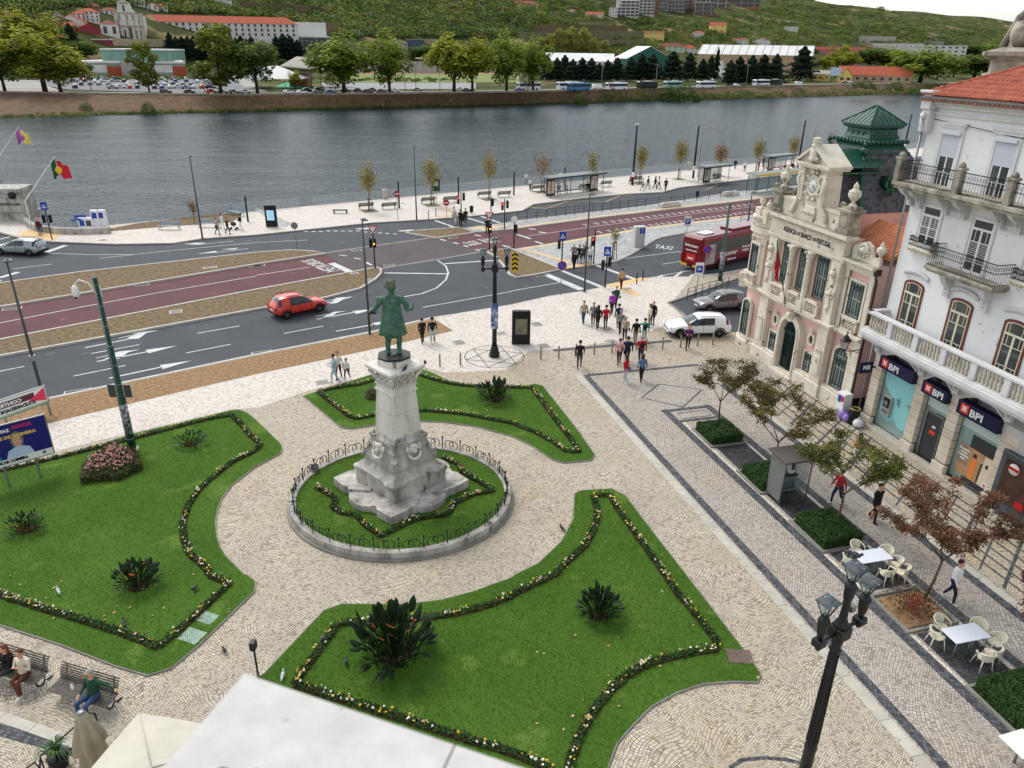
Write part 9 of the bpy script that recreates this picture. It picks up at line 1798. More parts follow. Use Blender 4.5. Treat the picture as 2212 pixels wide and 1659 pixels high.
text('Discover',.62,M['white'],t,TS(-2.2,1.35),width=2.6);text('Portugal\n& Spain',.34,M['white'],t,TS(.4,1.5));text('livingtours',.3,M['white'],t,TS(-1.6,.75));text('livingtours',.36,M['white'],t,TR2(0,2.35),width=1.5);text('PORTUGAL & SPAIN',.14,M['white'],t,TR2(0,1.9));bq(t,'rear_panel',(-6.13,-.55,.9,-6.11,.55,1.6),redc);bq(t,'number_plate',(-6.15,-.3,1.1,-6.12,.3,1.25),M['white']);bq(t,'poster',(-5.4,-1.275,.7,-4.2,-1.262,2.5),mat('coach_poster',l_(196,206,210),.4,l_(130,60,50),1.5))
for s in(-1,1):bq(t,'tail_light',(-6.13,s*1.0-.12,.8,-6.1,s*1.0+.12,1.5),tailr);bq(t,'chevron_strip',(-6.13,s*.75-.4,.4,-6.105,s*.75+.4,.62),yel)
bq(t,'roof_hatch',(-5,-.5,3.25,-3.6,.5,3.36),M['white'],.03)
bh=atan2(bd.y,bd.x)
for c,x,y,pt,l,sp in[(2,142,779,whc,'leftmost white coach on the far road',None),(2,480,775,whc,'white coach half hidden behind the blue coach',None),(2,575,785,cp('coach_blue',40,120,170,m=0),'bright blue coach on the far road',None),(2,900,780,whc,'white coach with red slanted stripes',redc),(2,1165,768,blk,'black coach on the far road',None),(2,1390,765,cp('coach_pale',150,190,196,m=0),'pale blue coach half hidden by the large bush',None),(2,1672,764,whc,'white coach right of the large bush',None),(2,2150,745,whc,'white coach with grey stripes at the right',grc),(2,2260,742,blk,'dark coach at the right end of the row',None)]:
 p=F(c,x,y);coach(l,(p.x,p.y,FZ+.05),bh,pt,12,3.4,stripe=sp)
protos={}
def fcar(c,x,y,col,label,rz=None):
 p=F(c,x,y);p.z=FZ+.06;rz=bh+rnd.choice((0,pi))if rz is None else rz;names=dict(w=whc,k=blk,s=silv,g=grc,b=blu,r=redc)
 if col not in protos:protos[col]=car(label,p,rz,names[col],rnd.choice(('hatch','estate')),4.3,1.78,1.0,0,'cars parked on the far bank')
 else:dup(protos[col],tuple(p),rz,label)
CN=dict(w='white',k='black',s='silver',g='grey',b='blue',r='red')
for i,(x,col)in enumerate([(285,'w'),(400,'w'),(448,'k'),(535,'g'),(545,'k'),(648,'b'),(775,'k'),(885,'k'),(962,'k'),(1010,'g'),(1088,'k'),(1200,'w'),(1395,'s'),(1762,'w'),(1822,'k')]):fcar(1,x,[812,812,795,808,790,810,797,797,807,790,806,797,788,785,795][i],col,CN[col]+' car at the far kerb, '+['by the dark plane tree','second from the dark plane tree','behind the second white one','beside the small brown tree','next to the grey one','alone before the canopy','left of the forked plane tree','right of the forked plane tree','third right of the forked tree','behind the third one','just left of the lone plane tree','right of the lone plane tree','alone before the track','left of the brightest plane tree','between the two bright plane trees'][i],bh)
fcar(2,65,790,'b','blue car in front of the leftmost white coach',bh);fcar(3,660,722,'k','black van like car before the orange roofed house',bh);fcar(3,720,722,'s','silver car by the orange roofed house',bh);fcar(2,1940,745,'w','white car left of the striped coach',bh)
for c_,x,y,l in((3,260,744,'white van on the far road beside the dark cypress'),(2,735,771,'white van between the blue and striped coaches')):
 p=F(c_,x,y);t=th_('van',l,'van',(p.x,p.y,FZ+.05),bh,'vans on the far road');bq(t,'body',(-2.6,-1,.3,2.2,1,2.3),whc,.2);bq(t,'bonnet',(2.0,-.95,.3,2.8,.95,1.2),whc,.15);bq(t,'windscreen',(2.0,-.8,1.3,2.22,.8,2.1),M['glass']);[link('wheel',wheel_t,t,(a_,s*.9,.33))for a_ in(-1.6,1.7)for s in(-1,1)]
for r_,(y,x0,x1,stp)in enumerate([(690,310,2020,100),(712,640,2060,88),(738,700,1960,80),(768,980,1900,70),(808,1240,2180,98)]):
 x=x0;k=0
 while x<x1:
  if rnd.random()<(.94 if r_<4 else.6)and not(420<x<620 and r_<2):col=rnd.choice('wwwkksggbr' if rnd.random()<.6 else 'wkksg');fcar(0,x+ru(-8,8),y+ru(-3,3),col,CN[col]+' car, '+ORD[min(16,(k:=k+1)-1)]+' counted along the '+['back','second','middle','fourth','kerbside'][r_]+' row of the far car park',bh+rnd.choice((0,1.57,1.5))*(r_<4)+ru(-.05,.05))
  x+=stp
fcar(0,650,765,'k','black car driving through the car park entrance',bh+1.6)
# people
def human(pose,arms,coat=0.0,fine=0,skirt=0):
 V3=Vector;C_=[];add=lambda a,ra,b,rb,r:C_.append((V3(a),ra,V3(b),rb,r))
 sit=pose.startswith('sit');pz=.52 if sit else.93;ty=-.06 if sit else 0
 P0_,CH_=V3((0,0,pz)),V3((0,ty,pz+.42));add((-.05,0,pz),.135,(.05,0,pz),.135,2);add(P0_+V3((0,0,.02)),.145,CH_,.155,1)
 for s in(-1,1):add(CH_+V3((s*.04,0,-.05)),.14,CH_+V3((s*.13,0,.04)),.075,1)
 hd=CH_+V3((0,.02,.30));add(CH_+V3((0,0,.05)),.07,hd-V3((0,0,.05)),.052,0);add(hd,.088,hd+V3((0,.012,.06)),.098,0);add(hd+V3((0,.06,-.03)),.045,hd+V3((0,.085,.0)),.03,0);add(hd+V3((0,.095,.03)),.014,hd+V3((0,.118,.01)),.016,0)
 for s in(-1,1):add(hd+V3((s*.088,0,.02)),.018,hd+V3((s*.094,0,.045)),.02,0)
 for s in(-1,1):
  h=V3((s*.09,0,pz))
  if sit:
   k=V3((s*.14,.44,pz+.04));an=V3((s*.15,.46,.09));
   if pose=='sitx' and s>0:k=V3((.02,.44,pz+.1));an=V3((-.22,.58,.22))
  elif pose=='walk':k=h+V3((0,s*.13+.04,-.44));an=k+V3((0,s*.10-.09,-.40 if s>0 else-.36))
  else:k=h+V3((s*.01,.02,-.44));an=k+V3((0,-.02,-.41))
  add(h,.095,k,.062,2);add(k,.06,an,.042,2);add(an+V3((0,-.02,-.035)),.045,an+V3((0,.14,-.05)),.036,3)
  sh=CH_+V3((s*.19,0,.045));m_=arms[0 if s<0 else 1]
  el,wr_=dict(down=((s*.06,-.03,-.28),(s*.02,.06,-.25)),swing=((s*.06,-.10,-.26),(0,-.05,-.25)),fore=((s*.05,.10,-.26),(0,.12,-.22)),phone=((s*.06,.06,-.27),(-s*.12,.22,.06)),out=((s*.22,-.06,-.08),(s*.26,.02,-.06)),lap=((s*.08,.04,-.26),(-s*.05,.24,-.06)),stat=((s*.10,-.02,-.27),(s*.06,.24,-.06)),eat=((s*.05,.10,-.25),(-s*.14,.14,.16)))[m_]
  el=sh+V3(el);wr=el+V3(wr_);add(sh,.062,el,.047,1);add(el,.046,wr,.034,1);d=(wr-el).normalized();hc=wr+d*.06;add(wr,.03,hc,.036,0)
  sd_=d.cross(V3((0,0,1)));sd_=sd_.normalized()if sd_.length>.1 else V3((1,0,0))
  for f in rg(4):o_=sd_*(.027-.018*f);add(hc+o_,.013,hc+o_+d*(.075,.088,.082,.062)[f]+V3((0,0,-.012)),.009,0)
  add(wr+sd_*.03+d*.02,.013,wr+sd_*.055+d*.075,.010,0)
 if coat:add(P0_+V3((0,0,.15)),.16,P0_+V3((0,-.01,-coat)),.19+coat*.08,1)
 if coat>.3:
  for s in(-1,1):add(P0_+V3((s*.06,-.02,.05)),.15,P0_+V3((s*.13,-.03,-coat)),.17,1)
 if skirt:add(P0_,.15,P0_+V3((0,0,-.42)),.19,2)
 mb=MB()
 for a,ra,b,rb,r in C_:
  d=b-a;q=d.to_track_quat('Z','Y')if d.length>1e-6 else Vc((0,0,1)).to_track_quat('Z','Y');mb.T=MTr(a)@q.to_matrix().to_4x4();L_=d.length;pr=[(max(.001,ra*cos(t)),ra*sin(t))for t in(-1.5,-1,-.5,0)]+[(max(.001,rb*cos(t)),L_+rb*sin(t))for t in(0,.5,1,1.5)];mb.lathe(pr,12)
 mb.T=None;me=mb.mesh('body',M['white']);o=bpy.data.objects.new('tmp',me);COL.objects.link(o);md=o.modifiers.new('r','REMESH');md.mode='VOXEL';md.voxel_size=.010 if fine else.02;sm=o.modifiers.new('s','SMOOTH');sm.iterations=3 if fine else 2;sm.factor=.5
 dg=bpy.context.evaluated_depsgraph_get();m2=bpy.data.meshes.new_from_object(o.evaluated_get(dg));bpy.data.objects.remove(o)
 n=len(m2.polygons);c=np.zeros(n*3,np.float32);m2.polygons.foreach_get('center',c);c=c.reshape(-1,3);best=np.full(n,1e9);reg=np.zeros(n,np.int32)
 for a,ra,b,rb,r in C_:
  A_1=np.array(a);D=np.array(b)-A_1;t=np.clip(((c-A_1)@D)/max(1e-9,D@D),0,1);dd=np.linalg.norm(c-(A_1+t[:,None]*D),axis=1)-(ra+(rb-ra)*t);k=dd<best;best[k]=dd[k];reg[k]=r
 m2.materials.clear()
 for _ in rg(4):m2.materials.append(M['white'])
 m2.polygons.foreach_set('material_index',reg);m2.polygons.foreach_set('use_smooth',np.ones(n,bool));m2.update();return m2,hd
HM={}
CLR=dict(black=(24,24,28),navy=(34,38,66),red=(176,34,44),purple=(150,60,170),plum=(96,40,96),green=(32,74,50),teal=(30,140,124),grey=(128,128,128),dgrey=(66,66,70),beige=(176,158,138),tan=(190,146,100),pink=(206,158,152),white=(226,224,220),jeans=(56,78,116),denim=(84,116,150),pale=(170,190,196),brown=(98,58,42),khaki=(130,124,104),blue=(60,110,160),olive=(60,74,40),cream=(216,206,184),wine=(90,26,36))
HR=dict(d=(34,26,24),b=(86,56,38),l=(176,146,100),g=(150,148,144),r=(110,60,44))
def cm(n):return mat('cloth_'+n,l_(*CLR[n]),.85,bump=.3,bscale=30)
skin2=mat('skin_tan',l_(176,128,102),.55)
def ps_(p,rz,pose,arms,top,legs,hair,label,extra='',sc_=1.0,shoes='black',coat=0.0,fine=0,skirt=0,group=None):
 k=(pose,arms,coat,fine,skirt)
 if k not in HM:HM[k]=human(*k)
 me,hd=HM[k];o=link('person',me,None,tuple(p),radians(rz));o.scale=(sc_*(1.08 if 'wide' not in extra else 1.22),sc_*1.06,sc_)
 bare='shorts' in extra
 for i,m_ in enumerate((skin,cm(top),cm(legs),cm(shoes))):o.material_slots[i].link='OBJECT';o.material_slots[i].material=m_
 tag(o,label,'person',group)
 mb=MB();h=hd+Vc((0,0,.05))
 if hair!='n':
  mb.ball((h.x,h.y-.018,h.z+.028),.112,10,sc_=(.98,1.0,.92))
  if 'long' in extra:mb.ball((h.x,h.y-.075,h.z-.10),.10,8,sc_=(1,.6,1.6))
  mb.B_('hair',mat('hair_'+hair,l_(*HR[hair]),.7),o)
 if 'cap' in extra:mb=MB();mb.ball((h.x,h.y-.005,h.z+.05),.115,10,sc_=(1,1.05,.7));mb.box(h.x-.07,h.y+.08,h.z+.03,h.x+.07,h.y+.17,h.z+.045);mb.B_('cap',cm('white' if 'wcap' in extra else 'black'),o)
 if 'pack' in extra:mb=MB();mb.ball((0,-.21,1.22),.15,8,sc_=(.95,.6,1.35));mb.B_('backpack',cm('black'),o)
 if 'bag' in extra:mb=MB();mb.ball((.27,-.02,.88),.12,8,sc_=(.5,1.1,1.1));mb.tube([(.26,-.02,.95),(.1,-.15,1.25),(-.12,-.05,1.45)],.012,4);mb.B_('shoulder_bag',cm('blue' if 'blue' in extra else 'black'),o)
 if bare:mb=MB();[mb.tube([(s*.095,.03,.47),(s*.10,.02,.28),(s*.10,0,.12)],[.064,.062,.05],8)for s in(-1,1)];mb.B_('bare_legs',skin2,o)
 if 'specs' in extra:
  mb=MB();[mb.tube([(s*.038+.028*cos(a),hd.y+.112,hd.z+.045+.022*sin(a))for a in[i*.7 for i in rg(10)]],.004,4)for s in(-1,1)];mb.B_('glasses',M['black'],o)
 if fine:
  for s in(-1,1):mb=MB();mb.ball((s*.036,hd.y+.098,hd.z+.045),.012,6);mb.B_('eye',M['black'],o)
  mb=MB();mb.ball((0,hd.y+.104,hd.z-.022),.02,6,sc_=(1.2,.4,.3));mb.B_('mouth',mat('lips',l_(160,80,76),.6),o)
 return o
D_2,SW,PH=('down','down'),('swing','fore'),('phone','phone')
for q in[(1,1,1440,1302,20,'walk',SW,'black','black','d','woman dressed all in black walking left of a man in a cap',''),(1,1,1528,1305,5,'walk',SW,'black','pale','d','man in black tee, pale shorts and cap by the mulch strip','cap shorts'),(1,1,685,1650,100,'walk',PH,'pale','pale','d','man in striped shirt looking at his phone by the monument','bag'),(1,1,718,1612,180,'walk',D_2,'white','brown','r','woman in white blouse and brown skirt behind the phone man',''),(1,1,790,1618,160,'walk',D_2,'white','navy','d','child in patterned shirt and dark jeans beside the woman','small'),(1,1,1712,252,180,'walk',SW,'white','khaki','d','adult in white crossing the river road',''),(1,1,1726,274,180,'walk',D_2,'pale','white','d','child in pale clothes crossing the river road','small'),(1,1,1765,276,190,'walk',SW,'black','black','d','person in black crossing next to the child',''),(1,1,1812,266,185,'walk',D_2,'black','dgrey','d','person in dark clothes with a bag last on the crossing','bag'),(1,1,1998,366,170,'stand',D_2,'black','black','b','man in black standing at the amber signal',''),(2,1,530,602,180,'stand',PH,'grey','dgrey','g','person in grey with a white cap waiting on the platform','cap wcap'),(2,1,535,674,10,'walk',SW,'black','black','d','person in black with a backpack leaving the platform','pack'),(2,1,578,613,180,'stand',D_2,'black','black','d','woman in black waiting on the platform','long'),(2,1,612,617,170,'stand',D_2,'dgrey','black','d','smaller person in dark grey between two waiting people',''),(2,1,632,603,175,'stand',D_2,'blue','navy','d','man in blue shirt waiting behind the lamp post',''),(2,1,672,627,185,'stand',PH,'white','jeans','d','person in white top and jeans beside the red signal',''),(2,1,942,838,10,'walk',D_2,'tan','wine','d','woman in tan jacket with a light blue bag at the tactile strip','bag blue'),(2,1,895,1000,10,'walk',SW,'green','black','l','blond person in dark green coat carrying a bag','bag'),(2,1,860,1053,5,'walk',SW,'purple','black','d','person in bright purple jacket','shade'),(2,1,615,1136,10,'walk',D_2,'beige','jeans','g','person in beige jacket and jeans, leftmost of the walking group','bag'),(2,1,698,1152,0,'walk',D_2,'grey','dgrey','g','grey haired person in a grey top with a large dark bag','bag'),(2,1,738,1182,5,'walk',SW,'black','black','d','woman in black with long dark hair in the group','long'),(2,1,805,1178,0,'walk',D_2,'red','dgrey','d','person in red hooded jacket in the middle of the group',''),(2,1,915,1166,0,'walk',SW,'navy','khaki','d','person in navy coat behind the purple jacket',''),(2,1,932,1226,5,'walk',D_2,'grey','black','g','grey haired woman in light grey jacket','bag'),(2,1,970,1286,-5,'walk',SW,'beige','navy','g','person in puffy beige jacket and navy trousers','bag'),(2,1,1062,1306,0,'walk',D_2,'black','khaki','d','woman in black top and wide grey trousers','bag'),(2,1,1137,1300,-5,'walk',('out','down'),'teal','pale','d','person in teal top with a dark backpack','pack'),(2,1,1183,1166,90,'stand',D_2,'cream','khaki','b','woman in cream top and patterned trousers talking','bag long'),(2,1,1212,1148,130,'stand',D_2,'black','black','n','bald man in black talking to the woman in cream',''),(2,1,580,1518,-5,'walk',SW,'black','dgrey','d','man in black jumper and grey trousers left of the group',''),(2,1,922,1488,0,'walk',D_2,'pink','black','r','woman in pink top and black trousers with a brown bag','bag'),(2,1,990,1472,0,'walk',D_2,'navy','navy','d','broad man in dark navy jacket','wide'),(2,1,1108,1466,0,'walk',D_2,'red','navy','g','person in red top with a black backpack','pack wide'),(2,1,975,1648,40,'walk',SW,'red','pale','d','woman in red with a striped bag and pale jeans','bag blue long'),(2,1,1115,1632,5,'walk',D_2,'denim','black','b','woman in denim jacket with long hair','long'),(2,1,1515,1360,170,'walk',PH,'plum','black','b','woman in plum top reading her phone by the white car','long'),(0,1,350,374,175,'stand',D_2,'wine','jeans','l','blond person in dark jacket on the yellow paving','long'),(0,1,362,356,180,'stand',D_2,'pale','navy','d','person in pale top behind the blond one',''),(0,1,1882,367,-80,'walk',D_2,'pink','black','r','short haired woman in pink top walking with a bag','bag'),(0,1,1927,322,-90,'walk',D_2,'white','white','d','woman in white leaning over the pushchair','long'),(0,1,1972,362,-80,'walk',D_2,'olive','black','b','person in green jacket beside the pushchair',''),(0,1,2085,332,80,'walk',PH,'black','white','d','person in black top and white trousers pushing the pushchair',''),(2,0,120,1596,180,'stand',D_2,'white','black','b','person in white jacket at the railing by the long shelter',''),(2,0,157,1648,10,'walk',D_2,'white','black','g','white haired person with a bag left of the long shelter','bag'),(2,0,1125,1650,-80,'walk',SW,'cream','khaki','d','person with an orange backpack right of the long shelter','pack'),(2,0,1172,1635,-85,'walk',SW,'dgrey','grey','d','man in dark top and grey trousers in the riverside group',''),(2,0,1235,1631,-90,'walk',SW,'black','black','d','woman in black mid stride in the riverside group','long'),(2,0,1266,1633,-90,'walk',('out','fore'),'white','black','d','woman in white top and black trousers in the riverside group','long'),(2,0,1325,1648,180,'walk',D_2,'black','black','d','person in black last in the riverside group',''),(2,0,1925,1463,170,'stand',D_2,'black','navy','d','person in dark clothes standing at the railing beyond the second shelter',''),(2,0,2008,1482,180,'stand',D_2,'white','black','g','person in white by the dark sign pole beyond the second shelter',''),(2,0,2165,1441,-90,'stand',D_2,'black','dgrey','d','person in black behind the staked tree',''),(2,0,2128,1472,90,'stand',D_2,'brown','black','d','person in brown beside the staked tree',''),(3,2,742,705,30,'walk',PH,'tan','white','d','woman with long black hair on the gridded paving','long'),(3,2,585,1035,100,'walk',SW,'red','navy','d','person in red half hidden behind the greenish tree',''),(3,2,903,1180,-160,'walk',SW,'black','black','d','man in black top and white shorts beside the phone booth','wshorts'),(3,3,1565,215,-150,'walk',SW,'white','navy','d','man in white tee and navy trousers under the rusty tree','')]:
 c,r,x,y,rz,ps,ar,tp,lg,hr,lb,ex=q;p=P(c,r,x,y);s=1.03 if hr in 'n' or 'man ' in lb[:4]else.985
 if 'small' in ex:s=.76
 if r==1 and y<700 and(c==1 or(c==2 and y<680)):p.z=0 if not(c==1 and y<280)else RZ
 ps_(p,rz,ps,ar,tp,lg,hr,lb,ex,s,'white' if lg in('pale','navy')else 'black')
for c,r,x,y,rz,tp,hr,lb in[(2,0,405,1672,180,'black','d','person seated reading in the long shelter'),(2,0,462,1668,190,'grey','d','second person seated in the long shelter'),(2,0,655,1655,180,'black','d','person seated at the right of the long shelter'),(2,0,1032,1590,150,'red','d','person in red seated by the gull pole'),(2,0,1070,1578,180,'beige','b','person in beige seated by the gull pole'),(2,0,1748,1562,180,'black','d','person seated in the second shelter, left'),(2,0,1782,1562,170,'dgrey','d','person seated in the second shelter, right'),(3,0,110,1492,180,'pink','b','person in pink seated in the farthest shelter'),(3,0,150,1488,180,'black','d','person in black seated in the farthest shelter'),(3,0,215,1470,200,'navy','d','person in navy seated right of the farthest shelter')]:
 p=P(c,r,x,y);p.y+=.35;ps_(p,rz,'sit',('lap','lap'),tp,'black',hr,lb,'')
p=P(0,1,2018,325);t=th_('pushchair','dark pushchair on the riverside pavement','pushchair',tuple(p),radians(90));mb=MB();mb.ball((0,-.05,.62),.28,8,sc_=(.8,1.2,.9));mb.B_('seat',cm('dgrey'),t);mb=MB();[mb.tube([(s*.22,-.35,.12),(s*.2,.05,.6),(s*.2,.5,1.02)],.015,4)or mb.tube([(s*.22,.3,.12),(s*.2,-.05,.6)],.015,4)for s in(-1,1)];mb.tube([(-.2,.5,1.02),(.2,.5,1.02)],.02,5);mb.B_('frame',M['black'],t)
for x_ in(-.24,.24):
 for y_ in(-.35,.3):w_=link('wheel',wheel_t,t,(x_,y_,.12));w_.scale=(.34,.34,.34);w_.rotation_euler=(0,0,1.57)
# statue
k=('stand',('stat','stat'),.30,1,0);me,hd=human(*k);me=me.copy();me.materials.clear();me.materials.append(M['bronze']);me.polygons.foreach_set('material_index',[0]*len(me.polygons))
st_=th_('bronze_statue','green bronze statue of a man in a long coat on top of the monument','statue',(MC.x,MC.y,6.75),.12);mb=MB();mb.lathe([(.70,-.09),(.72,-.07),(.72,0),(.66,.01)],8,a0=pi/8,smooth=0);mb.B_('plinth',mat('bronze_dark',l_(58,66,62),.5,l_(34,40,38),4,metal=.3),st_)
o=link('figure',me,st_,(0,0,0.01));o.scale=(2.3,2.1,1.74)
for v in me.vertices:v.co.x+=.012*sin(v.co.z*21+v.co.y*9)*(v.co.z>.3);v.co.y+=.010*sin(v.co.x*46)*(.3<v.co.z<1.1)
hz=(hd+Vc((0,0,.05)))*1.74;mb=MB();mb.ball((hz.x,hz.y-.03,hz.z+.05),.2,12,jit=.08)
for i in rg(16):a=i*.8;mb.ball((hz.x+.17*cos(a),hz.y-.03+.17*sin(a)*.9,hz.z+.02+.09*(i%3)),.065,6,jit=.15)
mb.B_('hair',mat('bronze_pale',l_(120,128,104),.6,l_(70,84,70),9),st_);mb=MB();mb.tube([(-.26,-.02,2.46),(-.12,-.14,2.56),(.12,-.14,2.56),(.26,-.02,2.46)],[.07,.1,.1,.07],8);mb.tube([(-.2,.1,2.44),(-.1,.16,2.2),(-.08,.2,1.9)],.05,6);mb.tube([(.2,.1,2.44),(.1,.16,2.2),(.08,.2,1.9)],.05,6);mb.B_('collar',M['bronze'],st_)
mb=MB();vs=[];n=40;pr=[(.34,.22,2.35),(.38,.25,2.0),(.42,.28,1.7),(.50,.34,1.3),(.56,.38,1.0),(.58,.40,.93),(.54,.38,.93)]
for a,b,z in pr:
 for i in rg(n):q=2*pi*i/n;k_=1+.07*sin(q*9+1)*max(0,(1.9-z));vs.append((a*k_*cos(q),b*k_*sin(q)-.02,z))
mb.add(vs,[(k*n+i,(k+1)*n+i,(k+1)*n+(i+1)%n,k*n+(i+1)%n)for k in rg(len(pr)-1)for i in rg(n)],0,1);mb.B_('coat_skirt',M['bronze'],st_);mb=MB();mb.tube([(.80,.48,1.74),(.90,.5,2.1)],[.035,.02],6);mb.B_('scroll',M['bronze'],st_);mb=MB();mb.box(-1.0,.35,1.66,-.66,.6,1.74,0,.02);mb.B_('book',M['black'],st_)
# pigeons and leaves
def pigeon(p,rz,s=1.0,pale=0):
 mb=MB();mb.ball((0,0,.13),.085,8,sc_=(.8,1.5,.85));mb.ball((0,.13,.21),.04,6);mb.tube([(0,.09,.16),(0,.13,.2)],.035,5);mb.tube([(0,-.1,.13),(0,-.26,.10)],[.05,.03],5);mb.tube([(0,.16,.21),(0,.19,.2)],[.012,.004],4);mb.tube([(.03,0,.08),(.03,0,0)],.008,4);mb.tube([(-.03,0,.08),(-.03,0,0)],.008,4);o=mb.B_('pigeon',mat('pigeon_pale',l_(196,200,206),.7)if pale else mat('pigeon_grey',l_(70,74,84),.7,l_(40,42,50),20));o.location=p;o.rotation_euler=(0,0,rz);o.scale=(s,s,s);return o
for c,r,x,y,z,pl,l in[(0,3,508,145,LZ,1,'pale pigeon on the left lawn above the pansy border'),(0,3,1680,130,LZ,0,'dark pigeon on the left lawn near its right corner'),(0,3,1075,420,LZ,0,'grey pigeon on the left lawn by the lower border'),(0,3,1945,665,0,0,'pigeon walking on the paving by the path light'),(1,3,235,875,LZ,1,'white pigeon on the foreground lawn corner'),(1,3,780,765,LZ,0,'grey pigeon left of the largest plant'),(1,3,575,570,LZ,0,'dark pigeon at the pansy border left of the largest plant'),(2,2,430,1262,0,0,'dark pigeon on the paving right of the monument'),(1,1,1290,1545,6.3,0,'pigeon on the front edge of the monument cornice'),(1,1,1462,1495,6.33,0,'pigeon on the right corner of the monument cornice'),(1,1,1205,1440,6.77,0,'pigeon at the feet of the statue'),(3,2,745,1515,7.9,0,'pigeon standing on the nearest lantern')]:
 tag(pigeon(P(c,r,x,y,z),ru(0,6),1.0 if r!=3 else.95,bool(pl)),l,'pigeon','pigeons on the square')
q=[S(ru(0,24),ru(-9,2))for _ in rg(45)]+[P(0,3,ru(0,2200),ru(0,400))for _ in rg(20)]+[P(2,3,ru(0,1500),ru(0,1500))for _ in rg(14)]
o=link('fallen_leaves',lm_('fallen_leaves',np.array([(p.x,p.y,LZ+.035)for p in q]),.10,[mat('dead_leaf',l_(168,120,80),.8,l_(206,176,140),tintattr=1)],up=4,asp=.8));tag(o,'scattered dry leaves on lawns and paving','leaves',kind='stuff')
# lower left: benches, parasols, railing; stone ledge
def gbench(c0,a,label):
 t=th_('park_bench',label,'bench',(c0.x,c0.y,0),a,'curved slatted benches at the lower left');L_=2.2;sm_=mat('bench_slat',l_(112,106,98),.7,l_(70,66,60),9)
 me_=MB().box(-L_/2,-.02,-.012,L_/2,.02,.012).mesh('slat',sm_)
 for k in rg(18):
  if k<10:y,z,an=-.26+k*.055,.45-.035*sin(k/9*3.14),0
  else:u_=(k-10)/7;y,z,an=.27+.14*u_*u_+.04*u_,.47+.44*u_,1.3
  o=link('slat',me_,t,(0,y,z));o.rotation_euler=(an,0,0)
 for s in(-1,1):
  mb=MB();x=s*(L_/2-.2);mb.tube([(x,-.28,.42),(x,0,.38),(x,.24,.42),(x,.34,.6),(x,.44,.92)],.022,5);mb.tube([(x+.0,.1+.16*cos(q_),.19+.17*sin(q_))for q_ in[i*.6 for i in rg(11)]],[.03]*11,6);mb.tube([(x,.3,.05),(x,.5,.02)],.03,5);mb.B_('leg',M['iron'],t)
 return t
A1,B1_=P(0,3,400,985,.45),P(0,3,905,1140,.45);d=(B1_-A1).normalized();ba_=atan2(d.y,d.x);nb=Vc((-d.y,d.x,0));c1=(A1+B1_)/2+nb*.27;gbench(c1,ba_,'slatted bench with a man in dark green seated at its right end')
B2_=P(0,3,300,945,.45);c2=B2_-d*1.15+nb*.27;gbench(c2,ba_,'slatted bench at the left edge with two people eating')
hd_=degrees(ba_)+180
q=c1+d*.45;ps_((q.x,q.y,-.03),hd_,'sit',('out','lap'),'green','jeans','g','man in dark green tee and glasses lounging on the bench','specs',1.04,'dgrey',fine=1)
mb=MB();mb.lathe([(.04,0),(.045,.14),(.02,.17),(.02,.2)],10);o=mb.B_('water_bottle',M['white']);o.location=q-nb*.42-d*.2+Vc((0,0,.62));tag(o,'small white bottle in the hand of the man on the bench','bottle')
q=c2+d*.45;ps_((q.x,q.y,-.03),hd_+10,'sitx',('eat','eat'),'cream','brown','b','person in cream jacket and brown trousers eating on the left bench','',1.0,'white',fine=1)
q=c2-d*.2;ps_((q.x,q.y,-.03),hd_-15,'sit',('eat','eat'),'black','dgrey','r','person in black with auburn hair at the left edge of the bench','long',1.0,'white',fine=1)
beige=mat('canvas_beige',l_(204,199,184),.85,l_(188,183,168),1.2,bump=.3,bscale=6);ap=P(0,3,1310,1655,3.05);kc=P(0,3,1200,1182,2.38);hd2=hypot(kc.x-ap.x,kc.y-ap.y)/sqrt(2);t=th_('parasol','open square beige parasol below the stone ledge','parasol',(ap.x,ap.y,0),atan2(kc.y-ap.y,kc.x-ap.x)-pi/4);mb=MB();K_=[(-hd2,-hd2),(hd2,-hd2),(hd2,hd2),(-hd2,hd2)];n=6;vs=[(0,0,3.05)]
for i in rg(4):
 for k in rg(n):u_=k/n;a,b=K_[i],K_[(i+1)%4];vs.append((a[0]+(b[0]-a[0])*u_,a[1]+(b[1]-a[1])*u_,2.38+.07*sin(u_*pi)))
mid=[(x*.55,y*.55,3.05-(3.05-z)*.50)for x,y,z in vs[1:]];N4=24;mb.add(vs+mid,[(0,25+(i+1)%N4,25+i)[::-1]for i in rg(N4)]+[(25+i,25+(i+1)%N4,1+(i+1)%N4,1+i)[::-1]for i in rg(N4)],0,1);mb.B_('canopy',beige,t);mb=MB();[mb.tube([(x*.0,y*.0,3.06),(x*.55,y*.55,2.73),(x,y,2.39)],.018,5)for x,y in K_];mb.B_('seam',beige,t);tq(t,'pole',[(0,0,0),(0,0,3.0)],.03,M['iron'])
p=P(0,3,700,1185,2.9);t=th_('parasol','closed beige parasol with its cloth hanging in folds','parasol',(p.x,p.y,0));mb=MB();prof=[(.09,2.9),(.12,2.85),(.2,2.5),(.3,2.1),(.36,1.7),(.27,1.62),(.33,1.2),(.28,.95)];vs=[];n=32
for r_,z in prof:
 for i in rg(n):a=2*pi*i/n;k_=1+(.28*sin(a*6+z*1.5))*(z<2.8);vs.append((r_*k_*cos(a),r_*k_*sin(a),z+.06*sin(a*3)*(z<2)))
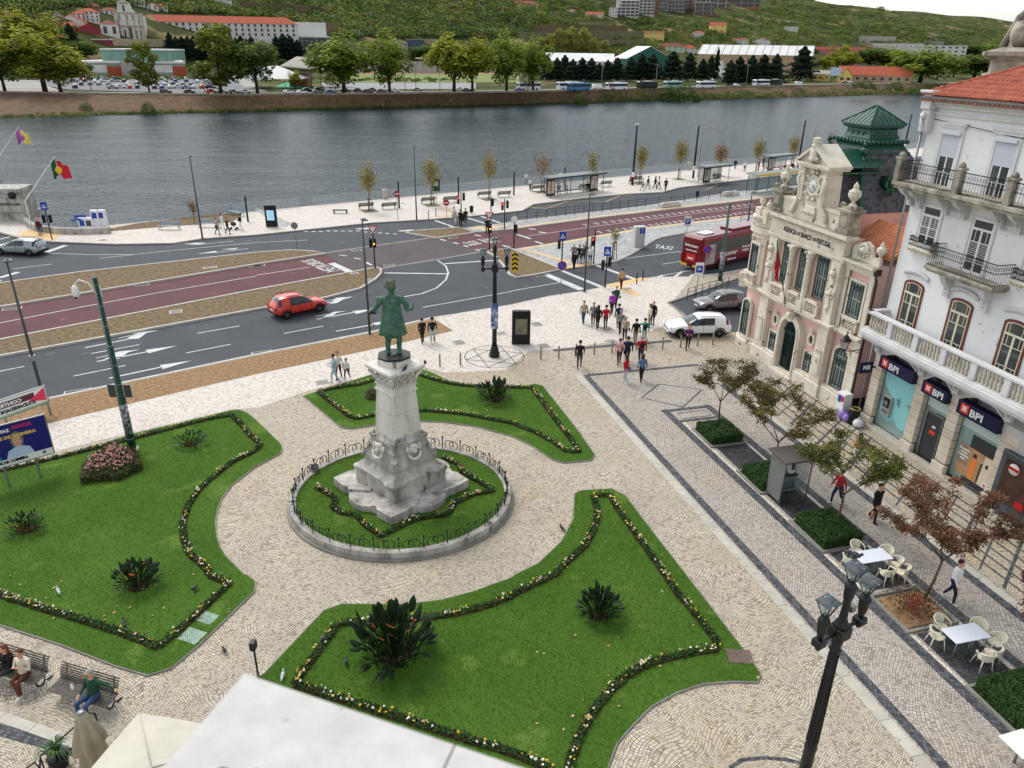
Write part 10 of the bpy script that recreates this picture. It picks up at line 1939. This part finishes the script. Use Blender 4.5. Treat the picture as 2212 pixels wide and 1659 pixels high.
mb.add(vs,[(k*n+i,(k+1)*n+i,(k+1)*n+(i+1)%n,k*n+(i+1)%n)for k in rg(len(prof)-1)for i in rg(n)],0,1);mb.add(vs[:n],[tuple(rg(n))]);mb.B_('cloth',mat('canvas_khaki',l_(172,164,138),.85,l_(150,142,118),2),t);tq(t,'pole',[(0,0,0),(0,0,2.9)],.03,M['iron']);mb=MB();mb.lathe([(.1,2.9),(.09,2.95),(.02,2.96)],12);mb.B_('cap',M['steel'],t)
t=th_('terrace_railing','black tubular railing beside the closed parasol','railing');mb=MB();L_=[P(0,3,x,y,1.0)for x,y in((820,1190),(780,1185),(650,1300),(345,1560),(345,1659))];mb.tube(L_,.025,6);mb.tube([P(0,3,x,y,.5)for x,y in((700,1420),(480,1600),(400,1680))],.018,5);mb.B_('rail',M['black'],t);[tq(t,'post',[p,Vc((p.x,p.y,0))],.022,M['black'])for p in(L_[0],L_[2],L_[3])];tq(t,'rail',[P(0,3,x,y,.9)for x,y in((340,1659),(300,1610),(230,1659),(150,1720))],.025,M['black'])
p=P(0,3,520,1640);t=th_('potted_plant','spiky green plant in a dark pot by the railing','plant',tuple(p));mb=MB();mb.lathe([(.22,0),(.28,.4),(.25,.42)],12);mb.B_('pot',M['black'],t);mb=MB()
for i in rg(34):a=i*2.4;e=.25+.5*(i%7)/7;mb.tube([(0,0,.42),(cos(a)*e*.5,sin(a)*e*.5,.42+.5-e*.2),(cos(a)*e,sin(a)*e,.42+.62-e*.75)],[.025,.02,.004],4)
mb.B_('leaves',mat('spiky_leaf',l_(60,96,50),.5,l_(96,130,66),6),t)
LT=17.3;e0,e1,e2=R(528,1455,LT),R(350,1659,LT),R(1130,1659,LT);dl=(e1-e0).normalized();dr=(e2-e0).normalized();t=th_('stone_ledge','blurred white stone parapet ledge along the bottom edge','ledge',(e0.x,e0.y,LT));lm=mat('ledge_stone',l_(208,206,201),.7,l_(186,183,180),14,detail=6,speck=(l_(150,150,150),26,.68));jd=(R(990,1595,LT)-e0).length
def lprism(a,b,name):mb=MB();q=[dr*a,dr*b,dr*b+dl*1.2,dr*a+dl*1.2];mb.prism([(v.x,v.y)for v in q],-.10,0);mb.prism([(v.x+.0,v.y-.02)for v in[dr*(a+.02),dr*b,dr*b+dl*1.2,dr*(a+.02)+dl*1.2]],-1.2,-.10);return mb.B_(name,lm,t)
lprism(0,jd-.002,'coping_stone');lprism(jd+.002,1.6,'coping_stone');
for u_,v_,l in((484,1700,'dark iron spike, blurred, at the left of the ledge'),(556,1704,'dark iron spike, blurred, second on the ledge')):p=R(u_,v_,LT+.03);mb=MB();mb.tube([(0,0,-.03),(0,0,.02)],.012,8);mb.ball((0,0,.025),.016,8);o=mb.B_('iron_spike',M['black']);o.location=p;tag(o,l,'iron spike','iron spikes on the ledge')
